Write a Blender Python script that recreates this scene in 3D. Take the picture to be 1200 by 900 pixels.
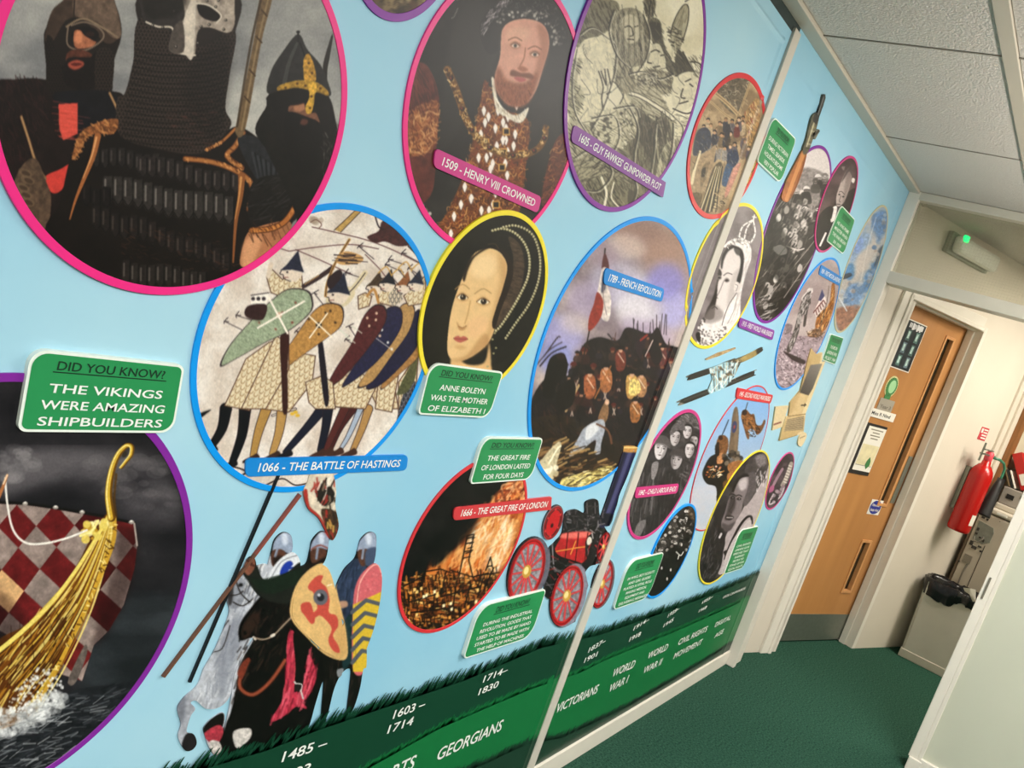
import bpy, bmesh, math, random
import numpy as np
from mathutils import Vector, Matrix
from mathutils.geometry import delaunay_2d_cdt

for _o in list(bpy.data.objects):
    bpy.data.objects.remove(_o)
SC = bpy.context.scene
COL = SC.collection

# ------------------------------------------------------------------ camera
FPX = 973.49
YAW, PITCH, ROLL = math.radians(56.606), math.radians(8.411), math.radians(18.4825)
CH = 1.62                      # eye height above the carpet
CEIL = 2.49
_sa, _ca = math.sin(YAW), math.cos(YAW)
_F0, _R0, _U0 = np.array([_sa, _ca, 0]), np.array([_ca, -_sa, 0]), np.array([0, 0, 1.0])
CF = math.cos(PITCH)*_F0 - math.sin(PITCH)*_U0
_U1 = math.cos(PITCH)*_U0 + math.sin(PITCH)*_F0
CR = math.cos(ROLL)*_R0 + math.sin(ROLL)*_U1
CU = -math.sin(ROLL)*_R0 + math.cos(ROLL)*_U1
CPOS = np.array([0, 0, CH])
cam_data = bpy.data.cameras.new('camera')
cam = bpy.data.objects.new('camera', cam_data)
COL.objects.link(cam)
cam.matrix_world = Matrix(((CR[0], CU[0], -CF[0], 0), (CR[1], CU[1], -CF[1], 0),
                           (CR[2], CU[2], -CF[2], CH), (0, 0, 0, 1)))
cam_data.sensor_width = 36.0
cam_data.lens = FPX/1200*36.0
cam_data.clip_start = 0.02
SC.camera = cam

# ------------------------------------------------------------------ light
SC.view_settings.view_transform = 'Standard'
SC.view_settings.look = 'None'
SC.view_settings.gamma = 1.0
SC.view_settings.use_curve_mapping = False
SC.view_settings.exposure = 0.36
world = bpy.data.worlds.new('world')
SC.world = world
world.use_nodes = True
world.node_tree.nodes['Background'].inputs[0].default_value = (1.0, 0.96, 0.9, 1)
world.node_tree.nodes['Background'].inputs[1].default_value = 0.10


def area(name, loc, sx, sy, power, color, rot=(0, 0, 0)):
    l = bpy.data.lights.new(name, 'AREA')
    l.shape = 'RECTANGLE'
    l.size, l.size_y = sx, sy
    l.energy = power
    l.color = color
    o = bpy.data.objects.new(name, l)
    o.location = loc
    o.rotation_euler = rot
    COL.objects.link(o)
    return o


def lamp(loc, power, color, r=0.2):
    l = bpy.data.lights.new('fill_point', 'POINT')
    l.energy = power
    l.color = color
    l.shadow_soft_size = r
    o = bpy.data.objects.new('fill_point', l)
    o.location = loc
    COL.objects.link(o)


# the room's ceiling lights (outside the frame) and two unseen fill lights added for brightness
area('ceiling_lamp', (2.95, -0.42, CEIL-0.02), 0.9, 0.6, 30, (1.0, 0.98, 0.96))
area('ceiling_lamp', (2.6, -1.5, CEIL-0.02), 1.2, 0.6, 24, (1.0, 0.98, 0.95))
area('ceiling_lamp', (0.2, -1.3, CEIL-0.02), 1.2, 0.6, 74, (1.0, 0.98, 0.95))
area('ceiling_lamp', (-1.7, -0.9, CEIL-0.02), 1.2, 0.6, 40, (1.0, 0.98, 0.95))
area('ceiling_fill', (2.9, -0.75, 1.9), 1.8, 0.3, 54, (1.0, 0.91, 0.84), (math.pi, 0, 0))  # unseen upward light, added to brighten the ceiling
area('ceiling_lamp', (5.45, -0.75, CEIL-0.03), 0.6, 1.2, 50, (1.0, 0.92, 0.80))
lamp((5.6, -1.5, 2.1), 16, (1.0, 0.9, 0.78), 0.2)  # point light added as fill beyond the doorway, no real fitting


# ------------------------------------------------------------------ rays (real planes of the room)
def ray(px, py):
    return (px-600)/FPX*CR - (py-450)/FPX*CU + CF


def W(px, py, off=0.0):
    """point of the mural wall (plane y = 1-off) -> x, z"""
    d = ray(px, py)
    t = (1.0-off)/d[1]
    return d[0]*t, CH + d[2]*t


def to_px(x, y, z):
    x, y, z = np.asarray(x, float), np.asarray(y, float), np.asarray(z, float)-CH
    dz = x*CF[0]+y*CF[1]+z*CF[2]
    u = (x*CR[0]+y*CR[1]+z*CR[2])/dz
    v = (x*CU[0]+y*CU[1]+z*CU[2])/dz
    return 600+FPX*u, 450-FPX*v


# the end wall runs at an angle; s along it, n into it
LA = math.radians(-19.47)
LU, LN = np.array([math.cos(LA), math.sin(LA), 0]), np.array([-math.sin(LA), math.cos(LA), 0])
LP = np.array([4.634, 0.930, 0])


def Lpt(s, n, z):
    p = LP + LU*s + LN*n
    return Vector((p[0], p[1], z))


def Lpx(px, py, n=0.0):
    d = ray(px, py)
    o = LP + LN*n
    t = (o @ LN)/(d @ LN)
    p = d*t - LP
    return p @ LU, CH + d[2]*t


def Xpx(px, py, x):
    d = ray(px, py)
    t = x/d[0]
    return d[1]*t, CH + d[2]*t


# ------------------------------------------------------------------ materials
def srgb(c):
    if isinstance(c, str):
        c = c.lstrip('#')
        c = [int(c[i:i+2], 16)/255 for i in (0, 2, 4)]
    return [x/12.92 if x <= 0.04045 else ((x+0.055)/1.055)**2.4 for x in c]


_mats = {}


def mat(name, color, rough=0.5, metal=0.0, noise=0.0, nscale=20.0, bump=0.0, bscale=200.0, spec=0.5,
        emit=None, estr=0.0, color2=None, stretch=None):
    if name in _mats:
        return _mats[name]
    m = bpy.data.materials.new(name)
    m.use_nodes = True
    nt = m.node_tree
    b = nt.nodes['Principled BSDF']
    c = srgb(color)
    b.inputs['Base Color'].default_value = (*c, 1)
    b.inputs['Roughness'].default_value = rough
    b.inputs['Metallic'].default_value = metal
    b.inputs['Specular IOR Level'].default_value = spec
    tc = nt.nodes.new('ShaderNodeTexCoord')
    mp = nt.nodes.new('ShaderNodeMapping')
    nt.links.new(tc.outputs['Object'], mp.inputs[0])
    if stretch:
        mp.inputs['Scale'].default_value = stretch
    if noise > 0 or color2:
        n = nt.nodes.new('ShaderNodeTexNoise')
        n.inputs['Scale'].default_value = nscale
        n.inputs['Detail'].default_value = 5
        nt.links.new(mp.outputs[0], n.inputs['Vector'])
        r = nt.nodes.new('ShaderNodeValToRGB')
        if color2:
            r.color_ramp.elements[0].color = (*c, 1)
            r.color_ramp.elements[1].color = (*srgb(color2), 1)
        else:
            r.color_ramp.elements[0].color = (*[x*(1-noise) for x in c], 1)
            r.color_ramp.elements[1].color = (*[min(1, x*(1+noise)) for x in c], 1)
        r.color_ramp.elements[0].position = 0.3
        r.color_ramp.elements[1].position = 0.7
        nt.links.new(n.outputs['Fac'], r.inputs[0])
        nt.links.new(r.outputs[0], b.inputs['Base Color'])
    if bump > 0:
        n2 = nt.nodes.new('ShaderNodeTexNoise')
        n2.inputs['Scale'].default_value = bscale
        n2.inputs['Detail'].default_value = 3
        nt.links.new(mp.outputs[0], n2.inputs['Vector'])
        bp = nt.nodes.new('ShaderNodeBump')
        bp.inputs['Strength'].default_value = bump
        bp.inputs['Distance'].default_value = 0.01
        nt.links.new(n2.outputs['Fac'], bp.inputs['Height'])
        nt.links.new(bp.outputs[0], b.inputs['Normal'])
    if emit:
        b.inputs['Emission Color'].default_value = (*srgb(emit), 1)
        b.inputs['Emission Strength'].default_value = estr
    _mats[name] = m
    return m


def print_mat():
    """printed vinyl: the ink is stored per vertex"""
    m = bpy.data.materials.new('printed_vinyl')
    m.use_nodes = True
    nt = m.node_tree
    b = nt.nodes['Principled BSDF']
    a = nt.nodes.new('ShaderNodeVertexColor')
    a.layer_name = 'ink'
    nt.links.new(a.outputs['Color'], b.inputs['Base Color'])
    b.inputs['Roughness'].default_value = 0.40
    b.inputs['Specular IOR Level'].default_value = 0.25
    return m


M_PRINT = print_mat()


# ------------------------------------------------------------------ objects
def link(name, me, m=None, parent=None):
    o = bpy.data.objects.new(name, me)
    COL.objects.link(o)
    if m is not None and me is not None:
        me.materials.append(m)
    if parent is not None:
        o.parent = parent
        o.matrix_parent_inverse = Matrix.Identity(4)
        if parent.get('_loc') is not None:
            pass
    return o


def tag(o, label=None, cat=None, group=None, kind=None):
    if label:
        o['label'] = label
    if cat:
        o['category'] = cat
    if group:
        o['group'] = group
    if kind:
        o['kind'] = kind
    return o


def thing(name, label, cat, loc=(0, 0, 0), rotz=0.0, group=None):
    o = bpy.data.objects.new(name, None)
    o.empty_display_size = 0.05
    o.location = loc
    o.rotation_euler = (0, 0, rotz)
    COL.objects.link(o)
    return tag(o, label, cat, group)


def part(name, bm_or_me, m, parent, smooth=False):
    """mesh given in WORLD coordinates, stored in the parent's local space"""
    if isinstance(bm_or_me, bmesh.types.BMesh):
        me = bpy.data.meshes.new(name)
        bm_or_me.to_mesh(me)
        bm_or_me.free()
    else:
        me = bm_or_me
    o = bpy.data.objects.new(name, me)
    COL.objects.link(o)
    if m is not None:
        me.materials.append(m)
    if smooth:
        for p in me.polygons:
            p.use_smooth = True
    if parent is not None:
        o.parent = parent
        root = parent
        mw = Matrix.Identity(4)
        chain = []
        while root is not None:
            chain.append(root)
            root = root.parent
        for r in reversed(chain):
            mw = mw @ Matrix.LocRotScale(r.location, r.rotation_euler, None)
        me.transform(mw.inverted())
    return o


def bx(bm, x0, x1, y0, y1, z0, z1, f=None, bev=0.0):
    """box; f maps (x,y,z) to world"""
    f = f or (lambda x, y, z: Vector((x, y, z)))
    vs = [bm.verts.new(f(x, y, z)) for z in (z0, z1) for (x, y) in ((x0, y0), (x1, y0), (x1, y1), (x0, y1))]
    fs = []
    for q in ((3, 2, 1, 0), (4, 5, 6, 7), (0, 1, 5, 4), (1, 2, 6, 5), (2, 3, 7, 6), (3, 0, 4, 7)):
        fs.append(bm.faces.new([vs[i] for i in q]))
    if bev > 0:
        es = list({e for fc in fs for e in fc.edges})
        bmesh.ops.bevel(bm, geom=es, offset=bev, segments=2, profile=0.5, affect='EDGES')
    return vs


def boxm(x0, x1, y0, y1, z0, z1, f=None, bev=0.0):
    bm = bmesh.new()
    bx(bm, x0, x1, y0, y1, z0, z1, f, bev)
    bmesh.ops.recalc_face_normals(bm, faces=bm.faces)
    return bm


def prism(bm, pts, f, d0, d1):
    """polygon pts [(a,b)] extruded from depth d0 to d1; f(a,b,d)->world"""
    a = [bm.verts.new(f(p[0], p[1], d0)) for p in pts]
    b = [bm.verts.new(f(p[0], p[1], d1)) for p in pts]
    n = len(pts)
    bm.faces.new(a)
    bm.faces.new(list(reversed(b)))
    for i in range(n):
        bm.faces.new((a[i], b[i], b[(i+1) % n], a[(i+1) % n]))
    bmesh.ops.recalc_face_normals(bm, faces=bm.faces)


def tube(bm, pts, r, seg=10, cap=True):
    pts = [Vector(p) for p in pts]
    rs = r if isinstance(r, (list, tuple)) else [r]*len(pts)
    rings = []
    up = None
    for i, p in enumerate(pts):
        t = (pts[min(i+1, len(pts)-1)]-pts[max(i-1, 0)]).normalized()
        if up is None:
            up = Vector((0, 0, 1)) if abs(t.z) < 0.9 else Vector((1, 0, 0))
        a = t.cross(up).normalized()
        b = a.cross(t).normalized()
        up = b
        rings.append([bm.verts.new(p+(a*math.cos(k*2*math.pi/seg)+b*math.sin(k*2*math.pi/seg))*rs[i]) for k in range(seg)])
    for i in range(len(rings)-1):
        for k in range(seg):
            bm.faces.new((rings[i][k], rings[i][(k+1) % seg], rings[i+1][(k+1) % seg], rings[i+1][k]))
    if cap:
        bm.faces.new(list(reversed(rings[0])))
        bm.faces.new(rings[-1])


def lathe(bm, prof, c, seg=32):
    rings = []
    for (r, z) in prof:
        rings.append([bm.verts.new((c[0]+r*math.cos(k*2*math.pi/seg), c[1]+r*math.sin(k*2*math.pi/seg), c[2]+z)) for k in range(seg)])
    for i in range(len(rings)-1):
        for k in range(seg):
            bm.faces.new((rings[i][k], rings[i][(k+1) % seg], rings[i+1][(k+1) % seg], rings[i+1][k]))
    bm.faces.new(list(reversed(rings[0])))
    bm.faces.new(rings[-1])


def struct(name, bm, m, label=None, smooth=False):
    o = part(name, bm, m, None, smooth)
    o['kind'] = 'structure'
    if label:
        o['label'] = label
    return o


_fc = None


def text_mesh(s):
    """flat triangulated text: x in 0..1, cap height 0..1"""
    cu = bpy.data.curves.new('txt', 'FONT')
    cu.body = s
    cu.size = 1.0
    cu.resolution_u = 3
    cu.offset = 0.012
    o = bpy.data.objects.new('txt', cu)
    COL.objects.link(o)
    dg = bpy.context.evaluated_depsgraph_get()
    me = o.evaluated_get(dg).to_mesh()
    V = np.array([v.co[:2] for v in me.vertices])
    Fc = [tuple(p.vertices) for p in me.polygons]
    o.evaluated_get(dg).to_mesh_clear()
    bpy.data.objects.remove(o)
    bpy.data.curves.remove(cu)
    V[:, 0] -= V[:, 0].min()
    V[:, 0] /= V[:, 0].max()
    V[:, 1] /= 0.728
    return V, Fc
# ================================================================== the room
M_WALLW = mat('white_wall_paint', '#d6cdbd', 0.6, noise=0.03, nscale=3, bump=0.05, bscale=60)
M_TRIM = mat('white_gloss_paint', '#e2dccf', 0.3, noise=0.03, nscale=8)
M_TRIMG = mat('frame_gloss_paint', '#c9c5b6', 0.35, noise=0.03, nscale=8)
M_PANEL = mat('pale_panel_paint', '#c2c4b2', 0.4, noise=0.02, nscale=4)
M_STRIP = mat('joint_strip_paint', '#cbc5b9', 0.5, noise=0.04, nscale=14)
M_CEIL = mat('ceiling_tile', '#d3cdc4', 0.9, noise=0.05, nscale=180, bump=0.6, bscale=160)
M_GRID = mat('ceiling_grid_metal', '#c4bdad', 0.5)
M_CARPET = mat('green_carpet', '#16352b', 0.95, bump=0.8, bscale=210, spec=0.1, color2='#38614f', nscale=120)
M_DARK = mat('gap_shade', '#2d3a38', 0.8)  # shade in the gap above the panels, put into the backing colour

bm = bmesh.new()
bx(bm, -4, 9, -3.2, 1.6, -0.08, 0)
struct('floor', bm, M_CARPET)
bm = bmesh.new()
bx(bm, -4, 9, -3.2, 1.6, CEIL+0.02, CEIL+0.1)
struct('ceiling', bm, M_CEIL)
# suspended tiles rest between the grid bars
bm = bmesh.new()
XB = [2.41-0.955*k for k in range(6, -1, -1)] + [3.36]
for x in XB:
    bx(bm, x-0.003, x+0.003, -1.3, 0.955, CEIL-0.002, CEIL+0.002)
struct('trim_1', bm, mat('ceiling_tile_joint', '#8d877b', 0.8), 'dark joints between the ceiling tiles')
bm = bmesh.new()
bx(bm, -3.5, 4.2, 0.443, 0.481, CEIL-0.006, CEIL+0.01, bev=0.002)
bx(bm, -3.5, 4.2, -0.80, -0.762, CEIL-0.006, CEIL+0.01, bev=0.002)
struct('trim_2', bm, M_GRID, 'pale ceiling grid bar running along the corridor')
bm = bmesh.new()
bx(bm, -3.5, 4.22, 0.953, 1.0, CEIL-0.012, CEIL+0.01, bev=0.002)
struct('trim_3', bm, M_GRID, 'edge trim of the ceiling along the mural wall')
TX = [-3.4]+XB+[4.2]
bm = bmesh.new()
for i in range(len(TX)-1):
    a, b = TX[i]+0.003, TX[i+1]-0.003
    bx(bm, a, b, 0.4825, 0.952, CEIL+0.0, CEIL+0.02, bev=0.002)
    bx(bm, a, b, -0.76, 0.442, CEIL+0.0, CEIL+0.02, bev=0.002)
    bx(bm, a, b, -3.0, -0.802, CEIL+0.0, CEIL+0.02, bev=0.002)
struct('ceiling', bm, M_CEIL)
bm = bmesh.new()
bx(bm, 4.42, 9, -3.2, 1.6, CEIL, CEIL+0.02)
struct('ceiling', bm, M_CEIL)

JX0, JX1 = 2.298, 2.348        # joint strip between the two mural panels
MB, MT = 0.076, 2.488          # mural bottom and top


def ridge(x, z):
    """pressed moulding of the folding panels, raised from the sheet"""
    x = np.asarray(x, float)
    z = np.asarray(z, float)
    e = 0.0
    xr, zt = 2.256, 2.408
    g = lambda d: 0.0045*np.exp(-(d/0.007)**2)
    e = e + g(x-xr)*(z < zt+0.01)
    e = e + g(z-zt)*(x < xr+0.007)
    xr2, zt2 = 4.10, 2.38
    e = e + 0.4*g((x-xr2)/1.6)*(z < zt2+0.01)
    e = e + 0.4*g((z-zt2)/1.6)*(x > 2.42)*(x < xr2+0.007)
    return e


def wall_sheet(x0, x1, xs_extra, zs_extra, name, MT=MT):
    xs = sorted(set(list(np.round(np.linspace(x0, x1, 30), 4))+[round(v, 4) for v in xs_extra if x0 < v < x1]))
    zs = sorted(set(list(np.round(np.linspace(MB, MT, 30), 4))+[round(v, 4) for v in zs_extra]))
    X, Z = np.meshgrid(xs, zs)
    Y = 1.0-ridge(X, Z)
    n, k = X.shape
    V = np.stack([X, Y, Z], -1).reshape(-1, 3)
    idx = np.arange(n*k).reshape(n, k)
    Q = np.stack([idx[:-1, :-1], idx[:-1, 1:], idx[1:, 1:], idx[1:, :-1]], -1).reshape(-1, 4)
    me = bpy.data.meshes.new(name)
    me.from_pydata(V.tolist(), [], Q.tolist())
    o = part(name, me, M_SKY, None, True)
    o['kind'] = 'structure'
    return o


M_SKY = mat('mural_sky_print', '#86c2df', 0.40, spec=0.34, nscale=1.1, color2='#b0d9e8')
dx = list(np.linspace(2.228, 2.284, 23))+list(np.linspace(4.07, 4.13, 21))
dz = list(np.linspace(2.385, 2.43, 21))+list(np.linspace(2.35, 2.41, 21))
wall_sheet(-2.5, JX0, dx, dz, 'wall_left', 2.449)
wall_sheet(JX1, 4.22, dx, dz, 'wall_left')
bm = bmesh.new()
bx(bm, -3.5, 4.42, 1.0005, 1.1, 0, CEIL+0.02)
struct('wall_back', bm, M_DARK)
bm = bmesh.new()
bx(bm, JX0, JX1, 0.9915, 1.001, 0.0, 2.462, bev=0.0015)
struct('trim_4', bm, M_STRIP, 'beige upright strip covering the joint between the mural panels')
bm = bmesh.new()
bx(bm, -2.5, JX0, 0.985, 1.002, 0, MB, bev=0.002)
bx(bm, JX1, 4.2, 0.985, 1.002, 0, MB, bev=0.002)
struct('baseboard_left', bm, M_TRIM)

# ---- doorway frame across the corridor (x = 4.2)
bm = bmesh.new()
bx(bm, 4.20, 4.235, 0.945, 1.0, 0, CEIL, bev=0.003)
bx(bm, 4.23, 4.34, 0.955, 1.0, 0, CEIL, bev=0.002)
struct('trim_5', bm, M_TRIM, 'white post of the doorway frame against the mural')
bm = bmesh.new()
bx(bm, 4.20, 4.33, -0.0, 0.95, 2.05, 2.108, bev=0.003)
struct('trim_6', bm, M_TRIMG, 'white beam of the doorway frame under the high window')
bm = bmesh.new()
bx(bm, 4.20, 4.33, -0.9, 0.95, CEIL-0.038, CEIL, bev=0.003)
bx(bm, 4.20, 4.33, -0.9, -0.5, 2.05, CEIL, bev=0.003)
bx(bm, 4.20, 4.33, -0.9, 0.0, 2.05, 2.108, bev=0.003)
struct('trim_7', bm, M_TRIMG, 'white head rail of the doorway frame under the ceiling')
# right jamb and the panelled wall beside it
bm = bmesh.new()
bx(bm, 4.20, 4.215, 0.045, 0.062, 0.06, 2.06, bev=0.002)
bx(bm, 4.20, 4.33, 0.062, 0.101, 0.06, 2.06, bev=0.003)
struct('trim_8', bm, M_TRIM, 'white right hand jamb of the doorway frame')
bm = bmesh.new()
bx(bm, 4.212, 4.30, -3.2, 0.062, 0, 2.06)
bx(bm, 4.212, 4.30, -3.2, -0.9, 2.06, CEIL)
struct('wall_front', bm, M_PANEL)
bm = bmesh.new()
bx(bm, 4.195, 4.215, -3.2, 0.05, 0, 0.075, bev=0.003)
bx(bm, 4.19, 4.33, 0.04, 0.095, 0, 0.062, bev=0.003)
struct('baseboard_front', bm, M_TRIM)
bm = bmesh.new()
bx(bm, 4.1955, 4.2005, 0.080, 0.088, 0.855, 0.955)
struct('trim_9', bm, mat('latch_slot', '#6f6a5c', 0.6), 'latch slot let into the white jamb')

# ---- high window with wired glass
g = struct('window_1', boxm(4.262, 4.268, -0.5, 0.95, 2.108, CEIL-0.038), None, 'wired glass pane above the doorway')
m = bpy.data.materials.new('clear_wired_glass')
m.use_nodes = True
b = m.node_tree.nodes['Principled BSDF']
b.inputs['Base Color'].default_value = (0.84, 0.86, 0.80, 1)
b.inputs['Transmission Weight'].default_value = 1.0
b.inputs['Roughness'].default_value = 0.03
b.inputs['IOR'].default_value = 1.05
g.data.materials.append(m)
bm = bmesh.new()
for i in range(110):
    y = -0.495+i*0.0132
    if y < 0.949:
        bx(bm, 4.2645, 4.2655, y-0.00025, y+0.00025, 2.108, CEIL-0.038)
for i in range(27):
    z = 2.115+i*0.0132
    if z < CEIL-0.04:
        bx(bm, 4.2645, 4.2655, -0.5, 0.95, z-0.00025, z+0.00025)
part('wire_mesh', bm, mat('steel_wire', '#b5b3a5', 0.5, 0.0), g)

# ---- angled end wall with its door opening
fL = lambda s, n, z: Lpt(s, n, z)
DS0, DS1, DN, DT = 0.10, 0.905, 0.092, 2.055     # opening
bm = bmesh.new()
bx(bm, -0.5, DS0, 0, 0.12, 0, CEIL, fL)
bx(bm, DS1+0.035, 4.0, 0, 0.12, 0, CEIL, fL)
bx(bm, DS0, DS1+0.035, 0, 0.12, DT+0.03, CEIL, fL)
bmesh.ops.recalc_face_normals(bm, faces=bm.faces)


def turn(o):
    """give an object of the angled wall that wall's own axes"""
    mw = Matrix.LocRotScale(Lpt(0, 0, 0), Matrix.Rotation(LA, 3, 'Z').to_quaternion(), None)
    o.data.transform(mw.inverted())
    o.location = Lpt(0, 0, 0)
    o.rotation_euler = (0, 0, LA)
    return o


turn(struct('wall_end', bm, M_WALLW))
bm = bmesh.new()
bx(bm, DS0-0.02, DS0+0.02, 0.0, 0.119, 0, DT+0.03, fL)
bx(bm, DS1, DS1+0.036, -0.002, 0.119, 0, DT+0.03, fL, 0.002)
bx(bm, DS1-0.014, DS1+0.002, 0.045, 0.085, 0, DT, fL, 0.002)
bx(bm, DS0, DS1+0.03, 0.0, 0.119, DT, DT+0.03, fL)
bx(bm, DS0, DS1, 0.04, 0.085, DT-0.012, DT+0.001, fL, 0.002)
bmesh.ops.recalc_face_normals(bm, faces=bm.faces)
turn(struct('trim_10', bm, M_TRIM, 'white lining of the end door opening'))
bm = bmesh.new()
bx(bm, -0.035, 0.03, -0.014, 0.001, 0, DT+0.065, fL, 0.003)
bx(bm, 0.026, 0.052, -0.022, 0.001, 0, DT+0.04, fL, 0.004)
bx(bm, -0.035, 0.86, -0.014, 0.001, DT+0.02, DT+0.075, fL, 0.003)
bx(bm, 0.03, 0.86, -0.022, 0.001, DT-0.002, DT+0.024, fL, 0.004)
bmesh.ops.recalc_face_normals(bm, faces=bm.faces)
turn(struct('trim_11', bm, M_TRIM, 'moulded white architrave around the end door'))
# unseen sides of the corridor, so that light bounces as it does indoors
bm = bmesh.new()
bx(bm, -4, 9, -3.25, -3.2, 0, CEIL+0.1)
struct('wall_right', bm, mat('far_side_paint', '#7d786d', 0.7, noise=0.03, nscale=3))
bm = bmesh.new()
bx(bm, -4.05, -3.5, -3.2, 1.6, 0, CEIL+0.1)
struct('wall_near', bm, M_WALLW)
bm = bmesh.new()
bx(bm, 9, 9.05, -3.2, 1.6, 0, CEIL+0.1)
struct('wall_far', bm, M_WALLW)

# ---- the door
M_WOOD = mat('oak_veneer', '#a97440', 0.42, nscale=9, color2='#b9834b', stretch=(1, 1, 0.08))
M_WOODL = mat('oak_bead', '#c48d58', 0.4, noise=0.1, nscale=30)
M_STEEL = mat('brushed_steel', '#8d9186', 0.38, 0.75, noise=0.06, nscale=40)
M_GLASSD = mat('dark_door_glass', '#23251f', 0.15, noise=0.1, nscale=6)
M_WHITEP = mat('white_plastic', '#dcd9cf', 0.4)
d = thing('door_1', 'oak veneered fire door with two tall vision panels at the corridor end', 'door', Lpt(DS0, DN, 0), LA)
d['kind'] = 'structure'
VS0, VS1 = 0.715, 0.80
VZ = ((0.915, 1.955), (0.34, 0.665))


def panel_with_holes(a0, a1, z0, z1, holes, n0, n1):
    bm = bmesh.new()
    xs = [a0, VS0, VS1, a1]
    zs = sorted({z0, z1, *[h for q in holes for h in q]})
    for i in range(3):
        for j in range(len(zs)-1):
            if i == 1 and (zs[j], zs[j+1]) in [tuple(h) for h in holes]:
                continue
            bx(bm, xs[i], xs[i+1], n0, n1, zs[j], zs[j+1], fL)
    bmesh.ops.remove_doubles(bm, verts=bm.verts, dist=1e-5)
    bmesh.ops.recalc_face_normals(bm, faces=bm.faces)
    return bm


part('door_leaf', panel_with_holes(DS0+0.003, DS1-0.002, 0.008, DT-0.003, sorted(VZ), DN, DN+0.044), M_WOOD, d)
for (z0, z1) in VZ:
    p = part('vision_panel', boxm(VS0+0.004, VS1-0.004, DN+0.02, DN+0.026, z0, z1, fL), M_GLASSD, d)
    p['label'] = 'dark wired vision panel of the door'
    bm = bmesh.new()
    w = 0.014
    for (a, b_, c, e) in ((VS0-w, VS0+0.004, z0-w, z1+w), (VS1-0.004, VS1+w, z0-w, z1+w), (VS0, VS1, z0-w, z0+0.004), (VS0, VS1, z1-0.004, z1+w)):
        bx(bm, a, b_, DN-0.006, DN+0.02, c, e, fL, 0.002)
    bmesh.ops.recalc_face_normals(bm, faces=bm.faces)
    part('glazing_bead', bm, M_WOODL, d)
part('kick_plate', boxm(DS0+0.004, DS1-0.003, DN-0.003, DN+0.001, 0.01, 0.182, fL), M_STEEL, d)
part('push_plate', boxm(0.836, 0.882, DN-0.004, DN+0.001, 0.93, 1.235, fL, 0.001), M_STEEL, d)
# ================================================================== things at the end of the corridor
def Lrect(pts, n):
    """four photo corners lying on the door or wall face -> (s0,s1,z0,z1)"""
    q = [Lpx(*p, n) for p in pts]
    s = sorted(v[0] for v in q)
    z = sorted(v[1] for v in q)
    return (s[0]+s[1])/2, (s[2]+s[3])/2, (z[0]+z[1])/2, (z[2]+z[3])/2


def text_L(name, s, x0, x1, z0, h, n, m, parent):
    V, Fc = text_mesh(s)
    me = bpy.data.meshes.new(name)
    me.from_pydata([tuple(Lpt(x0+(x1-x0)*v[0], n, z0+h*v[1])) for v in V], [], Fc)
    return part(name, me, m, parent)


M_PAPER = mat('white_paper', '#e4e0d4', 0.7)
M_INK = mat('black_ink', '#26262a', 0.6)
DF = DN-0.0005
# dark poster with six pictures
s0, s1, z0, z1 = Lrect([(1066, 374), (1087, 382), (1064, 436), (1041, 430)], DF)
t = thing('poster', 'dark poster with six small pictures at the top of the oak door', 'poster', Lpt(s0, DF, z0), LA)
part('sheet', boxm(s0, s1, DF-0.002, DF, z0, z1, fL), M_PAPER, t)
part('print', boxm(s0+0.006, s1-0.006, DF-0.0026, DF-0.0015, z0+0.006, z1-0.006, fL), mat('dark_poster_print', '#23272a', 0.3, nscale=30, color2='#3a4144'), t)
rng = random.Random(4)
for i in range(3):
    for j in range(2):
        cs = s0+(s1-s0)*(0.28+0.44*j)
        cz = z0+(z1-z0)*(0.18+0.26*i)
        part('picture', boxm(cs-0.02, cs+0.02, DF-0.003, DF-0.002, cz-0.03, cz+0.03, fL),
             mat('poster_picture_%s' % 'abc'[(i+j) % 3], ['#5d8078', '#6a7f86', '#55706a'][(i+j) % 3], 0.3, noise=0.3, nscale=60), t)
        part('picture', boxm(cs-0.011, cs+0.008, DF-0.0034, DF-0.0025, cz-0.018, cz+0.022, fL),
             mat('poster_highlight', '#b9d2cb', 0.3, noise=0.3, nscale=90), t)
bm = bmesh.new()
for k in range(9):
    a = s0+0.03+k*(s1-s0-0.06)/9
    bx(bm, a, a+0.008+0.01*rng.random(), DF-0.0034, DF-0.002, z1-0.04-0.012*rng.random(), z1-0.018+0.008*rng.random(), fL)
part('heading', bm, mat('poster_heading', '#e6e6e6', 0.3), t)

# green rosette
cs, cz = Lpx(1044.5, 453, DF)
t = thing('rosette', 'green paper rosette with a pale oval centre on the oak door', 'rosette', Lpt(cs, DF, cz-0.06), LA)


def Ldisc(s, z, rs, rz, n0, n1, seg=32, wob=0.0):
    bm = bmesh.new()
    P = [(s+rs*(1+wob*math.cos(k*math.pi))*math.cos(k*2*math.pi/seg), z+rz*(1+wob*math.cos(k*math.pi))*math.sin(k*2*math.pi/seg)) for k in range(seg)]
    prism(bm, P, lambda a, b, dd: Lpt(a, dd, b), n0, n1)
    return bm


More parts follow.
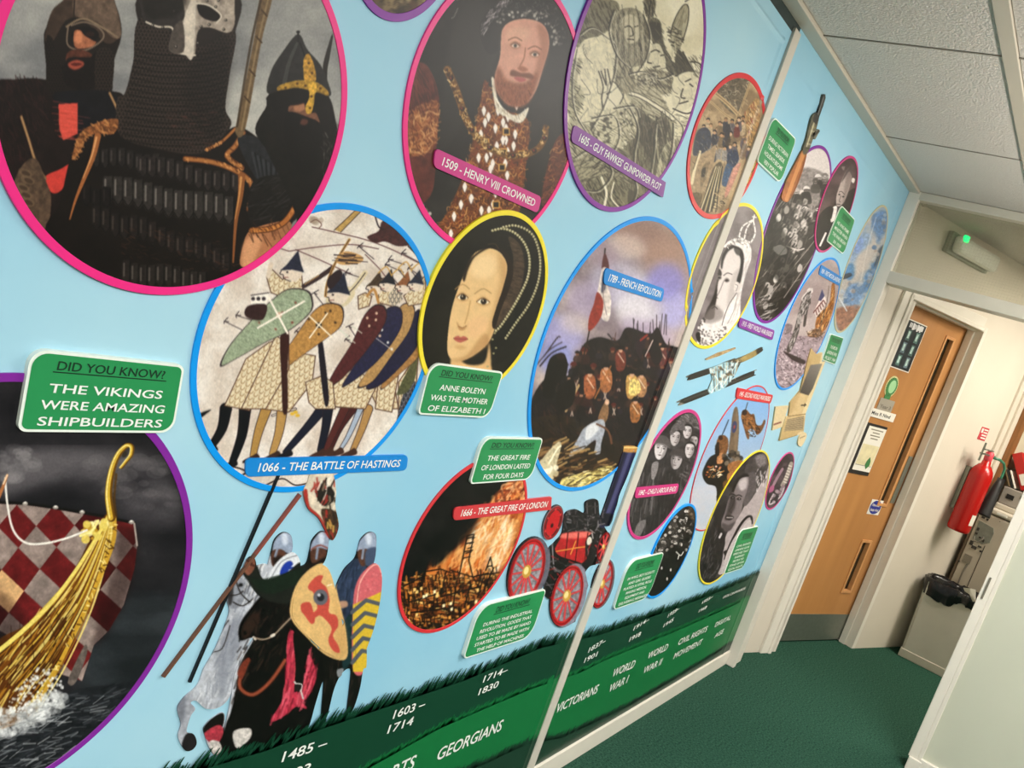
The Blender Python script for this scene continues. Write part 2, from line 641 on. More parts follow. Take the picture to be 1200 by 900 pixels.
bm = Ldisc(cs, cz, 0.060, 0.062, DF, DF-0.002, 40)
part('backing', bm, mat('rosette_cream', '#c9c78f', 0.6), t)
part('pleats', Ldisc(cs, cz, 0.050, 0.052, DF-0.002, DF-0.005, 44, 0.04), mat('rosette_green', '#3f8148', 0.5, noise=0.2, nscale=50), t)
part('centre', Ldisc(cs, cz, 0.033, 0.038, DF-0.005, DF-0.007, 32), mat('rosette_centre', '#9fcf9a', 0.5), t)
bm = bmesh.new()
prism(bm, [(cs-0.030, cz-0.035), (cs+0.028, cz-0.035), (cs+0.032, cz-0.115), (cs+0.012, cz-0.10), (cs-0.005, cz-0.118), (cs-0.028, cz-0.10)], lambda a, b, dd: Lpt(a, dd, b), DF-0.0005, DF-0.0025)
part('ribbon', bm, mat('rosette_green', '#3f8148'), t)

# small grey sign, name sign
s0, s1, z0, z1 = Lrect([(1032, 465.5), (1047, 470), (1045, 484), (1027, 479)], DF)
t = thing('door_sign', 'small grey sign directly above the white name sign on the door', 'sign', Lpt(s0, DF, z0), LA)
part('plate', boxm(s0, s1, DF-0.003, DF, z0-0.01, z1, fL), mat('grey_plate', '#a39c8d', 0.4), t)
text_L('lettering', 'Year 3', s0+0.02, s1-0.02, z0+0.012, 0.022, DF-0.0036, mat('grey_lettering', '#6d675c', 0.5), t)
s0, s1, z0, z1 = Lrect([(1016, 475), (1048.5, 486), (1046.5, 494), (1012, 486.5)], DF)
t = thing('name_sign', 'white name sign with black lettering on the oak door', 'sign', Lpt(s0, DF, z0), LA)
part('plate', boxm(s0, s1, DF-0.005, DF-0.001, z0, z1, fL), M_PAPER, t)
text_L('lettering', 'Miss R Nind', s0+0.06, s1-0.05, z0+(z1-z0)*0.3, (z1-z0)*0.42, DF-0.0056, M_INK, t)

# notice in dark holder
s0, s1, z0, z1 = Lrect([(1014, 494), (1039, 500.5), (1017, 558), (993, 553)], DF)
t = thing('notice_holder', 'white notice with a green emblem in a black holder on the door', 'notice', Lpt(s0, DF, z0), LA)
part('backing', boxm(s0, s1, DF-0.004, DF, z0, z1, fL), mat('black_card', '#242320', 0.5), t)
a0, a1, c0, c1 = s0+(s1-s0)*0.17, s1-0.004, z0+(z1-z0)*0.075, z1-(z1-z0)*0.05
part('sheet', boxm(a0, a1, DF-0.006, DF-0.004, c0, c1, fL), M_PAPER, t)
part('print', boxm(a0+0.006, a1-0.006, DF-0.0066, DF-0.0055, c0+(c1-c0)*0.14, c0+(c1-c0)*0.6, fL), mat('cream_print', '#d9cfa6', 0.6, noise=0.1, nscale=20), t)
bm = bmesh.new()
for k, (u0, u1) in enumerate(((0.15, 0.85), (0.3, 0.7), (0.22, 0.78), (0.3, 0.72))):
    z = c1-(c1-c0)*(0.06+0.065*k)
    bx(bm, a0+(a1-a0)*u0, a0+(a1-a0)*u1, DF-0.0068, DF-0.0055, z-0.004, z+0.003, fL)
part('lettering', bm, mat('faint_ink', '#8d8878', 0.6), t)
part('rule', boxm(a0+0.01, a1-0.01, DF-0.0068, DF-0.0055, c0+(c1-c0)*0.12, c0+(c1-c0)*0.135, fL), mat('faint_ink', '#8d8878', 0.6), t)
bm = bmesh.new()
ez = c0+(c1-c0)*0.17
ea = a0+(a1-a0)*0.7
prism(bm, [(ea, ez-0.03), (ea-0.024, ez-0.005), (ea-0.02, ez+0.02), (ea, ez+0.045), (ea+0.02, ez+0.02), (ea+0.024, ez-0.005)], lambda a, b, dd: Lpt(a, dd, b), DF-0.0055, DF-0.0072)
part('emblem', bm, mat('emblem_green', '#3c7a45', 0.5), t)

# blue round fire door sign
s0, s1, z0, z1 = Lrect([(1021, 584.5), (1034.5, 587), (1029.5, 604), (1016.5, 602)], DF)
t = thing('fire_door_sign', 'white square sign with a blue disc below the tall vision panel', 'sign', Lpt(s0, DF, z0), LA)
part('plate', boxm(s0, s1, DF-0.002, DF, z0, z1, fL), M_PAPER, t)
cs, cz = (s0+s1)/2, (z0+z1)/2
part('disc', Ldisc(cs, cz, (s1-s0)*0.46, (z1-z0)*0.46, DF-0.002, DF-0.003), mat('sign_blue', '#1f2f8a', 0.4), t)
for k, w in enumerate(('Fire door', 'keep shut')):
    text_L('lettering', w, cs-(s1-s0)*0.34, cs+(s1-s0)*0.34, cz+0.006-0.03*k, 0.018, DF-0.0036, M_PAPER, t)

# red fire notice on the wall
s0, s1, z0, z1 = Lrect([(1149.5, 499.5), (1158, 502), (1155, 517), (1146, 515)], 0)
t = thing('fire_notice', 'small red and white extinguisher notice on the white wall', 'sign', Lpt(s0, 0, z0), LA)
part('plate', boxm(s0, s1, -0.002, 0, z0, z1, fL), mat('red_notice', '#c2414a', 0.4), t)
bm = bmesh.new()
for k in range(4):
    zz = z0+(z1-z0)*(0.12+0.22*k)
    bx(bm, s0+(s1-s0)*(0.42 if k > 1 else 0.3), s1-(s1-s0)*0.08, -0.0028, -0.001, zz, zz+(z1-z0)*0.1, fL)
bx(bm, s0+(s1-s0)*0.1, s0+(s1-s0)*0.32, -0.0028, -0.001, z0+(z1-z0)*0.55, z0+(z1-z0)*0.9, fL)
part('lettering', bm, M_PAPER, t)

# conduit pipes and the picture frame
for k, s in enumerate((1.592, 1.685)):
    bm = bmesh.new()
    bx(bm, s, s+0.022, -0.016, 0.0, 1.0, CEIL, fL, 0.003)
    tag(part('cable_trunking', bm, M_WALLW, None), ['left white upright cable trunking above the extinguisher', 'right white upright cable trunking beside the wooden frame'][k], 'cable trunking', 'cable trunking on the end wall')
t = thing('noticeboard', 'wooden framed noticeboard at the right edge beyond the extinguisher', 'noticeboard', Lpt(1.79, -0.01, 1.15), LA)
bm = bmesh.new()
bx(bm, 1.775, 1.835, -0.035, 0, 1.0, 2.0, fL, 0.004)
bx(bm, 1.83, 3.2, -0.035, 0, 1.95, 2.0, fL, 0.004)
bx(bm, 1.83, 3.2, -0.035, 0, 1.0, 1.05, fL, 0.004)
bmesh.ops.recalc_face_normals(bm, faces=bm.faces)
part('frame', bm, mat('noticeboard_wood', '#8f5f35', 0.4, noise=0.25, nscale=25, stretch=(1, 1, 0.1)), t)
part('board', boxm(1.835, 3.2, -0.012, 0, 1.05, 1.95, fL), mat('noticeboard_felt', '#cfc7ae', 0.9, noise=0.05), t)

# fire extinguisher on its bracket
ec = Lpt(1.375, -0.095, 0)
EZ = 0.875
t = thing('fire_extinguisher', 'red carbon dioxide fire extinguisher with black horn hung on the white wall', 'fire extinguisher', (ec.x, ec.y, EZ), LA)
M_RED = mat('extinguisher_red', '#b01512', 0.25)
M_BLK = mat('black_rubber', '#1b1b1b', 0.55)
bm = bmesh.new()
R = 0.066
lathe(bm, [(0.055, 0), (R-0.004, 0.004), (R, 0.02), (R, 0.36), (R*0.97, 0.385), (R*0.86, 0.41), (R*0.62, 0.435), (R*0.42, 0.447), (R*0.36, 0.47), (0.02, 0.472)], (ec.x, ec.y, EZ))
part('cylinder', bm, M_RED, t, True)
bm = bmesh.new()
lathe(bm, [(0.021, 0.47), (0.024, 0.475), (0.024, 0.52), (0.015, 0.53)], (ec.x, ec.y, EZ))
part('valve', bm, mat('pink_red_tag', '#d84a58', 0.4), t, True)
fe = lambda a, n, z: Vector((ec.x, ec.y, EZ)) + Vector(LU)*a + Vector(LN)*n + Vector((0, 0, z))
bm = bmesh.new()
bx(bm, -0.11, 0.06, -0.012, 0.012, 0.502, 0.512, fe, 0.002)
bx(bm, -0.10, 0.02, -0.010, 0.010, 0.532, 0.54, fe, 0.002)
part('handle', bm, M_STEEL, t)
bm = bmesh.new()
bx(bm, -0.115, -0.10, -0.004, 0.004, 0.46, 0.575, fe, 0.002)
part('safety_pin', bm, M_STEEL, t)
bm = bmesh.new()
tube(bm, [fe(0.01, -0.02, 0.50), fe(0.06, -0.04, 0.50), fe(0.11, -0.05, 0.485), fe(0.135, -0.055, 0.455), fe(0.135, -0.058, 0.41), fe(0.125, -0.06, 0.37)], 0.008, 10)
part('hose', bm, mat('green_hose', '#35795c', 0.35), t, True)
bm = bmesh.new()
tube(bm, [fe(0.128, -0.06, 0.39), fe(0.122, -0.061, 0.36), fe(0.115, -0.062, 0.33), fe(0.085, -0.066, 0.15), fe(0.083, -0.066, 0.14)], [0.013, 0.02, 0.024, 0.043, 0.043], 18)
part('horn', bm, M_BLK, t, True)
bm = bmesh.new()
for k in range(9):
    a0 = math.radians(244+k*4)
    a1 = math.radians(244+k*4+4)
    q = [(ec.x+(R+0.0015)*math.cos(LA+a), ec.y+(R+0.0015)*math.sin(LA+a)) for a in (a0, a1)]
    f4 = [bm.verts.new((*q[0], EZ+0.06)), bm.verts.new((*q[1], EZ+0.06)), bm.verts.new((*q[1], EZ+0.13)), bm.verts.new((*q[0], EZ+0.13))]
    bm.faces.new(f4)
bmesh.ops.remove_doubles(bm, verts=bm.verts, dist=1e-5)
part('label_plate', bm, mat('extinguisher_label', '#e2dccf', 0.4), t)
bm = bmesh.new()
bx(bm, -0.02, 0.02, 0.066, 0.094, 0.12, 0.40, fe, 0.002)
part('bracket', bm, M_STEEL, t)

# bin with black liner
BX, BY1, BW, BD = 5.845, 0.405, 0.40, 0.19
t = thing('waste_bin', 'pale grey waste bin lined with a black bag standing by the end wall', 'bin', (BX+BD/2, BY1-BW/2, 0))
bm = bmesh.new()
zt = 0.518
lo = [(BX, BY1), (BX, BY1-BW), (BX+BD, BY1-BW), (BX+BD, BY1)]
hi = [(BX-0.015, BY1+0.02), (BX-0.015, BY1-BW-0.02), (BX+BD+0.012, BY1-BW-0.02), (BX+BD+0.012, BY1+0.02)]
V0 = [bm.verts.new((*p, 0.0)) for p in lo]
V1 = [bm.verts.new((*p, zt)) for p in hi]
bm.faces.new(list(reversed(V0)))
for i in range(4):
    bm.faces.new((V0[i], V0[(i+1) % 4], V1[(i+1) % 4], V1[i]))
bmesh.ops.recalc_face_normals(bm, faces=bm.faces)
bmesh.ops.bevel(bm, geom=[e for e in bm.edges if abs(e.verts[0].co.z-e.verts[1].co.z) > 0.2], offset=0.015, segments=3, affect='EDGES')
part('body', bm, mat('bin_plastic', '#c3beb2', 0.45, noise=0.04, nscale=10), t)
part('plinth', boxm(BX-0.006, BX+BD+0.006, BY1-BW-0.006, BY1+0.006, 0.0, 0.055, bev=0.004), mat('bin_plastic_base', '#b9b3a5', 0.45, noise=0.05, nscale=30), t)
bm = bmesh.new()
rng = random.Random(9)
cx, cy = BX+BD/2, BY1-BW/2
n = 72
rings = []
prof = [(1.05, -0.048, 1), (1.07, -0.015, .6), (1.085, 0.018, .5), (1.0, 0.026, .5), (0.93, -0.0, .6), (0.86, -0.07, .8), (0.7, -0.2, 1)]
for (k, dz, wv) in prof:
    ring = []
    for i in range(n):
        a = i*2*math.pi/n
        c, s_ = math.cos(a), math.sin(a)
        p = 6
        r = (abs(c/(BD/2+0.015))**p+abs(s_/(BW/2+0.02))**p)**(-1/p)
        w = 0.009*wv*(math.sin(a*7+dz*40)+0.7*math.sin(a*17+1.3+dz*90)+0.5*math.sin(a*29))
        drop = -0.05*wv*max(0, math.sin(a*2.5+1.9))*(dz < 0 and k > 1)
        ring.append(bm.verts.new((cx+c*(r*k+w*0.7), cy+s_*(r*k+w*0.7), zt+dz+w*0.8+drop)))
    rings.append(ring)
for i in range(len(rings)-1):
    for j in range(n):
        bm.faces.new((rings[i][j], rings[i][(j+1) % n], rings[i+1][(j+1) % n], rings[i+1][j]))
bm.faces.new(rings[-1])
bmesh.ops.recalc_face_normals(bm, faces=bm.faces)
part('liner_bag', bm, mat('black_bin_bag', '#141214', 0.22, noise=0.2, nscale=30), t, True)
y_, z_ = Xpx(1137, 695, BX-0.02)
bm = bmesh.new()
for (a, b_, c) in ((0, 0, 0),):
    P = [(-.045, .015, 0), (-.01, .03, .01), (.02, .035, .0), (.045, -.03, .01), (.03, -.04, 0), (.0, -.005, .012), (-.03, -.002, 0)]
    vs = [bm.verts.new((BX-0.032-p[2], y_-p[0], z_+p[1])) for p in P]
    bm.faces.new(vs)
bmesh.ops.solidify(bm, geom=bm.faces[:], thickness=0.002)
tag(part('paper_scrap', bm, M_PAPER, None), 'crumpled white paper scrap on the rim of the black bin bag', 'paper')

# photocopier on a stand, behind the bin, its side against the end wall
fK = lambda x, y, z: Lpt(1.672+(x-KX), -0.042-(0.342-y), z)
KX = 6.22
t = thing('photocopier', 'beige photocopier with an open back panel behind the waste bin', 'photocopier', fK(KX+0.3, 0.06, 0), LA)
M_BEI = mat('copier_beige', '#b5ab9a', 0.5, noise=0.03, nscale=6)
M_BEI2 = mat('copier_light', '#c9c1b1', 0.5)
part('body', boxm(KX, KX+0.55, -0.45, 0.335, 0.07, 1.02, f=fK, bev=0.012), M_BEI, t)
part('lid', boxm(KX-0.004, KX+0.55, -0.45, 0.33, 1.025, 1.062, f=fK, bev=0.01), M_BEI2, t)
part('stand', boxm(KX+0.02, KX+0.5, -0.40, 0.31, 0.0, 0.08, f=fK, bev=0.004), mat('copier_stand', '#5c4c3c', 0.6), t)
part('side_strip', boxm(KX+0.003, KX+0.5, 0.335, 0.352, 0.1, 0.99, f=fK, bev=0.004), mat('copier_brown', '#5b4a39', 0.5), t)
bm = bmesh.new()
pp = [(0.315, 0.955), (0.22, 0.945), (0.205, 0.915), (0.205, 0.85), (0.245, 0.82), (0.31, 0.83)]
prism(bm, pp, lambda a, b, dd: fK(dd, a, b), KX-0.003, KX+0.01)
part('connector_panel', bm, mat('copier_grey', '#7b7d72', 0.5, noise=0.15, nscale=30), t)
for (a, b_, w, h) in ((0.30, 0.985, .02, .018), (0.272, 0.98, .012, .014), (0.30, 0.90, .014, .02), (0.30, 0.87, .016, .012), (0.27, 0.855, .012, .01), (0.245, 0.845, .014, .018), (0.305, 0.80, .02, .03), (0.28, 0.78, .03, .02), (0.25, 0.80, .02, .012), (0.33, 0.655, .008, .012), (0.2, 1.0, .004, .004), (0.235, 0.775, .012, .012)):
    part('socket', boxm(KX-0.005, KX, a-w/2, a+w/2, b_-h/2, b_+h/2, fK), mat('copier_dark', '#35302b', 0.5), t)
part('vent', boxm(KX-0.004, KX, 0.265, 0.315, 0.665, 0.72, fK), mat('copier_vent', '#7d7567', 0.6, noise=0.2, nscale=200), t)
bm = bmesh.new()
tube(bm, [fK(*q) for q in [(KX-0.01, 0.30, 0.85), (KX-0.03, 0.285, 0.82), (KX-0.03, 0.26, 0.825), (KX-0.02, 0.245, 0.85), (KX-0.01, 0.25, 0.87)]], 0.004, 8)
part('cable', bm, mat('grey_cable', '#6b655a', 0.5), t)
bm = bmesh.new()
tube(bm, [fK(*q) for q in [(KX-0.005, 0.275, 0.665), (KX-0.012, 0.28, 0.60), (KX-0.006, 0.28, 0.5)]], 0.005, 8)
part('cable', bm, mat('grey_cable', '#6b655a', 0.5), t)
part('seam', boxm(KX-0.002, KX+0.001, 0.222, 0.226, 0.1, 0.82, fK), mat('copier_dark', '#35302b'), t)
part('feeder', boxm(KX+0.09, KX+0.4, -0.25, 0.305, 1.062, 1.10, f=fK, bev=0.008), M_BEI2, t)
part('handle', boxm(KX-0.008, KX, 0.17, 0.235, 1.035, 1.05, f=fK, bev=0.002), mat('white_plastic', '#dcd9cf'), t)

# papers and folders on the copier
M_FRED = mat('folder_red', '#b3201b', 0.4)
t = thing('paper_tray', 'pale grey paper tray standing on top of the photocopier', 'tray', fK(KX+0.2, 0.165, 1.102), LA)
part('tray', boxm(KX+0.10, KX+0.34, 0.09, 0.30, 1.102, 1.215, f=fK, bev=0.004), mat('tray_grey', '#9d968d', 0.5), t)
part('slot', boxm(KX+0.096, KX+0.10, 0.22, 0.265, 1.145, 1.175, f=fK), M_BLK, t)
part('slot', boxm(KX+0.096, KX+0.10, 0.15, 0.185, 1.17, 1.195, f=fK), M_BLK, t)


def slab(name, c, sx, sy, sz, rx, m, label, cat, spine=None):
    o = thing(name, label, cat, c)
    o.rotation_euler = (rx, 0, LA)
    bm = boxm(-sx/2, sx/2, -sy/2, sy/2, 0, sz, bev=0.003)
    me = bpy.data.meshes.new('cover')
    bm.to_mesh(me)
    bm.free()
    link('cover', me, m, o)
    if spine:
        bm = boxm(-sx/2-0.002, -sx/2+0.002, -sy/2+0.012, sy/2-0.012, sz*0.12, sz*0.42)
        me = bpy.data.meshes.new('spine_label')
        bm.to_mesh(me)
        bm.free()
        link('spine_label', me, spine, o)
    return o


slab('lever_arch_file', fK(KX+0.22, 0.185, 1.24), 0.20, 0.06, 0.24, math.radians(-34), M_FRED, 'red lever arch file with white spine label leaning on the paper tray', 'file', M_PAPER)
slab('folder', fK(KX+0.22, 0.246, 1.221), 0.20, 0.010, 0.12, math.radians(-34), M_PAPER, 'thin white folder beside the red file', 'folder')
slab('folder', fK(KX+0.22, 0.264, 1.221), 0.20, 0.012, 0.12, math.radians(-36), M_BLK, 'thin black folder left of the white folder', 'folder')
slab('folder', fK(KX+0.22, 0.281, 1.221), 0.20, 0.010, 0.13, math.radians(-34), mat('folder_brown', '#7d6a4c', 0.6), 'thin brown folder left of the black folder', 'folder')
slab('document_wallet', fK(KX+0.475, 0.275, 1.066), 0.12, 0.012, 0.42, math.radians(-3), mat('wallet_pink', '#c65a55', 0.5), 'pinkish red document wallet upright behind the folders', 'folder')
slab('black_box_file', fK(KX+0.22, 0.05, 1.104), 0.20, 0.06, 0.40, math.radians(4), M_BLK, 'black box file right of the red file', 'file')
slab('black_bag', fK(KX+0.05, 0.312, 1.066), 0.06, 0.03, 0.19, 0, M_BLK, 'dark pouch standing at the left edge of the copier top', 'pouch')

# emergency light behind the high window
s, z = Lpx(1138, 295, -0.05)
t = thing('emergency_light', 'white emergency bulkhead light with green indicator above the oak door', 'light', Lpt(s, 0, z), LA)
part('back_box', boxm(s-0.19, s+0.28, -0.03, 0.0, z-0.055, z+0.055, fL, 0.006), mat('emergency_grey', '#a5a596', 0.5), t)
part('diffuser', boxm(s-0.17, s+0.27, -0.085, -0.03, z-0.045, z+0.045, fL, 0.02), mat('emergency_diffuser', '#e9e9de', 0.25, noise=0.05, nscale=80), t)
part('indicator', boxm(s-0.165, s-0.13, -0.09, -0.07, z+0.015, z+0.05, fL, 0.004), mat('green_led', '#22d070', 0.4, emit='#1fd873', estr=1.6), t)
# ================================================================== painter for the printed pictures
def hexc(c):
    if isinstance(c, str):
        c = c.lstrip('#')
        return np.array([int(c[i:i+2], 16)/255 for i in (0, 2, 4)], np.float32)
    return np.array(c, np.float32)


def vnoise(h, w, cell, seed=0, octv=4):
    r = np.random.RandomState(seed)
    out = np.zeros((h, w), np.float32)
    amp, tot = 1.0, 0.0
    for o in range(octv):
        c = max(1.5, cell/2**o)
        gh, gw = int(h/c)+3, int(w/c)+3
        g = r.rand(gh, gw).astype(np.float32)
        y, x = np.arange(h)/c, np.arange(w)/c
        y0, x0 = y.astype(int), x.astype(int)
        fy, fx = (y-y0)[:, None], (x-x0)[None]
        fy, fx = fy*fy*(3-2*fy), fx*fx*(3-2*fx)
        a = g[y0][:, x0]*(1-fx)+g[y0][:, x0+1]*fx
        b = g[y0+1][:, x0]*(1-fx)+g[y0+1][:, x0+1]*fx
        out += amp*(a*(1-fy)+b*fy)
        tot += amp
        amp *= 0.55
    return out/tot


def spline(P, n=8, closed=True):
    P = np.array(P, float)
    N = len(P)
    out = []
    for i in range(N if closed else N-1):
        if closed:
            p0, p1, p2, p3 = P[(i-1) % N], P[i], P[(i+1) % N], P[(i+2) % N]
        else:
            p0, p1, p2, p3 = P[max(i-1, 0)], P[i], P[i+1], P[min(i+2, N-1)]
        for k in range(n):
            t = k/n
            out.append(0.5*((2*p1)+(-p0+p2)*t+(2*p0-5*p1+4*p2-p3)*t*t+(-p0+3*p1-3*p2+p3)*t**3))
    if not closed:
        out.append(P[-1])
    return np.array(out)


def blur(a, n):
    for _ in range(n):
        a = np.concatenate([a[:1], a, a[-1:]], 0)
        a = (a[:-2]+2*a[1:-1]+a[2:])/4
        a = np.concatenate([a[:, :1], a, a[:, -1:]], 1)
        a = (a[:, :-2]+2*a[:, 1:-1]+a[:, 2:])/4
    return a


def gblur(a, sig):
    """wide soft blur: three box passes"""
    r = max(1, int(round(sig)))
    for _ in range(3):
        for ax in (0, 1):
            p = [(0, 0), (0, 0)]
            p[ax] = (r+1, r)
            c = np.cumsum(np.pad(a, p), ax, dtype=np.float64)
            n = a.shape[ax]
            hi = np.take(c, np.arange(2*r+1, 2*r+1+n), ax)
            lo = np.take(c, np.arange(0, n), ax)
            a = ((hi-lo)/(2*r+1)).astype(np.float32)
    return a


class Art:
    """a canvas over part of the mural; drawing coordinates are enlarged by s"""

    def __init__(self, x0, y0, x1, y1, s, k=2.0, bg='#808080', seed=1):
        self.x0, self.y0, self.s, self.k = x0, y0, s, k
        self.w, self.h = int((x1-x0)*k), int((y1-y0)*k)
        self.f = k/s
        self.I = np.zeros((self.h, self.w, 3), np.float32)+hexc(bg)
        self.rs = np.random.RandomState(seed)
        self.yy, self.xx = np.mgrid[0:self.h, 0:self.w].astype(np.float32)
        self.seed = seed

    def mask(self, P, smooth=True):
        P = spline(P, 6) if smooth else np.array(P, float)
        P = P*self.f
        x0, x1 = int(max(0, P[:, 0].min()-2)), int(min(self.w, P[:, 0].max()+3))
        y0, y1 = int(max(0, P[:, 1].min()-2)), int(min(self.h, P[:, 1].max()+3))
        if x1 <= x0 or y1 <= y0:
            return None
        X, Y = self.xx[y0:y1, x0:x1], self.yy[y0:y1, x0:x1]
        M = np.zeros(X.shape, bool)
        n = len(P)
        for i in range(n):
            ax, ay = P[i]
            bx_, by = P[(i+1) % n]
            if ay == by:
                continue
            c = ((ay > Y) != (by > Y)) & (X < (bx_-ax)*(Y-ay)/(by-ay)+ax)
            M ^= c
        return M.astype(np.float32), (y0, y1, x0, x1)

    def put(self, mb, col, a=1.0):
        if mb is None:
            return
        M, (y0, y1, x0, x1) = mb
        S = self.I[y0:y1, x0:x1]
        A = (M*a)[..., None]
        S[:] = S*(1-A)+hexc(col)*A if not isinstance(col, np.ndarray) or col.ndim == 1 else S*(1-A)+col*A

    def poly(self, P, col, a=1.0, smooth=True, soft=0, noise=0.0, cell=8, col2=None, ang=None, stretch=None):
        """fill; col2+ang: gradient from col to col2 along angle; noise: mottling"""
        if a is False:
            a, smooth = 1.0, False
        mb = self.mask(P, smooth)
        if mb is None:
            return None
        M, (y0, y1, x0, x1) = mb
        if soft:
            sg = max(1.0, soft*self.f*0.7)
            r = int(sg*3+2)
            M2 = np.zeros((M.shape[0]+2*r, M.shape[1]+2*r), np.float32)
            M2[r:-r, r:-r] = M
            M2 = gblur(M2, sg)
            Y0, Y1, X0, X1 = max(0, y0-r), min(self.h, y1+r), max(0, x0-r), min(self.w, x1+r)
            M = M2[Y0-(y0-r):M2.shape[0]-((y1+r)-Y1), X0-(x0-r):M2.shape[1]-((x1+r)-X1)]
            y0, y1, x0, x1 = Y0, Y1, X0, X1
        else:
            M = blur(M, 1)
        C = hexc(col)
        if col2 is not None or noise:
            C = np.zeros(M.shape+(3,), np.float32)+hexc(col)
            if col2 is not None:
                X, Y = self.xx[y0:y1, x0:x1], self.yy[y0:y1, x0:x1]
                d = X*math.cos(ang)+Y*math.sin(ang)
                sel = M > 0.5
                if sel.any():
                    lo, hi = d[sel].min(), d[sel].max()
                    t = np.clip((d-lo)/(hi-lo+1e-6), 0, 1)[..., None]
                    C = C*(1-t)+hexc(col2)*t
            if noise:
                self.seed += 1
                N = vnoise(*M.shape, max(2, cell*self.f), self.seed)
                C = np.clip(C*(1+noise*(N-0.5)*2)[..., None], 0, 1)
        self.put((M, (y0, y1, x0, x1)), C, a)
        return M, (y0, y1, x0, x1)

    def ell(self, cx, cy, rx, ry, col, rot=0.0, a=1.0, soft=0, **kw):
        t = np.linspace(0, 2*math.pi, 28, endpoint=False)
        x, y = rx*np.cos(t), ry*np.sin(t)
        c, s = math.cos(rot), math.sin(rot)
        return self.poly(np.stack([cx+x*c-y*s, cy+x*s+y*c], 1), col, a, False, soft, **kw)

    def line(self, P, w, col, a=1.0, smooth=True, w2=None, closed=False):
        P = np.array(P, float)
        if smooth and len(P) > 2:
            P = spline(P, 6, closed)
        P = P*self.f
        n = len(P)
        ws = np.linspace(w, w if w2 is None else w2, n)*self.f/2
        m = ws.max()+2
        x0, x1 = int(max(0, P[:, 0].min()-m)), int(min(self.w, P[:, 0].max()+m+1))
        y0, y1 = int(max(0, P[:, 1].min()-m)), int(min(self.h, P[:, 1].max()+m+1))
        if x1 <= x0 or y1 <= y0:
            return
        X, Y = self.xx[y0:y1, x0:x1], self.yy[y0:y1, x0:x1]
        A = np.zeros(X.shape, np.float32)
        for i in range(n-1):
            (ax, ay), (bx_, by) = P[i], P[i+1]
            mm = max(ws[i], ws[i+1])+2
            u0, u1 = max(0, int(min(ax, bx_)-mm)-x0), int(max(ax, bx_)+mm+1)-x0
            v0, v1 = max(0, int(min(ay, by)-mm)-y0), int(max(ay, by)+mm+1)-y0
            if u1 <= 0 or v1 <= 0:
                continue
            xs, ys = X[v0:v1, u0:u1], Y[v0:v1, u0:u1]
            dx, dy = bx_-ax, by-ay
            L = dx*dx+dy*dy+1e-9
            t = np.clip(((xs-ax)*dx+(ys-ay)*dy)/L, 0, 1)
            d = np.sqrt((xs-ax-t*dx)**2+(ys-ay-t*dy)**2)
            r = ws[i]*(1-t)+ws[i+1]*t
            cov = np.clip(r-d+0.5, 0, 1)*np.minimum(1, r*2+0.2)
            A[v0:v1, u0:u1] = np.maximum(A[v0:v1, u0:u1], cov)
        self.put((A, (y0, y1, x0, x1)), col, a)

    def hatch(self, P, n, ang, length, width, cols, a=0.7, jit=0.25, smooth=True, bend=0.0):
        """n short strokes scattered inside an outline"""
        mb = self.mask(P, smooth)
        if mb is None:
            return
        M, (y0, y1, x0, x1) = mb
        ys, xs = np.nonzero(M > 0.5)
        if len(ys) == 0:
            return
        for i in range(n):
            j = self.rs.randint(len(ys))
            cx, cy = (xs[j]+x0)/self.f, (ys[j]+y0)/self.f
            an = ang+self.rs.uniform(-jit, jit)
            L = length*self.rs.uniform(0.5, 1.3)/2
            dx, dy = math.cos(an)*L, math.sin(an)*L
            c = cols[self.rs.randint(len(cols))]
            w = width*self.rs.uniform(0.5, 1.3)
            if bend:
                b = bend*L*self.rs.uniform(-1, 1)
                q = [(cx-dx, cy-dy), (cx-dy/max(L, 1e-6)*b, cy+dx/max(L, 1e-6)*b), (cx+dx, cy+dy)]
                self.line(q, w, c, a)
            else:
                self.line([(cx-dx, cy-dy), (cx+dx, cy+dy)], w, c, a, False)

    def blobs(self, P, n, r, cols, a=0.6, asp=1.0, ang=0.0, smooth=True):
        mb = self.mask(P, smooth)
        if mb is None:
            return
        M, (y0, y1, x0, x1) = mb
        ys, xs = np.nonzero(M > 0.5)
        if len(ys) == 0:
            return
        for i in range(n):
            j = self.rs.randint(len(ys))
            cx, cy = (xs[j]+x0)/self.f, (ys[j]+y0)/self.f
            q = r*self.rs.uniform(0.5, 1.4)
            self.ell(cx, cy, q, q*asp, cols[self.rs.randint(len(cols))], ang, a)

    def scales(self, P, pitch, dark, light, rot=0.0, a=1.0, asp=1.0, smooth=True):
        """rows of small overlapping arcs: mail, scale armour"""
        mb = self.mask(P, smooth)
        if mb is None:
            return
        M, (y0, y1, x0, x1) = mb
        X, Y = self.xx[y0:y1, x0:x1]/self.f, self.yy[y0:y1, x0:x1]/self.f
        c, s = math.cos(rot), math.sin(rot)
        u, v = (X*c+Y*s)/pitch, (-X*s+Y*c)/(pitch*asp)
        row = np.floor(v)
        u = u+0.5*(row % 2)
        fu, fv = u-np.floor(u)-0.5, v-row
        d = np.sqrt(fu**2*3.2+(fv-0.1)**2)
        t = np.clip(1-np.abs(d-0.62)*4.5, 0, 1)[..., None]
        C = hexc(dark)*(1-t)+hexc(light)*t
        self.put((M, (y0, y1, x0, x1)), C, a)

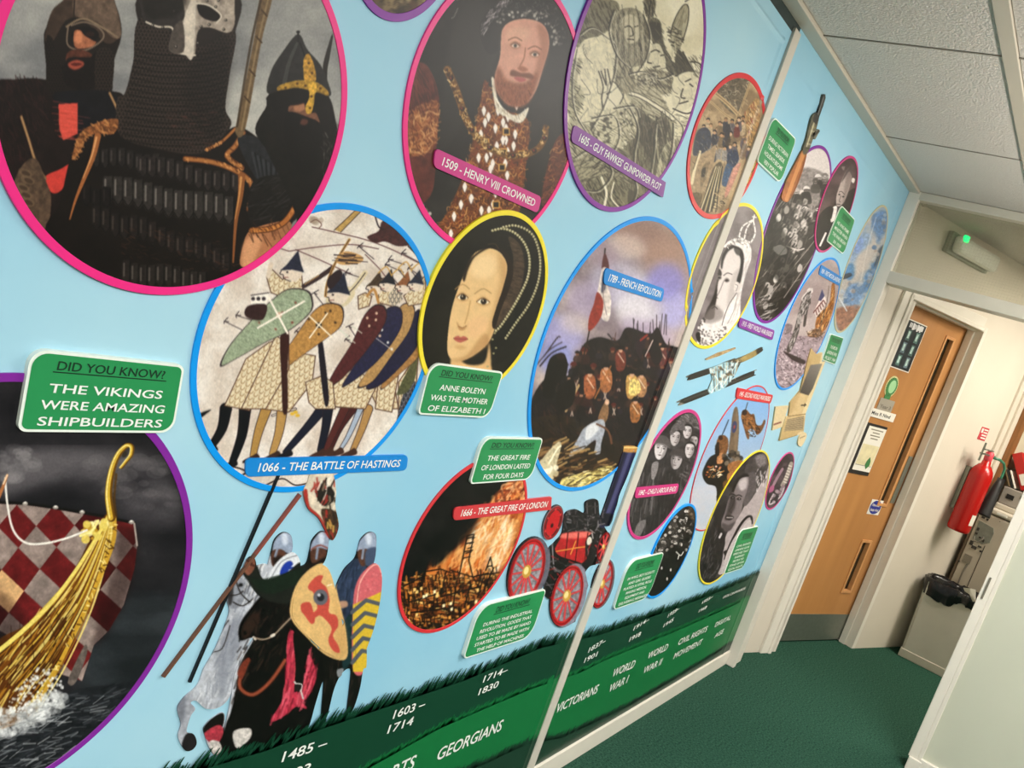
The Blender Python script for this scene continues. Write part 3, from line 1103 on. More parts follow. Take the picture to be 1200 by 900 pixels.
    def noise(self, amp=0.06, cell=6, seed=3, P=None):
        N = vnoise(self.h, self.w, max(1.5, cell*self.f), seed)
        g = (1+amp*(N-0.5)*2)[..., None]
        if P is None:
            self.I = np.clip(self.I*g, 0, 1)
        else:
            mb = self.mask(P)
            if mb is not None:
                M, (y0, y1, x0, x1) = mb
                S = self.I[y0:y1, x0:x1]
                A = M[..., None]
                S[:] = np.clip(S*(1-A+A*g[y0:y1, x0:x1]), 0, 1)

    def clouds(self, c1, c2, cell, seed=5, sx=1.0, con=1.6, P=None, a=1.0, soft=0):
        N = vnoise(self.h, int(self.w/sx)+2, max(2, cell*self.f), seed, 5)
        if sx != 1.0:
            N = N[:, (np.arange(self.w)/sx).astype(int)]
        N = N[:, :self.w]
        t = np.clip((N-0.5)*con*2+0.5, 0, 1)[..., None]
        C = hexc(c1)*(1-t)+hexc(c2)*t
        if P is None:
            self.I = self.I*(1-a)+C.astype(np.float32)*a
        else:
            mb = self.mask(P)
            if mb is not None:
                M, b = mb
                self.put((gblur(M, soft*self.f) if soft else blur(M, 1), b), C[b[0]:b[1], b[2]:b[3]], a)

    def face(self, cx, cy, w, h, rot, skin='#b98a6c', shade='#7d553d', hair='#2a1d16', eye='#241b18', lip='#8f4a40', light=None, yaw=0.0, cap=None):
        """a plain small human face: head w x h, turned by yaw (-1..1)"""
        c, s = math.cos(rot), math.sin(rot)
        T = lambda pts: [(cx+x*w*c-y*h*s, cy+x*w*s+y*h*c) for x, y in pts]
        self.poly(T([(-.5, -.15), (-.42, -.42), (-.15, -.56), (.18, -.56), (.43, -.4), (.5, -.12), (.45, .12), (.38, .3), (-.38, .3), (-.46, .1)]), hair)
        self.poly(T([(-.4, -.2), (-.33, -.36), (-.05, -.43), (.28, -.38), (.4, -.2), (.4, .05), (.33, .27), (.17, .44), (0, .5), (-.17, .44), (-.33, .25), (-.41, .02)]), skin)
        sd = 1 if yaw >= 0 else -1
        self.poly(T([(sd*.4, -.25), (sd*.41, .05), (sd*.33, .27), (sd*.12, .48), (sd*.16, .25), (sd*.24, .0), (sd*.24, -.25)]), shade, 0.55, soft=2)
        if light:
            self.poly(T([(-sd*.25, -.3), (-sd*.05, -.35), (-sd*.08, -.15), (-sd*.25, -.12)]), light, 0.5, soft=2)
        o = yaw*0.12
        for e in (-1, 1):
            self.poly(T([(o+e*.2-.1, -.1), (o+e*.2, -.135), (o+e*.2+.1, -.1), (o+e*.2, -.03)]), shade, 0.6, soft=1)
            self.poly(T([(o+e*.2-.06, -.07), (o+e*.2, -.095), (o+e*.2+.06, -.07), (o+e*.2, -.04)]), eye)
            self.line(T([(o+e*.2-.11, -.15), (o+e*.2, -.185), (o+e*.2+.11, -.155)]), max(1, w*.035), hair, 0.8)
        self.line(T([(o*1.6+.02*sd, -.1), (o*1.8+.06*sd, .08), (o*1.8, .13)]), max(1, w*.035), shade, 0.7)
        self.poly(T([(o*1.8-.08, .13), (o*1.8, .155), (o*1.8+.09, .125), (o*1.8, .175)]), shade, 0.8)
        self.poly(T([(o*1.5-.13, .265), (o*1.5, .24), (o*1.5+.13, .26), (o*1.5, .305)]), lip)
        if cap:
            self.poly(T([(-.56, -.2), (-.52, -.45), (-.25, -.66), (.2, -.68), (.5, -.48), (.56, -.2), (.2, -.28), (-.2, -.29)]), cap, noise=0.15, cell=6)
            self.poly(T([(-.55, -.18), (-.3, -.29), (.1, -.31), (.56, -.2), (.5, -.14), (.05, -.22), (-.3, -.2)]), shade, 0.8)

    def sample(self, px, py):
        x = np.clip((np.asarray(px)-self.x0)*self.k-0.5, 0, self.w-1.001)
        y = np.clip((np.asarray(py)-self.y0)*self.k-0.5, 0, self.h-1.001)
        x0, y0 = x.astype(int), y.astype(int)
        x1, y1 = np.minimum(x0+1, self.w-1), np.minimum(y0+1, self.h-1)
        fx, fy = (x-x0)[..., None], (y-y0)[..., None]
        J = self.I
        return (J[y0, x0]*(1-fx)+J[y0, x1]*fx)*(1-fy)+(J[y1, x0]*(1-fx)+J[y1, x1]*fx)*fy
# ================================================================== the printed pictures
ART = {}


def art(f):
    ART[f.__name__[2:]] = f
    return f


@art
def a_warriors():
    A = Art(-4, -4, 416, 352, 2.571, 2.0, '#9b9893', 11)
    A.clouds('#7f7e7e', '#bcb8b0', 170, 3, 1.8, 1.2)
    # left warrior ------------------------------------------------
    A.poly([(-20, 275), (60, 248), (150, 250), (250, 290), (350, 285), (385, 310), (370, 420), (250, 560), (180, 720), (60, 660), (-20, 500)], '#211715', noise=0.3, cell=40)
    A.hatch([(0, 280), (130, 250), (150, 400), (60, 520), (0, 470)], 260, 1.2, 26, 3, ['#3a2220', '#2d1d1b', '#151010'], 0.6, 0.5)
    A.poly([(150, 90), (170, 40), (215, 2), (240, -20), (330, -20), (358, 25), (374, 80), (374, 125), (360, 170), (348, 215), (340, 300), (250, 310), (160, 285), (148, 200), (142, 120)], '#211a16')
    A.poly([(150, 92), (168, 40), (200, 10), (225, -20), (330, -20), (360, 30), (373, 110), (330, 140), (262, 70), (210, 70), (165, 140), (146, 130)], '#43342a', noise=0.25, cell=22)
    A.poly([(240, -20), (330, -20), (362, 40), (374, 118), (345, 120), (310, 80), (270, 66), (232, 50)], '#6a5749', noise=0.3, cell=14)
    A.line([(235, -10), (232, 60)], 4, '#2b211b')
    A.line([(210, 90), (262, 66), (330, 100), (362, 122)], 6, '#85715c')
    A.line([(215, 90), (212, 140), (235, 158), (270, 160), (312, 135), (322, 112), (300, 88), (262, 76), (225, 86)], 5, '#7a695a')
    A.ell(268, 115, 40, 26, '#15100e')
    A.poly([(234, 104), (252, 102), (264, 116), (290, 132), (300, 138), (282, 152), (244, 156), (232, 140)], '#a5694c', noise=0.2, cell=10)
    A.poly([(240, 104), (252, 104), (258, 130), (246, 142), (234, 132)], '#c98460', soft=2)
    A.ell(281, 112, 14, 8, '#2c1a14')
    A.poly([(214, 168), (245, 158), (282, 170), (292, 196), (262, 232), (228, 226), (208, 200)], '#5d3527', noise=0.3, cell=8)
    A.poly([(205, 200), (222, 182), (280, 182), (298, 170), (318, 230), (280, 280), (215, 270), (190, 225)], '#17100e', noise=0.3, cell=8)
    A.poly([(216, 200), (240, 190), (262, 198), (258, 210), (236, 220), (218, 212)], '#a1503f', soft=1)
    A.poly([(222, 203), (240, 198), (258, 203), (238, 209)], '#5a221b')
    A.scales([(300, 165), (352, 170), (340, 300), (300, 290)], 10, '#1d1714', '#4a3a30')
    A.scales([(148, 130), (172, 135), (205, 270), (160, 280)], 9, '#171210', '#362a22')
    # collar, red patches, trims
    A.poly([(180, 288), (340, 285), (366, 330), (356, 400), (240, 420), (182, 330)], '#17161a', noise=0.25, cell=30)
    A.poly([(186, 324), (243, 320), (244, 412), (200, 432), (188, 396)], '#cf5446', False)
    A.hatch([(186, 324), (243, 320), (244, 412), (200, 432)], 26, 0.1, 50, 2, ['#a83a30', '#e0695a'], 0.6, 0.1)
    A.poly([(144, 545), (190, 520), (228, 504), (200, 576), (166, 590)], '#c5433a', noise=0.12, cell=20)
    for P, w in (([(74, 362), (96, 430), (118, 500), (146, 548)], 9), ([(340, 290), (366, 350), (366, 396)], 8)):
        A.line(P, w, '#7d6045')
        A.line(P, w*.4, '#b08b62')
    A.poly([(52, 560), (84, 500), (120, 490), (150, 560), (164, 610), (150, 700), (100, 690), (60, 630)], '#574537', noise=0.35, cell=12)
    for k in range(7):
        A.ell(85+9*math.sin(k*2.1), 530+22*k, 22, 12, '#7d664f', 0.4, 0.5)
        A.ell(88+9*math.sin(k*2.1), 532+22*k, 14, 7, '#3a2c22', 0.4, 0.7)
    A.line([(-5, 480), (30, 560), (70, 640)], 14, '#8b7a4a')
    # centre body -------------------------------------------------
    A.poly([(230, 470), (310, 420), (380, 405), (500, 455), (620, 468), (715, 392), (800, 435), (872, 500), (906, 610), (880, 700), (790, 790), (720, 880), (300, 880), (150, 720), (190, 620)], '#17110e', noise=0.3, cell=60)
    # neck of mail
    A.poly([(440, -10), (718, -10), (716, 120), (700, 240), (688, 335), (706, 385), (660, 445), (600, 475), (500, 462), (372, 420), (362, 310), (386, 290), (408, 210), (430, 110)], '#2a2320')
    A.scales([(436, 60), (600, 150), (716, 100), (700, 240), (688, 335), (704, 385), (655, 445), (600, 472), (500, 460), (374, 418), (362, 312), (388, 290), (410, 210)], 11, '#221b18', '#5b4c42', 0.06)
    for k in range(17):
        y = 170+17*k
        A.line([(418-2.6*k, y-12), (500, y+6), (620, y+2), (698-1.0*k, y-18)], 5, '#120e0c', 0.55)
    A.poly([(600, 180), (700, 110), (690, 330), (640, 430), (560, 300)], '#120d0b', 0.35, soft=14)
    A.hatch([(520, 330), (640, 300), (650, 440), (540, 440)], 50, 0.1, 20, 3, ['#6b3f34', '#4e332c'], 0.4, 0.2)
    # helmet
    A.poly([(438, -20), (600, -20), (600, 60), (530, 100), (450, 80), (436, 40)], '#35302d', noise=0.25, cell=16)
    A.poly([(570, -20), (700, -20), (717, 50), (712, 96), (690, 108), (640, 92), (606, 104), (596, 176), (572, 176), (520, 160), (536, 96), (566, 60)], '#a99b8e', noise=0.3, cell=16)
    A.poly([(566, 60), (590, 0), (600, 0), (592, 176), (570, 176), (556, 130)], '#cfc2b3', noise=0.12, cell=16)
    A.line([(450, 76), (486, 90), (530, 96), (524, 156), (572, 174), (598, 176)], 5, '#d6c9b8')
    A.poly([(520, 160), (530, 100), (556, 70), (566, 120), (560, 168)], '#544b45', noise=0.2, cell=10)
    A.poly([(606, 22), (640, 30), (672, 56), (660, 74), (626, 66), (608, 48)], '#1a1513')
    A.line([(600, 20), (640, 26), (676, 56), (662, 78)], 4, '#d8ccbc')
    for q in ((470, 86), (500, 92), (534, 44), (634, 12), (660, 30), (616, 90), (640, 84), (684, 98), (606, 140), (540, 150), (690, 70), (668, 10)):
        A.ell(q[0], q[1], 4.5, 4.5, '#2c2622')
        A.ell(q[0]-1, q[1]-1, 2, 2, '#d8d0c4')
    A.poly([(445, -10), (566, -10), (560, 40), (510, 66), (452, 60)], '#17130f', 0.6, soft=5)
    # lamellar rows
    def lam(x0, y0, x1, y1, n, h, w, seed, lo='#2b2725', hi='#55504c'):
        for i in range(n):
            t = i/(n-1)
            x, y = x0+(x1-x0)*t, y0+(y1-y0)*t+6*math.sin(t*9+seed)
            A.poly([(x-w/2, y), (x, y-5), (x+w/2, y), (x+w/2, y+h*.75), (x, y+h), (x-w/2, y+h*.75)], lo, noise=0.3, cell=8)
            A.line([(x-w*.28, y+5), (x-w*.3, y+h*.6)], w*.2, hi, 0.75)
            A.line([(x-w*.45, y+h*.75), (x, y+h*.97), (x+w*.45, y+h*.75)], 2.5, '#0c0908')
            A.line([(x+w*.5, y), (x+w*.5, y+h*.8)], 4, '#0a0706')
    lam(300, 455, 480, 480, 8, 56, 22, 1, '#26211f', '#57504b')
    lam(440, 480, 720, 540, 11, 60, 25, 2, '#2a2422', '#665c56')
    lam(335, 545, 700, 610, 13, 82, 29, 3, '#332e2b', '#857d76')
    lam(270, 570, 330, 580, 3, 60, 24, 3, '#1a1514', '#332c29')
    lam(300, 640, 470, 680, 7, 70, 25, 4, '#221c1a', '#51473f')
    lam(470, 690, 690, 770, 9, 60, 25, 5, '#241d1b', '#564a42')
    lam(390, 800, 620, 830, 10, 70, 24, 6, '#28221f', '#6a615a')
    A.hatch([(390, 690), (690, 740), (690, 830), (400, 790)], 140, 0.3, 16, 3, ['#4a2f22', '#33221a', '#0d0908'], 0.6, 0.6)
    # edges of braid
    for P, w in (([(568, 488), (640, 496), (700, 515), (752, 545), (770, 580), (760, 640)], 17), ([(742, 410), (718, 450), (694, 480), (738, 515)], 17), ([(718, 398), (676, 438), (632, 460)], 10)):
        A.line(P, w, '#6e4225')
        A.line(P, w*.6, '#a8703f')
        A.hatch(np.concatenate([np.array(P)+[5, -5], np.array(P)[::-1]+[-5, 5]]), 30, 1.0, 9, 3, ['#d9a168', '#4f2d18'], 0.7, 0.6)
    A.line([(738, 540), (734, 600), (720, 680), (712, 800)], 22, '#8a5730', w2=5)
    A.line([(736, 545), (730, 600), (718, 670)], 8, '#c28d57', w2=2)
    A.poly([(366, 372), (330, 370), (268, 396), (242, 430), (226, 490), (250, 470), (268, 430), (300, 412), (352, 412)], '#8d5a35', noise=0.3, cell=8)
    A.hatch([(366, 372), (330, 370), (268, 396), (242, 430), (226, 490), (250, 470), (268, 430), (300, 412), (352, 412)], 90, 0.7, 14, 4, ['#c48a55', '#5a3720'], 0.7, 0.6)
    A.line([(304, 420), (290, 480), (262, 550), (238, 610), (220, 670)], 20, '#9c6238', w2=4)
    A.line([(300, 424), (286, 480), (260, 546)], 7, '#d09a68', w2=2)
    # right shoulder plates
    A.poly([(725, 430), (790, 425), (850, 480), (880, 530), (850, 590), (790, 560)], '#26272a', noise=0.3, cell=12)
    for k in range(7):
        A.line([(770+16*k, 470+11*k), (790+10*k, 560+6*k)], 8, '#43464a', 0.6, w2=3)
        A.line([(778+16*k, 470+11*k), (800+10*k, 560+6*k)], 4, '#0e0e10', 0.8)
    A.poly([(770, 560), (880, 540), (912, 610), (890, 680), (770, 690)], '#1b1715', noise=0.3, cell=14)
    A.hatch([(780, 560), (880, 545), (905, 620), (790, 680)], 60, -0.5, 40, 4, ['#33312f', '#0d0b0a'], 0.6, 0.3)
    # hand and arm band
    A.poly([(742, 750), (770, 700), (880, 676), (872, 730), (800, 800), (736, 812)], '#a5714f', noise=0.15, cell=30)
    A.poly([(742, 750), (766, 720), (800, 730), (770, 800), (740, 812)], '#d09a72', soft=6)
    A.hatch([(770, 705), (870, 680), (860, 720), (780, 740)], 16, 1.2, 40, 4, ['#3c2416', '#5e3a24'], 0.6, 0.3)
    P = [(768, 704), (820, 700), (862, 682), (890, 648), (912, 606)]
    A.line(P, 19, '#5b3318')
    A.line(P, 13, '#a96a35')
    A.hatch(np.concatenate([np.array(P)+[5, -5], np.array(P)[::-1]+[-5, 5]]), 40, 1.0, 10, 3, ['#d79a58', '#4a2812'], 0.7, 0.6)
    # spear shafts
    A.poly([(796, -10), (832, -10), (796, 140), (748, 400), (718, 408), (730, 350), (776, 120)], '#6f5a41', noise=0.2, cell=10)
    A.line([(822, -10), (784, 150), (738, 400)], 6, '#9c8360', 0.7)
    A.line([(800, -10), (764, 150), (724, 390)], 7, '#3f3021', 0.8)
    for y in (40, 120, 220, 300):
        A.line([(806-y*.2, y), (822-y*.2, y+18)], 5, '#4a3826')
    A.line([(1010, 120), (1000, 180), (992, 240), (996, 400)], 6, '#1c1814')
    A.poly([(1012, 110), (1000, 190), (988, 236), (984, 200)], '#221d19')
    # right warrior -----------------------------------------------
    A.poly([(815, 300), (860, 270), (950, 262), (1000, 300), (1020, 370), (1030, 460), (985, 600), (910, 690), (905, 600), (870, 520), (780, 412), (812, 330)], '#13100e', noise=0.3, cell=12)
    A.poly([(908, 112), (935, 158), (975, 205), (998, 258), (1000, 300), (905, 262), (818, 292), (826, 225), (862, 165)], '#2b2a29', noise=0.2, cell=16)
    A.line([(908, 104), (908, 140)], 5, '#1d1a18')
    A.ell(908, 106, 6, 4, '#1d1a18')
    A.line([(905, 140), (880, 200), (866, 262)], 9, '#4d4c4a', 0.7, w2=14)
    A.line([(914, 140), (930, 190), (930, 250)], 4, '#0f0e0d')
    A.poly([(924, 190), (940, 172), (956, 206), (962, 250), (940, 262), (926, 250)], '#b98d3c', noise=0.4, cell=6)
    A.poly([(850, 268), (905, 252), (960, 256), (996, 282), (996, 298), (950, 284), (900, 274), (850, 284)], '#a88337', noise=0.35, cell=6)
    A.poly([(938, 262), (962, 262), (958, 310), (946, 354), (932, 352), (930, 330), (942, 300)], '#cfa443', noise=0.3, cell=7)
    for q in ((940, 200), (950, 230), (870, 274), (905, 262), (930, 268), (975, 276), (948, 300), (944, 335)):
        A.ell(q[0], q[1], 4, 4, '#5a3f14')
    A.poly([(880, 330), (900, 320), (925, 318), (934, 352), (962, 350), (974, 392), (940, 372), (900, 368), (880, 352)], '#7a5441', noise=0.25, cell=8)
    A.poly([(895, 322), (922, 320), (926, 340), (900, 344)], '#a9775a', soft=2)
    A.poly([(846, 286), (890, 280), (930, 284), (932, 316), (880, 326)], '#0d0a09', 0.9, soft=2)
    A.poly([(960, 290), (992, 300), (990, 330), (962, 330)], '#0d0a09', 0.9, soft=2)
    A.poly([(872, 350), (930, 360), (980, 390), (975, 470), (940, 540), (890, 500), (868, 430)], '#0d0a09', noise=0.4, cell=5)
    A.poly([(920, 368), (938, 372), (932, 386), (914, 384)], '#5d3a30', soft=1)
    A.poly([(790, 400), (830, 330), (840, 430), (900, 560), (980, 600), (920, 690), (880, 600)], '#15120f', noise=0.4, cell=20)
    A.hatch([(985, 400), (1030, 380), (1025, 480), (985, 540)], 60, 1.4, 14, 3, ['#4a4744', '#2a2725', '#64605a'], 0.6, 0.6)
    A.noise(0.10, 3, 8)
    A.I = blur(A.I, 1)
    return A


@art
def a_longship():
    A = Art(-4, 430, 232, 904, 1.8, 2.4, '#2b282b', 12)
    o = 430-400
    A.yoff = o
    f = lambda P: [(x, y-54) for x, y in P]     # crop began at y=400, the canvas at y=430
    A.clouds('#1d1b1f', '#3a373a', 120, 2, 2.0, 1.3)
    A.clouds('#39363a', '#757073', 90, 7, 2.2, 1.6, f([(-10, 240), (120, 220), (240, 230), (330, 250), (390, 330), (380, 400), (300, 390), (150, 300), (-10, 330)]), 0.75, 12)
    A.blobs(f([(-10, 235), (60, 225), (90, 260), (40, 290), (-10, 290)]), 30, 16, ['#8c8789', '#6a6668', '#a19c9c'], 0.25, 0.6)
    A.blobs(f([(180, 255), (330, 240), (380, 330), (300, 350), (200, 300)]), 40, 18, ['#6a6567', '#565255', '#7f7a7b'], 0.22, 0.6)
    A.clouds('#232629', '#3c4145', 60, 9, 2.5, 1.5, f([(200, 560), (400, 540), (400, 720), (180, 740)]), 0.8, 14)
    # sea
    A.poly(f([(-10, 790), (60, 790), (170, 735), (260, 722), (400, 700), (330, 905), (-10, 905)]), '#26272b', noise=0.3, cell=14)
    A.hatch(f([(-10, 800), (170, 740), (360, 720), (250, 905), (-10, 905)]), 260, -0.25, 34, 3, ['#4a4d52', '#131417', '#6d7074', '#1b1d21'], 0.5, 0.35)
    # sail with diamonds
    S = f([(-10, 342), (60, 345), (130, 355), (200, 368), (288, 384), (296, 432), (290, 480), (268, 555), (236, 610), (205, 640), (180, 716), (130, 700), (60, 640), (-10, 600)])
    A.poly(S, '#6e2426', False)
    sm = A.mask(S, False)
    cols = ['#8d807c', '#6b1d20', '#561619', '#937f78']
    du, dv = np.array([62, 62.0]), np.array([-50, 64.0])
    for i in range(-7, 9):
        for j in range(-7, 9):
            o_ = np.array([98, 480-54.0])+du*i*.72+dv*j*.72
            P = [o_, o_+du*.72, o_+du*.72+dv*.72, o_+dv*.72]
            P = [(x+8*math.sin(y*.012), y) for x, y in P]
            c = '#94847d' if (i+j) % 2 == 0 else ('#6a2022' if (i-j) % 3 else '#4c1518')
            if (i, j) == (-1, 1):
                c = '#d3ab7c'
            mb = A.mask(P, False)
            if mb is None or sm is None:
                continue
            M, (y0, y1, x0, x1) = mb
            sy0, sy1, sx0, sx1 = sm[1]
            Mb = np.zeros((A.h, A.w), np.float32)
            Mb[sy0:sy1, sx0:sx1] = sm[0]
            A.seed += 1
            N = vnoise(y1-y0, x1-x0, 16*A.f, A.seed)
            C = np.clip(hexc(c)*(0.75+0.5*N[..., None]), 0, 1)
            A.put((M*Mb[y0:y1, x0:x1], (y0, y1, x0, x1)), C)
    A.poly(f([(255, 395), (296, 400), (292, 480), (262, 570), (205, 645), (228, 540), (250, 460)]), '#1d0b0c', 0.45, soft=8)
    A.poly(f([(-10, 520), (60, 600), (10, 700), (-10, 700)]), '#1d0b0c', 0.4, soft=10)
    A.line(f([(-10, 338), (60, 342), (130, 352), (210, 366), (290, 383)]), 6, '#1a1615')
    for q in ((60, 342), (124, 350), (180, 360), (236, 371), (284, 381)):
        A.ell(q[0], q[1]-54, 6, 4, '#a39a92')
        A.ell(q[0], q[1]-56, 3, 2, '#e7e2da')
    A.line(f([(290, 384), (296, 430)]), 4, '#a59a92')
    # hull with gilded strakes
    A.poly(f([(236, 360), (252, 380), (248, 420), (228, 480), (190, 560), (150, 640), (104, 740), (70, 790), (-10, 810), (-10, 650), (60, 598), (118, 540), (170, 470), (205, 400)]), '#5b3413', noise=0.3, cell=30)
    A.poly(f([(190, 480), (244, 420), (226, 490), (180, 590), (110, 740), (60, 700)]), '#3a1f0c', 0.6, soft=8)
    for k in range(15):
        t = k/14
        P = f([(236+10*t, 364+12*t), (206+28*t, 420+30*t), (150+48*t, 506+64*t), (70+70*t, 594+100*t), (-10+88*t, 664+126*t)])
        A.line(P, 5.5 if k % 2 == 0 else 3, ['#d9b94c', '#9c6b22', '#e6d27e', '#7c4a18'][k % 4], 0.9, w2=7 if k % 3 == 0 else 3)
    for k in range(6):
        t = k/5
        A.line(f([(120-90*t, 560+40*t), (150-120*t, 640+70*t), (100-80*t, 730+50*t)]), 2, '#2e1708', 0.5)
    A.hatch(f([(60, 600), (160, 520), (140, 640), (60, 760), (0, 760), (0, 690)]), 120, 2.2, 46, 3, ['#e9d37a', '#b98a30', '#442409', '#8f5f22'], 0.7, 0.15)
    A.line(f([(-10, 664), (60, 606), (118, 548), (170, 478), (206, 420), (238, 366)]), 10, '#e8d675', 0.95, w2=6)
    A.line(f([(248, 372), (246, 420), (222, 486), (186, 566), (140, 664), (84, 770)]), 9, '#caa03a', 0.95)
    A.hatch(f([(244, 372), (252, 400), (226, 490), (170, 610), (90, 780), (80, 770), (150, 630), (220, 470)]), 60, 0.6, 8, 3, ['#5a3a10', '#f0e09a'], 0.8, 0.8)
    A.poly(f([(160, 690), (186, 640), (190, 660), (166, 720), (150, 720)]), '#6d625c', noise=0.3, cell=8)
    # prow
    P = f([(242, 372), (236, 330), (238, 296), (246, 262), (258, 236), (274, 220), (285, 222), (284, 238), (274, 252), (263, 266)])
    A.line(P, 17, '#6e4b14', w2=6)
    A.line([(x-2, y) for x, y in P], 11, '#cfab3e', w2=4)
    A.line([(x-4, y) for x, y in P], 3, '#f3e69c', 0.9, w2=2)
    A.ell(270, 238-54, 5, 7, '#3a342c', 0.5)
    A.line(f([(252, 280), (248, 330), (252, 370)]), 5, '#5b3b10', 0.7)
    A.blobs(f([(180, 400), (200, 372), (228, 380), (216, 410), (186, 420)]), 24, 7, ['#e3cd6a', '#b98f2d', '#f4e9ab'], 0.9)
    A.line(f([(176, 410), (200, 400), (214, 378)]), 5, '#f0e398')
    A.line(f([(18, 288), (22, 340), (34, 396), (60, 424), (100, 426), (150, 414), (190, 398)]), 4.5, '#e8e2da')
    A.line(f([(4, 328), (14, 304), (22, 282)]), 8, '#b0744a', w2=5)
    A.line(f([(14, 300), (22, 282)]), 4, '#e6c7a4')
    # spray
    A.blobs(f([(-10, 780), (60, 770), (110, 740), (150, 750), (120, 790), (40, 830), (-10, 830)]), 260, 7, ['#e8e8e6', '#bfc0c0', '#8d8f92', '#ffffff'], 0.35)
    A.blobs(f([(20, 770), (70, 700), (110, 690), (140, 730), (100, 780)]), 200, 2.6, ['#f4f4f2', '#d5d6d6'], 0.7)
    A.hatch(f([(-10, 800), (100, 770), (220, 750), (180, 880), (-10, 900)]), 120, -0.3, 30, 2.4, ['#c9cbcc', '#8a8d90'], 0.5, 0.4)
    A.noise(0.10, 3, 4)
    A.I = blur(A.I, 1)
    return A


@art
def a_shieldmen():
    A = Art(210, 230, 515, 585, 2.571, 2.2, '#d9cec3', 13)
    A.clouds('#cfc1b4', '#e6ddd4', 60, 4, 1.0, 1.4)
    A.hatch([(0, 0), (780, 0), (780, 910), (0, 910)], 2600, 0.4, 9, 1.4, ['#c4b4a6', '#efe8e0', '#b8a79a'], 0.4, 1.6, False)
    ink = '#2e2127'
    # borders and lines of thread
    for P in ([(330, 165), (420, 152), (520, 145), (600, 158)], [(400, 92), (470, 108), (560, 130), (640, 160), (720, 200)], [(350, 160), (420, 190), (520, 235)], [(560, 175), (600, 215), (620, 240)], [(250, 140), (330, 165)]):
        A.line(P, 3, '#5a3233', 0.9)
    A.poly([(466, 100), (530, 42), (548, 44), (486, 108)], '#b7965a', False, noise=0.15, cell=6)
    A.line([(466, 102), (532, 40)], 2, ink)
    A.line([(486, 108), (548, 44)], 2, ink)
    # dark animals near the rim
    A.poly([(566, 122), (600, 104), (612, 74), (650, 72), (690, 100), (704, 140), (660, 150), (620, 136), (590, 140)], '#4a2a2a', noise=0.3, cell=8)
    A.line([(590, 60), (600, 90), (614, 100)], 4, ink)
    A.line([(690, 150), (720, 180)], 5, ink)
    A.line([(640, 74), (640, 50)], 5, '#3a2326')
    A.blobs([(395, 70), (425, 68), (430, 90), (400, 96)], 6, 9, ['#a99684'], 0.6)
    A.line([(395, 78), (412, 70), (428, 84), (420, 96)], 3, '#7a5a50')
    # arrows
    for (x, y, a, L) in ((170, 358, .3, 70), (135, 376, .45, 110), (405, 290, .9, 70), (350, 405, .6, 60), (540, 150, .7, 60), (500, 230, .3, 60), (630, 190, .3, 50), (670, 170, .5, 60), (690, 215, .6, 60), (620, 205, .4, 60), (510, 390, 1.0, 50), (500, 430, .6, 50)):
        dx, dy = math.cos(a)*L, math.sin(a)*L
        A.line([(x, y), (x+dx, y+dy)], 2.5, ink, 0.9)
        for q in (-.7, 0, .7):
            A.line([(x, y), (x+14*math.cos(a+math.pi+q)*-.4+10*math.cos(a+q*2), y+10*math.sin(a+q*2)-3)], 2.5, ink)
    def mailcoat(P, seed=0):
        A.poly(P, '#d8c7a6', False)
        A.scales(P, 17, '#ddd0b4', '#a5835d', 0.5+seed*.2, 1.0, 1.0, False)
        A.line(list(P)+[P[0]], 3, '#5d4033', smooth=False)
    def leg(P, col, w=24, w2=14):
        A.line(P, w+4, ink, w2=w2+3)
        A.line(P, w, col, w2=w2)
    def foot(x, y, col, d=-1):
        A.poly([(x+8, y-16), (x+14, y+2), (x+d*30, y+14), (x+d*34, y+6), (x-8, y-8)], col)
    def head(x, y, s, helm, ang=.15, skin='#ddcdbd'):
        A.poly([(x-.5*s, y-.05*s), (x-.45*s, y+.3*s), (x-.15*s, y+.55*s), (x+.3*s, y+.5*s), (x+.5*s, y)], skin)
        A.line([(x-.5*s, y-.05*s), (x-.62*s, y+.18*s), (x-.45*s, y+.24*s), (x-.42*s, y+.42*s), (x-.1*s, y+.56*s)], 2.5, ink)
        A.ell(x-.25*s, y+.1*s, .06*s, .05*s, ink)
        A.line([(x-.42*s, y+.36*s), (x-.2*s, y+.36*s)], 2.2, '#7a3a35')
        A.poly([(x-.62*s, y+.02*s), (x-.3*s, y-.25*s), (x+.3*s, y-1.0*s), (x+.45*s, y-.3*s), (x+.6*s, y+.12*s), (x, y-.02*s)], helm, False, noise=0.2, cell=5)
    # mailed men, right to left
    for P in ([(560, 560), (640, 520), (660, 640), (600, 640)], [(600, 550), (660, 540), (640, 650), (590, 640)]):
        mailcoat(P)
    mailcoat([(660, 560), (720, 470), (712, 600), (660, 680)], 1)
    A.scales([(680, 580), (712, 560), (690, 640), (655, 680)], 13, '#2d2f38', '#9d96a0')
    leg([(520, 640), (480, 700), (450, 770)], '#4b2324', 26, 15)
    leg([(498, 640), (470, 700), (440, 765)], '#5a2c2a', 24, 15)
    leg([(570, 640), (550, 700), (520, 770)], '#b08a57', 24, 14)
    leg([(545, 640), (510, 720), (480, 770)], '#a9b4c4', 16, 8)
    for x, y in ((450, 772), (520, 774), (480, 772)):
        foot(x, y, '#4b3128')
    mailcoat([(400, 560), (470, 560), (560, 570), (580, 600), (560, 640), (470, 635), (410, 640), (425, 600)], .3)
    mailcoat([(440, 575), (520, 520), (600, 560), (560, 640), (450, 632)], .6)
    # coloured shields, overlapping
    def shield(P, col, spots, c2='#d8cab8', ncell=5):
        A.poly(P, ink)
        Q = np.array(P, float)
        c = Q.mean(0)
        A.poly((Q-c)*0.965+c, col, noise=0.22, cell=ncell)
        for (x, y) in spots:
            A.ell(x, y, 4, 4, c2)
    A.poly([(656, 590), (690, 520), (715, 480), (712, 540), (690, 585), (664, 598)], '#59593c', noise=0.3, cell=5)
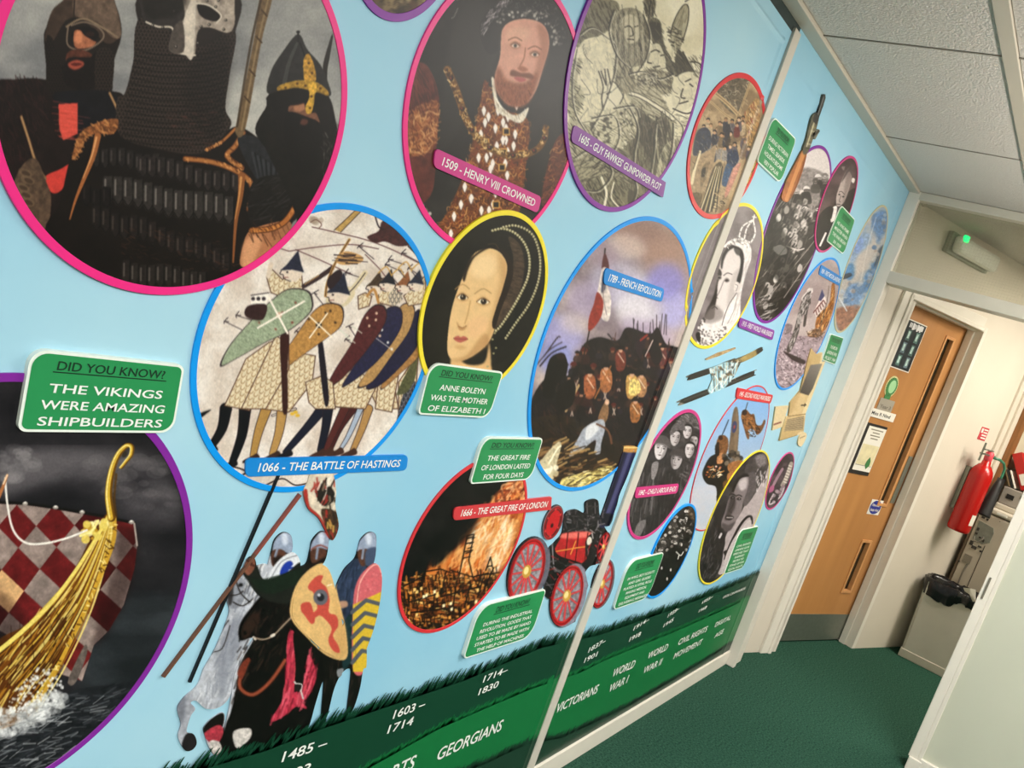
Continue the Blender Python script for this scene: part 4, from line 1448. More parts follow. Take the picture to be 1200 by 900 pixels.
    shield([(606, 575), (640, 500), (690, 440), (724, 420), (722, 480), (670, 530), (620, 575)], '#a67c4c', [])
    shield([(562, 578), (590, 520), (640, 440), (700, 360), (726, 345), (722, 440), (660, 520), (600, 572)], '#26243f', [])
    shield([(536, 576), (570, 520), (620, 440), (650, 360), (672, 325), (700, 322), (710, 350), (690, 410), (640, 480), (580, 560)], '#b08c5c', [])
    shield([(490, 576), (520, 520), (570, 450), (600, 380), (625, 338), (655, 330), (672, 350), (666, 400), (620, 470), (560, 530)], '#2a2946', [(610, 402), (628, 440), (640, 460)], '#e0ddd8')
    A.line([(590, 425), (640, 462)], 2, '#cfc8c0')
    shield([(440, 578), (470, 520), (520, 440), (556, 360), (590, 326), (618, 330), (626, 360), (610, 400), (560, 470), (500, 540), (455, 576)], '#56292b', [(566, 366), (592, 372), (572, 390), (594, 352), (604, 420)], '#d6b9a0')
    for x, y in ((480, 400), (500, 420), (520, 390)):
        A.line([(x, y), (x+30, y+22)], 2.5, '#cfd0c0')
    # heads and arms behind the shields
    for P in ([(538, 300), (560, 290), (580, 300), (572, 330), (540, 340)], [(600, 250), (640, 240), (665, 300), (640, 330), (600, 320)], [(676, 300), (740, 240), (745, 320), (690, 330)]):
        mailcoat(P)
    A.scales([(630, 300), (660, 270), (672, 310), (640, 330)], 12, '#cfc0a8', '#3c3a44')
    head(590, 270, 46, '#4a3a2c')
    head(626, 262, 44, '#24242e')
    head(676, 268, 44, '#8a5a3a')
    head(712, 262, 42, '#2b2e40')
    A.line([(566, 300), (586, 280), (600, 320)], 8, '#b98a50')
    for x, y in ((600, 230), (640, 236), (700, 220), (660, 215)):
        A.line([(x, y), (x+24, y-18), (x+40, y+10)], 4, '#c39a55', 0.9)
        A.line([(x, y+6), (x+20, y+30)], 3, ink, 0.8)
    # second man with the tan shield
    leg([(350, 640), (280, 660)], '#d8cdc0', 4, 4)
    leg([(262, 640), (238, 710), (222, 780)], '#b08b50', 30, 17)
    leg([(310, 640), (300, 710), (280, 775)], '#b48f57', 30, 17)
    foot(226, 790, '#3f2c26')
    foot(290, 782, '#3f2c26')
    mailcoat([(280, 560), (350, 470), (410, 480), (400, 560), (330, 650), (250, 640)], 0)
    leg([(430, 640), (390, 690), (320, 770)], '#1f2132', 30, 15)
    leg([(448, 640), (440, 700), (424, 765)], '#1d1f2e', 28, 16)
    foot(326, 778, '#201d22')
    foot(426, 776, '#4b3128')
    mailcoat([(380, 560), (430, 540), (462, 560), (470, 640), (410, 640), (390, 620)], .4)
    A.poly([(418, 440), (432, 440), (450, 600), (440, 632), (428, 560)], '#241d28')
    A.poly([(446, 300), (500, 270), (530, 290), (500, 330), (450, 330)], '#d5c6a6')
    A.line([(500, 300), (530, 270), (560, 230)], 16, '#d5c6a6')
    A.line([(500, 300), (530, 270), (560, 230)], 2.5, ink)
    head(478, 290, 62, '#2b2e3f')
    shield([(282, 536), (310, 480), (350, 420), (400, 350), (440, 322), (484, 326), (496, 352), (486, 392), (440, 430), (370, 480), (310, 525)], '#b5894f', [(390, 370), (440, 350), (470, 380), (420, 415), (455, 345)], '#4a3524')
    A.ell(420, 388, 9, 9, '#26201f')
    A.line([(380, 350), (460, 424)], 4, '#efe3cd')
    A.line([(446, 352), (392, 426)], 4, '#efe3cd')
    # first man with the green shield
    leg([(140, 640), (128, 700), (95, 755)], '#17171c', 34, 18)
    leg([(198, 640), (188, 720), (160, 800)], '#17171c', 34, 18)
    foot(100, 765, '#17171c')
    foot(160, 808, '#17171c')
    A.poly([(58, 655), (95, 642), (80, 656), (62, 668)], '#17171c')
    mailcoat([(200, 490), (270, 440), (300, 430), (300, 480), (230, 600), (212, 645), (136, 630), (150, 600)], .2)
    mailcoat([(290, 420), (330, 440), (330, 520), (260, 640), (186, 640), (215, 580)], .5)
    A.poly([(304, 420), (330, 410), (326, 520), (326, 640), (312, 650), (308, 560)], '#3f2320', noise=0.2, cell=6)
    mailcoat([(262, 240), (280, 220), (310, 250), (368, 230), (372, 280), (330, 310), (276, 290)], .2)
    A.line([(268, 240), (276, 205)], 14, '#d8c7b4')
    A.line([(375, 270), (420, 244), (460, 216)], 14, '#3b2a2c')
    A.line([(378, 264), (420, 238)], 4, '#9a7a52')
    A.line([(440, 300), (446, 260), (470, 200), (512, 130)], 8, '#b98d4d')
    A.line([(440, 300), (446, 260), (470, 200), (512, 130)], 2, ink)
    A.poly([(446, 250), (480, 220), (490, 240), (455, 280)], '#332528')
    A.poly([(470, 190), (500, 165), (550, 180), (545, 200), (490, 206)], '#caa06a')
    A.hatch([(480, 175), (548, 178), (545, 200), (490, 206)], 14, 0.1, 50, 3, [ink], 0.9, 0.15)
    head(340, 222, 60, '#2c2e3f')
    shield([(122, 512), (150, 450), (210, 380), (280, 310), (330, 278), (385, 282), (402, 310), (395, 350), (330, 405), (250, 445), (170, 490)], '#9aa58b', [(260, 340), (310, 350), (350, 320), (290, 400), (340, 380), (240, 380)], '#8a4a40', 4)
    A.hatch([(150, 470), (330, 300), (390, 320), (240, 440)], 220, 0.5, 16, 2, ['#b9c2aa', '#76836c'], 0.6, 0.5)
    A.ell(300, 358, 9, 9, '#d4a892')
    A.line([(236, 396), (376, 316)], 6, '#efe6d8')
    A.line([(270, 306), (326, 412)], 6, '#efe6d8')
    A.poly([(216, 300), (270, 290), (262, 330), (216, 336)], '#efe8de', False)
    A.poly([(206, 330), (262, 326), (250, 372), (200, 362)], '#3b2626', noise=0.2, cell=5)
    for x in (222, 238, 254):
        A.ell(x, 308, 6, 6, '#3b3036')
    A.line([(216, 298), (270, 290)], 3, ink)
    # ground marks
    A.line([(120, 830), (160, 815), (200, 830), (170, 850)], 5, '#3a2b28')
    A.line([(260, 870), (310, 850), (350, 870), (400, 860)], 4, '#3a2b28')
    for q in ((340, 655), (350, 650), (356, 660)):
        A.ell(q[0], q[1], 7, 5, '#d9b23e')
    A.noise(0.10, 3, 4)
    A.I = blur(A.I, 1)
    return A


def jewels(A, P, n, r, cols):
    A.blobs(P, n, r, cols, 0.9)


@art
def a_nobleman():
    A = Art(468, -4, 682, 284, 3.214, 2.2, '#23211f', 21)
    o = -26                                        # canvas begins 8 px right of the crop
    f = lambda P: [(x-26, y+13) for x, y in P]
    A.clouds('#1c1b1a', '#33302e', 200, 3, 1.0, 1.0)
    A.poly(f([(250, 40), (420, 60), (360, 300), (200, 560), (170, 500)]), '#2f2d2b', 0.8, soft=10)
    # sleeves
    A.poly(f([(40, 260), (110, 235), (150, 280), (176, 380), (165, 560), (150, 720), (90, 760), (40, 600)]), '#5d2f28', noise=0.35, cell=30)
    A.poly(f([(60, 440), (150, 380), (172, 400), (160, 540), (100, 585), (50, 570)]), '#8a5233', noise=0.3, cell=10)
    A.hatch(f([(60, 440), (150, 380), (172, 400), (160, 540), (100, 585), (50, 570)]), 150, 0.8, 34, 3, ['#d7a673', '#b57a48', '#5a2e1c'], 0.8, 1.5, bend=1.2)
    A.hatch(f([(60, 270), (150, 290), (150, 380), (60, 430)]), 60, 1.2, 50, 4, ['#7a4034', '#3f201c'], 0.5, 0.3)
    A.poly(f([(600, 560), (650, 500), (690, 560), (640, 760), (560, 770)]), '#5e3226', noise=0.35, cell=12)
    A.hatch(f([(600, 580), (650, 520), (680, 600), (620, 740), (560, 760)]), 80, -0.8, 24, 3, ['#c08a58', '#3d1d14', '#8a4a30'], 0.8, 0.8, bend=1)
    A.blobs(f([(100, 770), (140, 800), (140, 840), (110, 830)]), 12, 9, ['#d8d0c8', '#8a5c50'], 0.8)
    # brocade coat front
    C = f([(350, 300), (400, 400), (500, 440), (516, 500), (505, 600), (490, 720), (470, 830), (430, 910), (160, 910), (210, 790), (250, 700), (285, 600), (310, 480), (330, 380)])
    A.poly(C, '#6d3d1f', noise=0.3, cell=14)
    A.hatch(C, 900, 0.9, 22, 3, ['#c98d4e', '#a4602f', '#3a1d10', '#e0b070', '#8e3d24', '#512a14'], 0.8, 1.6, bend=1.4)
    rs = A.rs
    for k in range(26):
        y = 330+24*k*(0.92)
        for q in range(2):
            t = rs.uniform(0.12, 0.88)
            xl, xr = 350-(y-300)*.3, 505-(y-440)*.12
            x = xl+(xr-xl)*t
            A.poly(f([(x-9, y), (x, y-20), (x+9, y), (x, y+20)]), '#efe6de')
            A.line(f([(x-9, y), (x, y+20), (x+9, y)]), 3, '#4a2414', 0.7)
    for (x, y) in ((428, 495), (350, 535), (418, 572), (485, 580), (412, 630), (390, 770), (265, 420), (300, 490)):
        A.poly(f([(x-14, y-14), (x+14, y-14), (x+14, y+14), (x-14, y+14)]), '#d0a055', False)
        A.poly(f([(x-9, y-9), (x+9, y-9), (x+9, y+9), (x-9, y+9)]), '#1d1412', False)
    # collar chain
    for P in (f([(206, 262), (240, 340), (270, 430), (300, 490), (350, 545), (418, 580), (490, 584), (545, 560), (572, 520), (576, 480)]),):
        A.line(P, 30, '#6e4a24', w2=22)
        A.hatch(np.concatenate([np.array(P)+[9, -7], np.array(P)[::-1]+[-9, 7]]), 170, 0.9, 12, 4, ['#d9b070', '#a67a3c', '#332010', '#efd39c'], 0.85, 1.5, bend=1)
        S = spline(P, 4, False)
        for i in range(2, len(S), 5):
            A.ell(S[i][0], S[i][1], 9, 9, '#2a1a14')
            A.ell(S[i][0]-2, S[i][1]-2, 4, 4, '#8e3b30')
    A.line(f([(246, 30), (232, 60), (222, 68)]), 4, '#6d6966')
    # shirt collar
    A.poly(f([(372, 300), (384, 300), (396, 372), (432, 420), (470, 432), (512, 404), (496, 450), (470, 462), (430, 440), (390, 410)]), '#ddd3c2', noise=0.15, cell=8)
    A.hatch(f([(376, 320), (396, 380), (432, 424), (470, 440), (500, 420), (470, 460), (400, 420)]), 40, 1.2, 22, 2.5, ['#a08a72', '#f4eee2'], 0.7, 0.4)
    # head, plain bearded man
    A.poly(f([(412, 110), (446, 76), (520, 66), (576, 96), (590, 170), (566, 260), (540, 340), (500, 392), (440, 396), (396, 350), (384, 290), (404, 210)]), '#cf9a86', noise=0.06, cell=30)
    A.poly(f([(545, 90), (586, 120), (586, 200), (556, 290), (524, 350), (540, 250), (556, 170)]), '#9a644c', 0.6, soft=6)
    A.poly(f([(430, 120), (480, 100), (520, 120), (490, 160), (440, 170)]), '#dbab92', 0.7, soft=8)
    A.poly(f([(400, 250), (430, 300), (500, 310), (545, 270), (530, 350), (500, 398), (440, 400), (396, 356), (384, 300)]), '#8a5138', 0.85, soft=6, noise=0.25, cell=6)
    A.hatch(f([(395, 290), (440, 320), (520, 310), (520, 360), (490, 396), (440, 396), (400, 350)]), 150, 1.5, 16, 2, ['#6a3925', '#b3764f', '#542a1a'], 0.5, 0.4)
    for e in (462, 536):
        dy = (e-462)*.45
        A.poly(f([(e-22, 168+dy), (e, 154+dy), (e+22, 170+dy), (e, 184+dy)]), '#a8735a', soft=2)
        A.poly(f([(e-14, 172+dy), (e, 163+dy), (e+14, 174+dy), (e, 179+dy)]), '#e2c9b8')
        A.ell(e-26, 184+dy, 6.5, 6.5, '#33261f')
        A.line(f([(e-26, 150+dy), (e, 140+dy), (e+24, 152+dy)]), 5, '#7c4c38', 0.8)
        A.line(f([(e-16, 168+dy), (e, 160+dy), (e+16, 171+dy)]), 3, '#5a3528', 0.8)
    A.line(f([(500, 180), (494, 220), (478, 252), (492, 262)]), 5, '#9a6148', 0.8)
    A.poly(f([(470, 256), (488, 248), (510, 262), (490, 270)]), '#a3684e', soft=1)
    A.poly(f([(450, 262), (485, 274), (520, 276), (530, 296), (484, 290), (444, 284)]), '#71402c', 0.9, soft=2)
    A.poly(f([(456, 292), (482, 290), (504, 300), (480, 308)]), '#b0605a')
    # dark cap
    A.poly(f([(330, 90), (370, 30), (450, -15), (560, -15), (630, 40), (660, 130), (640, 200), (600, 210), (588, 130), (560, 86), (500, 70), (440, 82), (408, 120), (396, 190), (360, 200), (334, 150)]), '#1d1c1c', noise=0.2, cell=20)
    A.hatch(f([(340, 90), (400, 10), (480, -10), (600, 10), (650, 120), (630, 170), (590, 90), (500, 50), (420, 70)]), 170, 0.4, 12, 2.4, ['#6e6865', '#3b3837', '#9c948e'], 0.6, 1.2)
    A.blobs(f([(380, 66), (460, 40), (560, 46), (620, 110), (636, 180), (610, 180), (585, 100), (500, 62), (410, 90)]), 60, 4.5, ['#b8afa6', '#8b837c', '#d9d1c6'], 0.7)
    A.hatch(f([(330, 110), (350, 60), (400, 10), (440, 0), (400, 50), (360, 100), (345, 130)]), 60, -0.9, 22, 3, ['#9c8f94', '#c4b8ba'], 0.6, 0.6)
    A.noise(0.08, 3, 4)
    A.I = blur(A.I, 1)
    return A


@art
def a_lady():
    A = Art(486, 240, 646, 448, 3.461, 2.6, '#1c1a15', 22)
    f = lambda P: [(x-21, y) for x, y in P]
    A.clouds('#181611', '#25221b', 120, 3)
    # hood
    A.poly(f([(200, 330), (230, 220), (300, 130), (380, 90), (470, 110), (530, 220), (540, 360), (500, 480), (420, 600), (330, 650), (300, 600), (330, 400), (300, 200)]), '#191713', noise=0.3, cell=20)
    A.poly(f([(400, 130), (446, 160), (466, 240), (450, 340), (410, 430), (360, 490), (345, 470), (400, 330), (420, 220)]), '#4a3b30', noise=0.3, cell=14)
    A.hatch(f([(410, 150), (456, 200), (452, 330), (400, 440), (360, 480), (400, 330), (424, 230)]), 60, 0.3, 26, 3, ['#6e5a49', '#2b211a'], 0.6, 0.3)
    # neck and face (a plain painted face)
    A.poly(f([(170, 560), (220, 640), (300, 640), (322, 560), (330, 640), (320, 700), (160, 700), (165, 640)]), '#d3ae7c', soft=3)
    A.poly(f([(240, 230), (268, 192), (320, 176), (372, 194), (398, 240), (394, 320), (370, 420), (346, 500), (318, 560), (266, 606), (210, 632), (166, 622), (152, 580), (160, 480), (176, 400), (200, 330), (220, 280)]), '#dfbd8b', noise=0.04, cell=30)
    A.poly(f([(360, 200), (398, 240), (394, 320), (366, 430), (320, 560), (300, 570), (340, 420), (366, 300)]), '#b98e5e', 0.55, soft=10)
    A.poly(f([(300, 520), (320, 560), (270, 606), (210, 634), (170, 624), (230, 610)]), '#b08455', 0.6, soft=6)
    A.poly(f([(250, 240), (300, 200), (350, 220), (330, 290), (260, 290)]), '#efd3a6', 0.7, soft=12)
    A.poly(f([(240, 470), (300, 450), (320, 490), (270, 540), (235, 520)]), '#e3b98c', 0.6, soft=10)
    for (x, y, w) in ((214, 372, 25), (298, 390, 29)):
        A.poly(f([(x-w, y+2), (x, y-18), (x+w, y+6), (x, y+20)]), '#c49a68', soft=3)
        A.poly(f([(x-w*.8, y+3), (x-2, y-11), (x+w*.8, y+5), (x, y+13)]), '#efe2c8')
        A.ell(x-21+2, y+2, 12, 12, '#2c2118')
        A.ell(x-21-1, y-2, 3, 3, '#e8dcc6')
        A.line(f([(x-w*.9, y+2), (x, y-13), (x+w*.9, y+4)]), 3.5, '#6b4a30')
        A.line(f([(x-w*1.2, y-30), (x, y-50), (x+w*1.1, y-32)]), 5, '#b08a5c', 0.8)
    A.line(f([(246, 390), (236, 440), (224, 480)]), 6, '#c59c68', 0.8)
    A.poly(f([(190, 470), (204, 494), (226, 496), (238, 482), (222, 506), (200, 506)]), '#b58557', 0.8, soft=2)
    A.line(f([(198, 492), (214, 498), (230, 490)]), 3, '#8f6238')
    A.poly(f([(178, 540), (196, 530), (206, 536), (220, 532), (236, 544), (208, 558), (188, 552)]), '#b8675a')
    A.line(f([(178, 541), (206, 544), (236, 545)]), 3, '#84423a')
    A.poly(f([(180, 575), (205, 568), (230, 578), (205, 586)]), '#c79a68', 0.6, soft=3)
    # dark hair at the temple
    A.poly(f([(216, 290), (240, 226), (290, 182), (330, 172), (300, 186), (262, 214), (238, 260), (222, 310)]), '#2c1f16', soft=1)
    A.poly(f([(330, 172), (390, 190), (420, 260), (404, 340), (372, 420), (346, 500), (334, 480), (350, 420), (380, 330), (396, 250), (370, 196)]), '#281c14')
    A.line(f([(318, 160), (345, 158), (360, 176)]), 4, '#4a3626')
    # rows of pearls
    for P, r, n in ((f([(336, 104), (380, 96), (430, 116), (468, 160), (486, 220), (480, 290), (450, 360), (410, 430), (370, 490), (350, 510)]), 5.2, 46), (f([(380, 90), (430, 84), (490, 112), (520, 170), (530, 250), (516, 330), (480, 410), (430, 480), (390, 540)]), 4.8, 48)):
        S = spline(P, 30, False)
        L = np.concatenate([[0], np.cumsum(np.hypot(*np.diff(S, axis=0).T))])
        for d in np.linspace(0, L[-1], n):
            x, y = np.interp(d, L, S[:, 0]), np.interp(d, L, S[:, 1])
            A.ell(x, y, r+1.5, r+1.5, '#4e4630')
            A.ell(x, y, r, r, '#b5ac83')
            A.ell(x-1.5, y-1.5, r*.45, r*.45, '#ece7cf')
    for q in ((345, 520), (336, 545), (350, 580), (340, 602), (316, 655)):
        A.ell(q[0]-21, q[1], 5, 4, '#a39a74')
    A.noise(0.05, 3, 4)
    A.I = blur(A.I, 1)
    return A


@art
def a_conspirators():
    A = Art(656, -4, 834, 250, 3.463, 2.4, '#c9c1a5', 23)
    f = lambda P: [(x-21, y+14) for x, y in P]
    ink, mid = '#2e2a20', '#7d765f'
    A.clouds('#d0c7aa', '#e6dfc8', 120, 3)
    def shade(P, n, ang, L=26, w=2.2, a=0.75, base=None, cols=None):
        if base:
            A.poly(f(P), base, noise=0.12, cell=12)
        A.hatch(f(P), n, ang, L, w, cols or [ink, ink, '#504a3a'], a, 0.18)
    # left figure in the background, wall
    shade([(90, 10), (240, 0), (260, 60), (220, 120), (150, 160), (90, 190), (70, 130)], 150, 1.2, 30, 3, 0.7, '#7d765f')
    shade([(110, 170), (200, 150), (240, 190), (240, 330), (200, 480), (110, 520), (70, 440), (90, 280)], 70, 1.3, 40, 1.6, 0.35, '#d6cdb2')
    shade([(55, 260), (110, 240), (90, 330), (120, 390), (80, 480), (50, 440)], 70, 0.7, 24, 3, 0.8, '#b0a88c')
    # figure in the middle with hanging hair
    shade([(240, 60), (300, 30), (360, 60), (380, 160), (370, 250), (300, 270), (250, 230), (230, 140)], 130, 1.3, 34, 3, 0.7, '#958e78')
    A.poly(f([(275, 70), (320, 60), (345, 100), (340, 160), (300, 175), (278, 130)]), '#bdb49b', noise=0.1, cell=10)
    for P in ([(285, 110), (300, 104), (312, 112)], [(325, 108), (338, 104)], [(312, 112), (318, 140), (306, 146)], [(296, 158), (320, 160)]):
        A.line(f(P), 5, ink)
    for k in range(12):
        A.line(f([(250+k*10, 50+8*math.sin(k)), (246+k*11, 140), (240+k*12, 240+10*math.sin(k*2))]), 2.5, ink if k % 2 else '#d7d0ba', 0.7)
    # figure with the tall hat
    A.poly(f([(372, 90), (400, 70), (430, 90), (438, 150), (470, 240), (540, 280), (520, 312), (470, 300), (430, 240), (400, 170), (372, 150)]), '#6a644f', noise=0.15, cell=10)
    A.hatch(f([(372, 90), (430, 90), (440, 160), (480, 250), (540, 290), (480, 300), (420, 220), (380, 160)]), 140, 1.0, 26, 2.4, [ink, '#5f5947'], 0.8, 0.25)
    A.poly(f([(380, 95), (425, 95), (432, 150), (405, 160)]), '#3e392d', soft=2)
    A.poly(f([(470, 130), (490, 70), (520, 22), (540, 26), (540, 80), (520, 160), (500, 210), (475, 190)]), '#b3ab92', noise=0.1, cell=12)
    A.hatch(f([(470, 130), (490, 70), (520, 22), (540, 40), (520, 160), (500, 210)]), 90, 1.9, 30, 1.8, [mid, '#6f6853'], 0.7, 0.12)
    shade([(455, 120), (490, 100), (520, 150), (505, 200), (470, 190)], 60, 0.5, 14, 3, 0.9)
    A.line(f([(470, 130), (490, 70), (522, 20), (542, 28), (540, 90), (518, 170)]), 4, ink)
    A.line(f([(400, 170), (440, 250), (480, 300), (530, 312), (556, 280), (520, 210)]), 4.5, ink)
    shade([(500, 200), (560, 270), (540, 310), (490, 290)], 80, 0.9, 26, 2.6, 0.8, '#57513f')
    A.poly(f([(385, 190), (425, 180), (450, 250), (440, 300), (400, 290), (378, 250)]), '#cbc3a9', noise=0.08, cell=8)
    for P in ([(390, 210), (410, 202), (425, 210)], [(430, 225), (442, 222)], [(385, 215), (376, 250), (392, 256)], [(400, 272), (425, 268)]):
        A.line(f(P), 5.5, ink)
    shade([(360, 290), (400, 280), (470, 300), (480, 370), (400, 380), (330, 340)], 120, 0.8, 26, 3, 0.7, '#a59d84')
    A.hatch(f([(340, 300), (400, 290), (420, 330), (350, 350)]), 60, 0.3, 20, 3, ['#e0d9c3', ink], 0.7, 0.6, bend=1)
    # right figure
    A.poly(f([(480, 330), (540, 290), (590, 320), (580, 400), (520, 450), (480, 430)]), '#d2cab1', noise=0.08, cell=10)
    for P in ([(530, 330), (552, 320)], [(548, 340), (560, 350)], [(520, 360), (512, 392), (528, 398)], [(506, 420), (540, 410)], [(480, 440), (540, 460), (580, 420), (598, 330)], [(540, 250), (590, 260), (604, 330)]):
        A.line(f(P), 5.5, ink)
    shade([(540, 240), (600, 230), (608, 300), (580, 320), (550, 280)], 50, 0.9, 24, 2.4, 0.7)
    shade([(480, 470), (540, 470), (560, 520), (500, 560), (478, 520)], 50, 0.5, 22, 2, 0.6)
    # raised hand
    A.poly(f([(180, 290), (188, 290), (206, 340), (204, 282), (214, 282), (226, 340), (240, 330), (262, 350), (276, 380), (262, 420), (230, 470), (196, 450), (190, 390), (200, 370)]), '#d8d0b8')
    for P in ([(178, 288), (196, 350), (190, 400), (200, 460)], [(188, 288), (208, 344)], [(203, 280), (210, 345)], [(214, 280), (228, 345)], [(236, 330), (262, 350), (278, 385), (262, 425), (236, 470)], [(210, 380), (230, 372)]):
        A.line(f(P), 5, ink)
    # cloaks and doublets
    shade([(290, 370), (400, 350), (470, 460), (480, 500), (400, 500), (330, 440)], 110, 0.6, 34, 2.4, 0.6, '#b5ad93')
    A.line(f([(290, 372), (350, 390), (430, 440), (480, 480)]), 14, '#ddd6c0')
    A.line(f([(290, 366), (350, 384), (430, 432), (480, 470)]), 3, ink)
    A.line(f([(300, 384), (350, 400), (430, 452), (476, 490)]), 3, ink)
    shade([(330, 450), (400, 490), (480, 500), (470, 620), (430, 730), (330, 740), (310, 600)], 330, 1.5, 44, 3.4, 0.85, '#5d5745')
    shade([(410, 500), (476, 500), (470, 640), (420, 740)], 90, 1.45, 60, 3.5, 0.8, '#a39b83')
    shade([(240, 440), (330, 430), (330, 540), (300, 640), (220, 620)], 110, 0.9, 26, 2.4, 0.6, '#bfb79c')
    A.blobs(f([(240, 450), (320, 440), (310, 580), (230, 600)]), 40, 5, [ink, '#e4ddc8'], 0.8)
    shade([(140, 480), (240, 440), (250, 560), (200, 620), (120, 600)], 60, 0.4, 22, 2.4, 0.6, '#ccc4a9')
    A.blobs(f([(150, 500), (230, 470), (230, 560), (150, 590)]), 40, 6, [ink], 0.7)
    shade([(60, 640), (160, 600), (230, 680), (200, 760), (120, 780), (70, 700)], 170, -0.6, 26, 3, 0.8, '#a39b81')
    shade([(110, 760), (250, 700), (360, 740), (330, 850), (220, 880), (140, 840)], 190, 1.0, 30, 3.4, 0.8, '#7d765f')
    A.line(f([(190, 720), (210, 780), (200, 840)]), 10, '#e2dbc6')
    A.line(f([(240, 740), (230, 800), (260, 840)]), 6, '#e2dbc6')
    A.poly(f([(300, 770), (340, 760), (320, 830), (300, 850)]), '#4b4639')
    shade([(360, 0), (410, 0), (400, 60), (380, 80)], 40, 1.2, 30, 3, 0.8, '#877f6a')
    A.line(f([(390, 0), (380, 80)]), 4, ink)
    A.line(f([(530, 5), (545, -5)]), 5, ink)
    shade([(60, 480), (140, 520), (160, 600), (90, 650), (50, 600)], 70, 0.9, 26, 3, 0.7, '#b3ab91')
    shade([(440, 600), (520, 560), (500, 640), (420, 780), (400, 780)], 80, 1.2, 40, 2.6, 0.6, '#b9b197')
    shade([(270, 640), (330, 560), (400, 700), (380, 780), (300, 760)], 160, 1.5, 40, 3, 0.7, '#7d765f')
    shade([(220, 600), (300, 620), (310, 740), (240, 720), (210, 680)], 90, 0.7, 30, 3, 0.7, '#8f8872')
    shade([(250, 240), (300, 260), (330, 350), (280, 380), (240, 320)], 80, 1.1, 30, 2.6, 0.6, '#a29a81')
    A.hatch(f([(60, 200), (300, 20), (470, 120), (600, 300), (500, 560), (400, 760), (200, 860), (90, 700)]), 520, 1.2, 30, 1.8, [ink, mid, '#e0d9c4'], 0.4, 0.7)
    for k in range(40):
        x, y = A.rs.uniform(70, 500), A.rs.uniform(160, 800)
        A.line(f([(x, y), (x+A.rs.uniform(-40, 40), y+A.rs.uniform(10, 60)), (x+A.rs.uniform(-40, 40), y+A.rs.uniform(40, 100))]), 2.6, ink, 0.7)
    # flowing outlines of cloaks, collars and sleeves
    for P, w in (([(100, 140), (150, 110), (210, 150), (246, 190), (240, 300), (200, 430), (150, 520)], 5), ([(90, 200), (70, 330), (80, 450), (130, 540)], 5), ([(240, 40), (220, 120), (250, 220), (300, 270)], 6), ([(360, 60), (384, 140), (372, 230), (330, 300)], 5),
                 ([(300, 430), (336, 520), (320, 640), (330, 760)], 6), ([(480, 500), (474, 600), (440, 720), (400, 800)], 6), ([(410, 500), (400, 620), (380, 750)], 5), ([(240, 440), (320, 430), (340, 470)], 6), ([(150, 480), (240, 470), (260, 560), (220, 640)], 5),
                 ([(80, 640), (150, 610), (230, 690), (180, 770), (110, 770)], 6), ([(200, 640), (280, 660), (330, 760), (300, 850)], 6), ([(520, 210), (560, 280), (600, 300)], 6), ([(300, 300), (360, 290), (420, 320), (480, 300)], 5), ([(480, 470), (520, 520), (500, 600), (470, 650)], 5)):
        A.line(f(P), w, ink, 0.9)
        A.line([(x+7, y+4) for x, y in f(P)], 4, '#efe8d2', 0.6)
    A.noise(0.07, 3, 4)
    A.I = blur(A.I, 1)
    return A


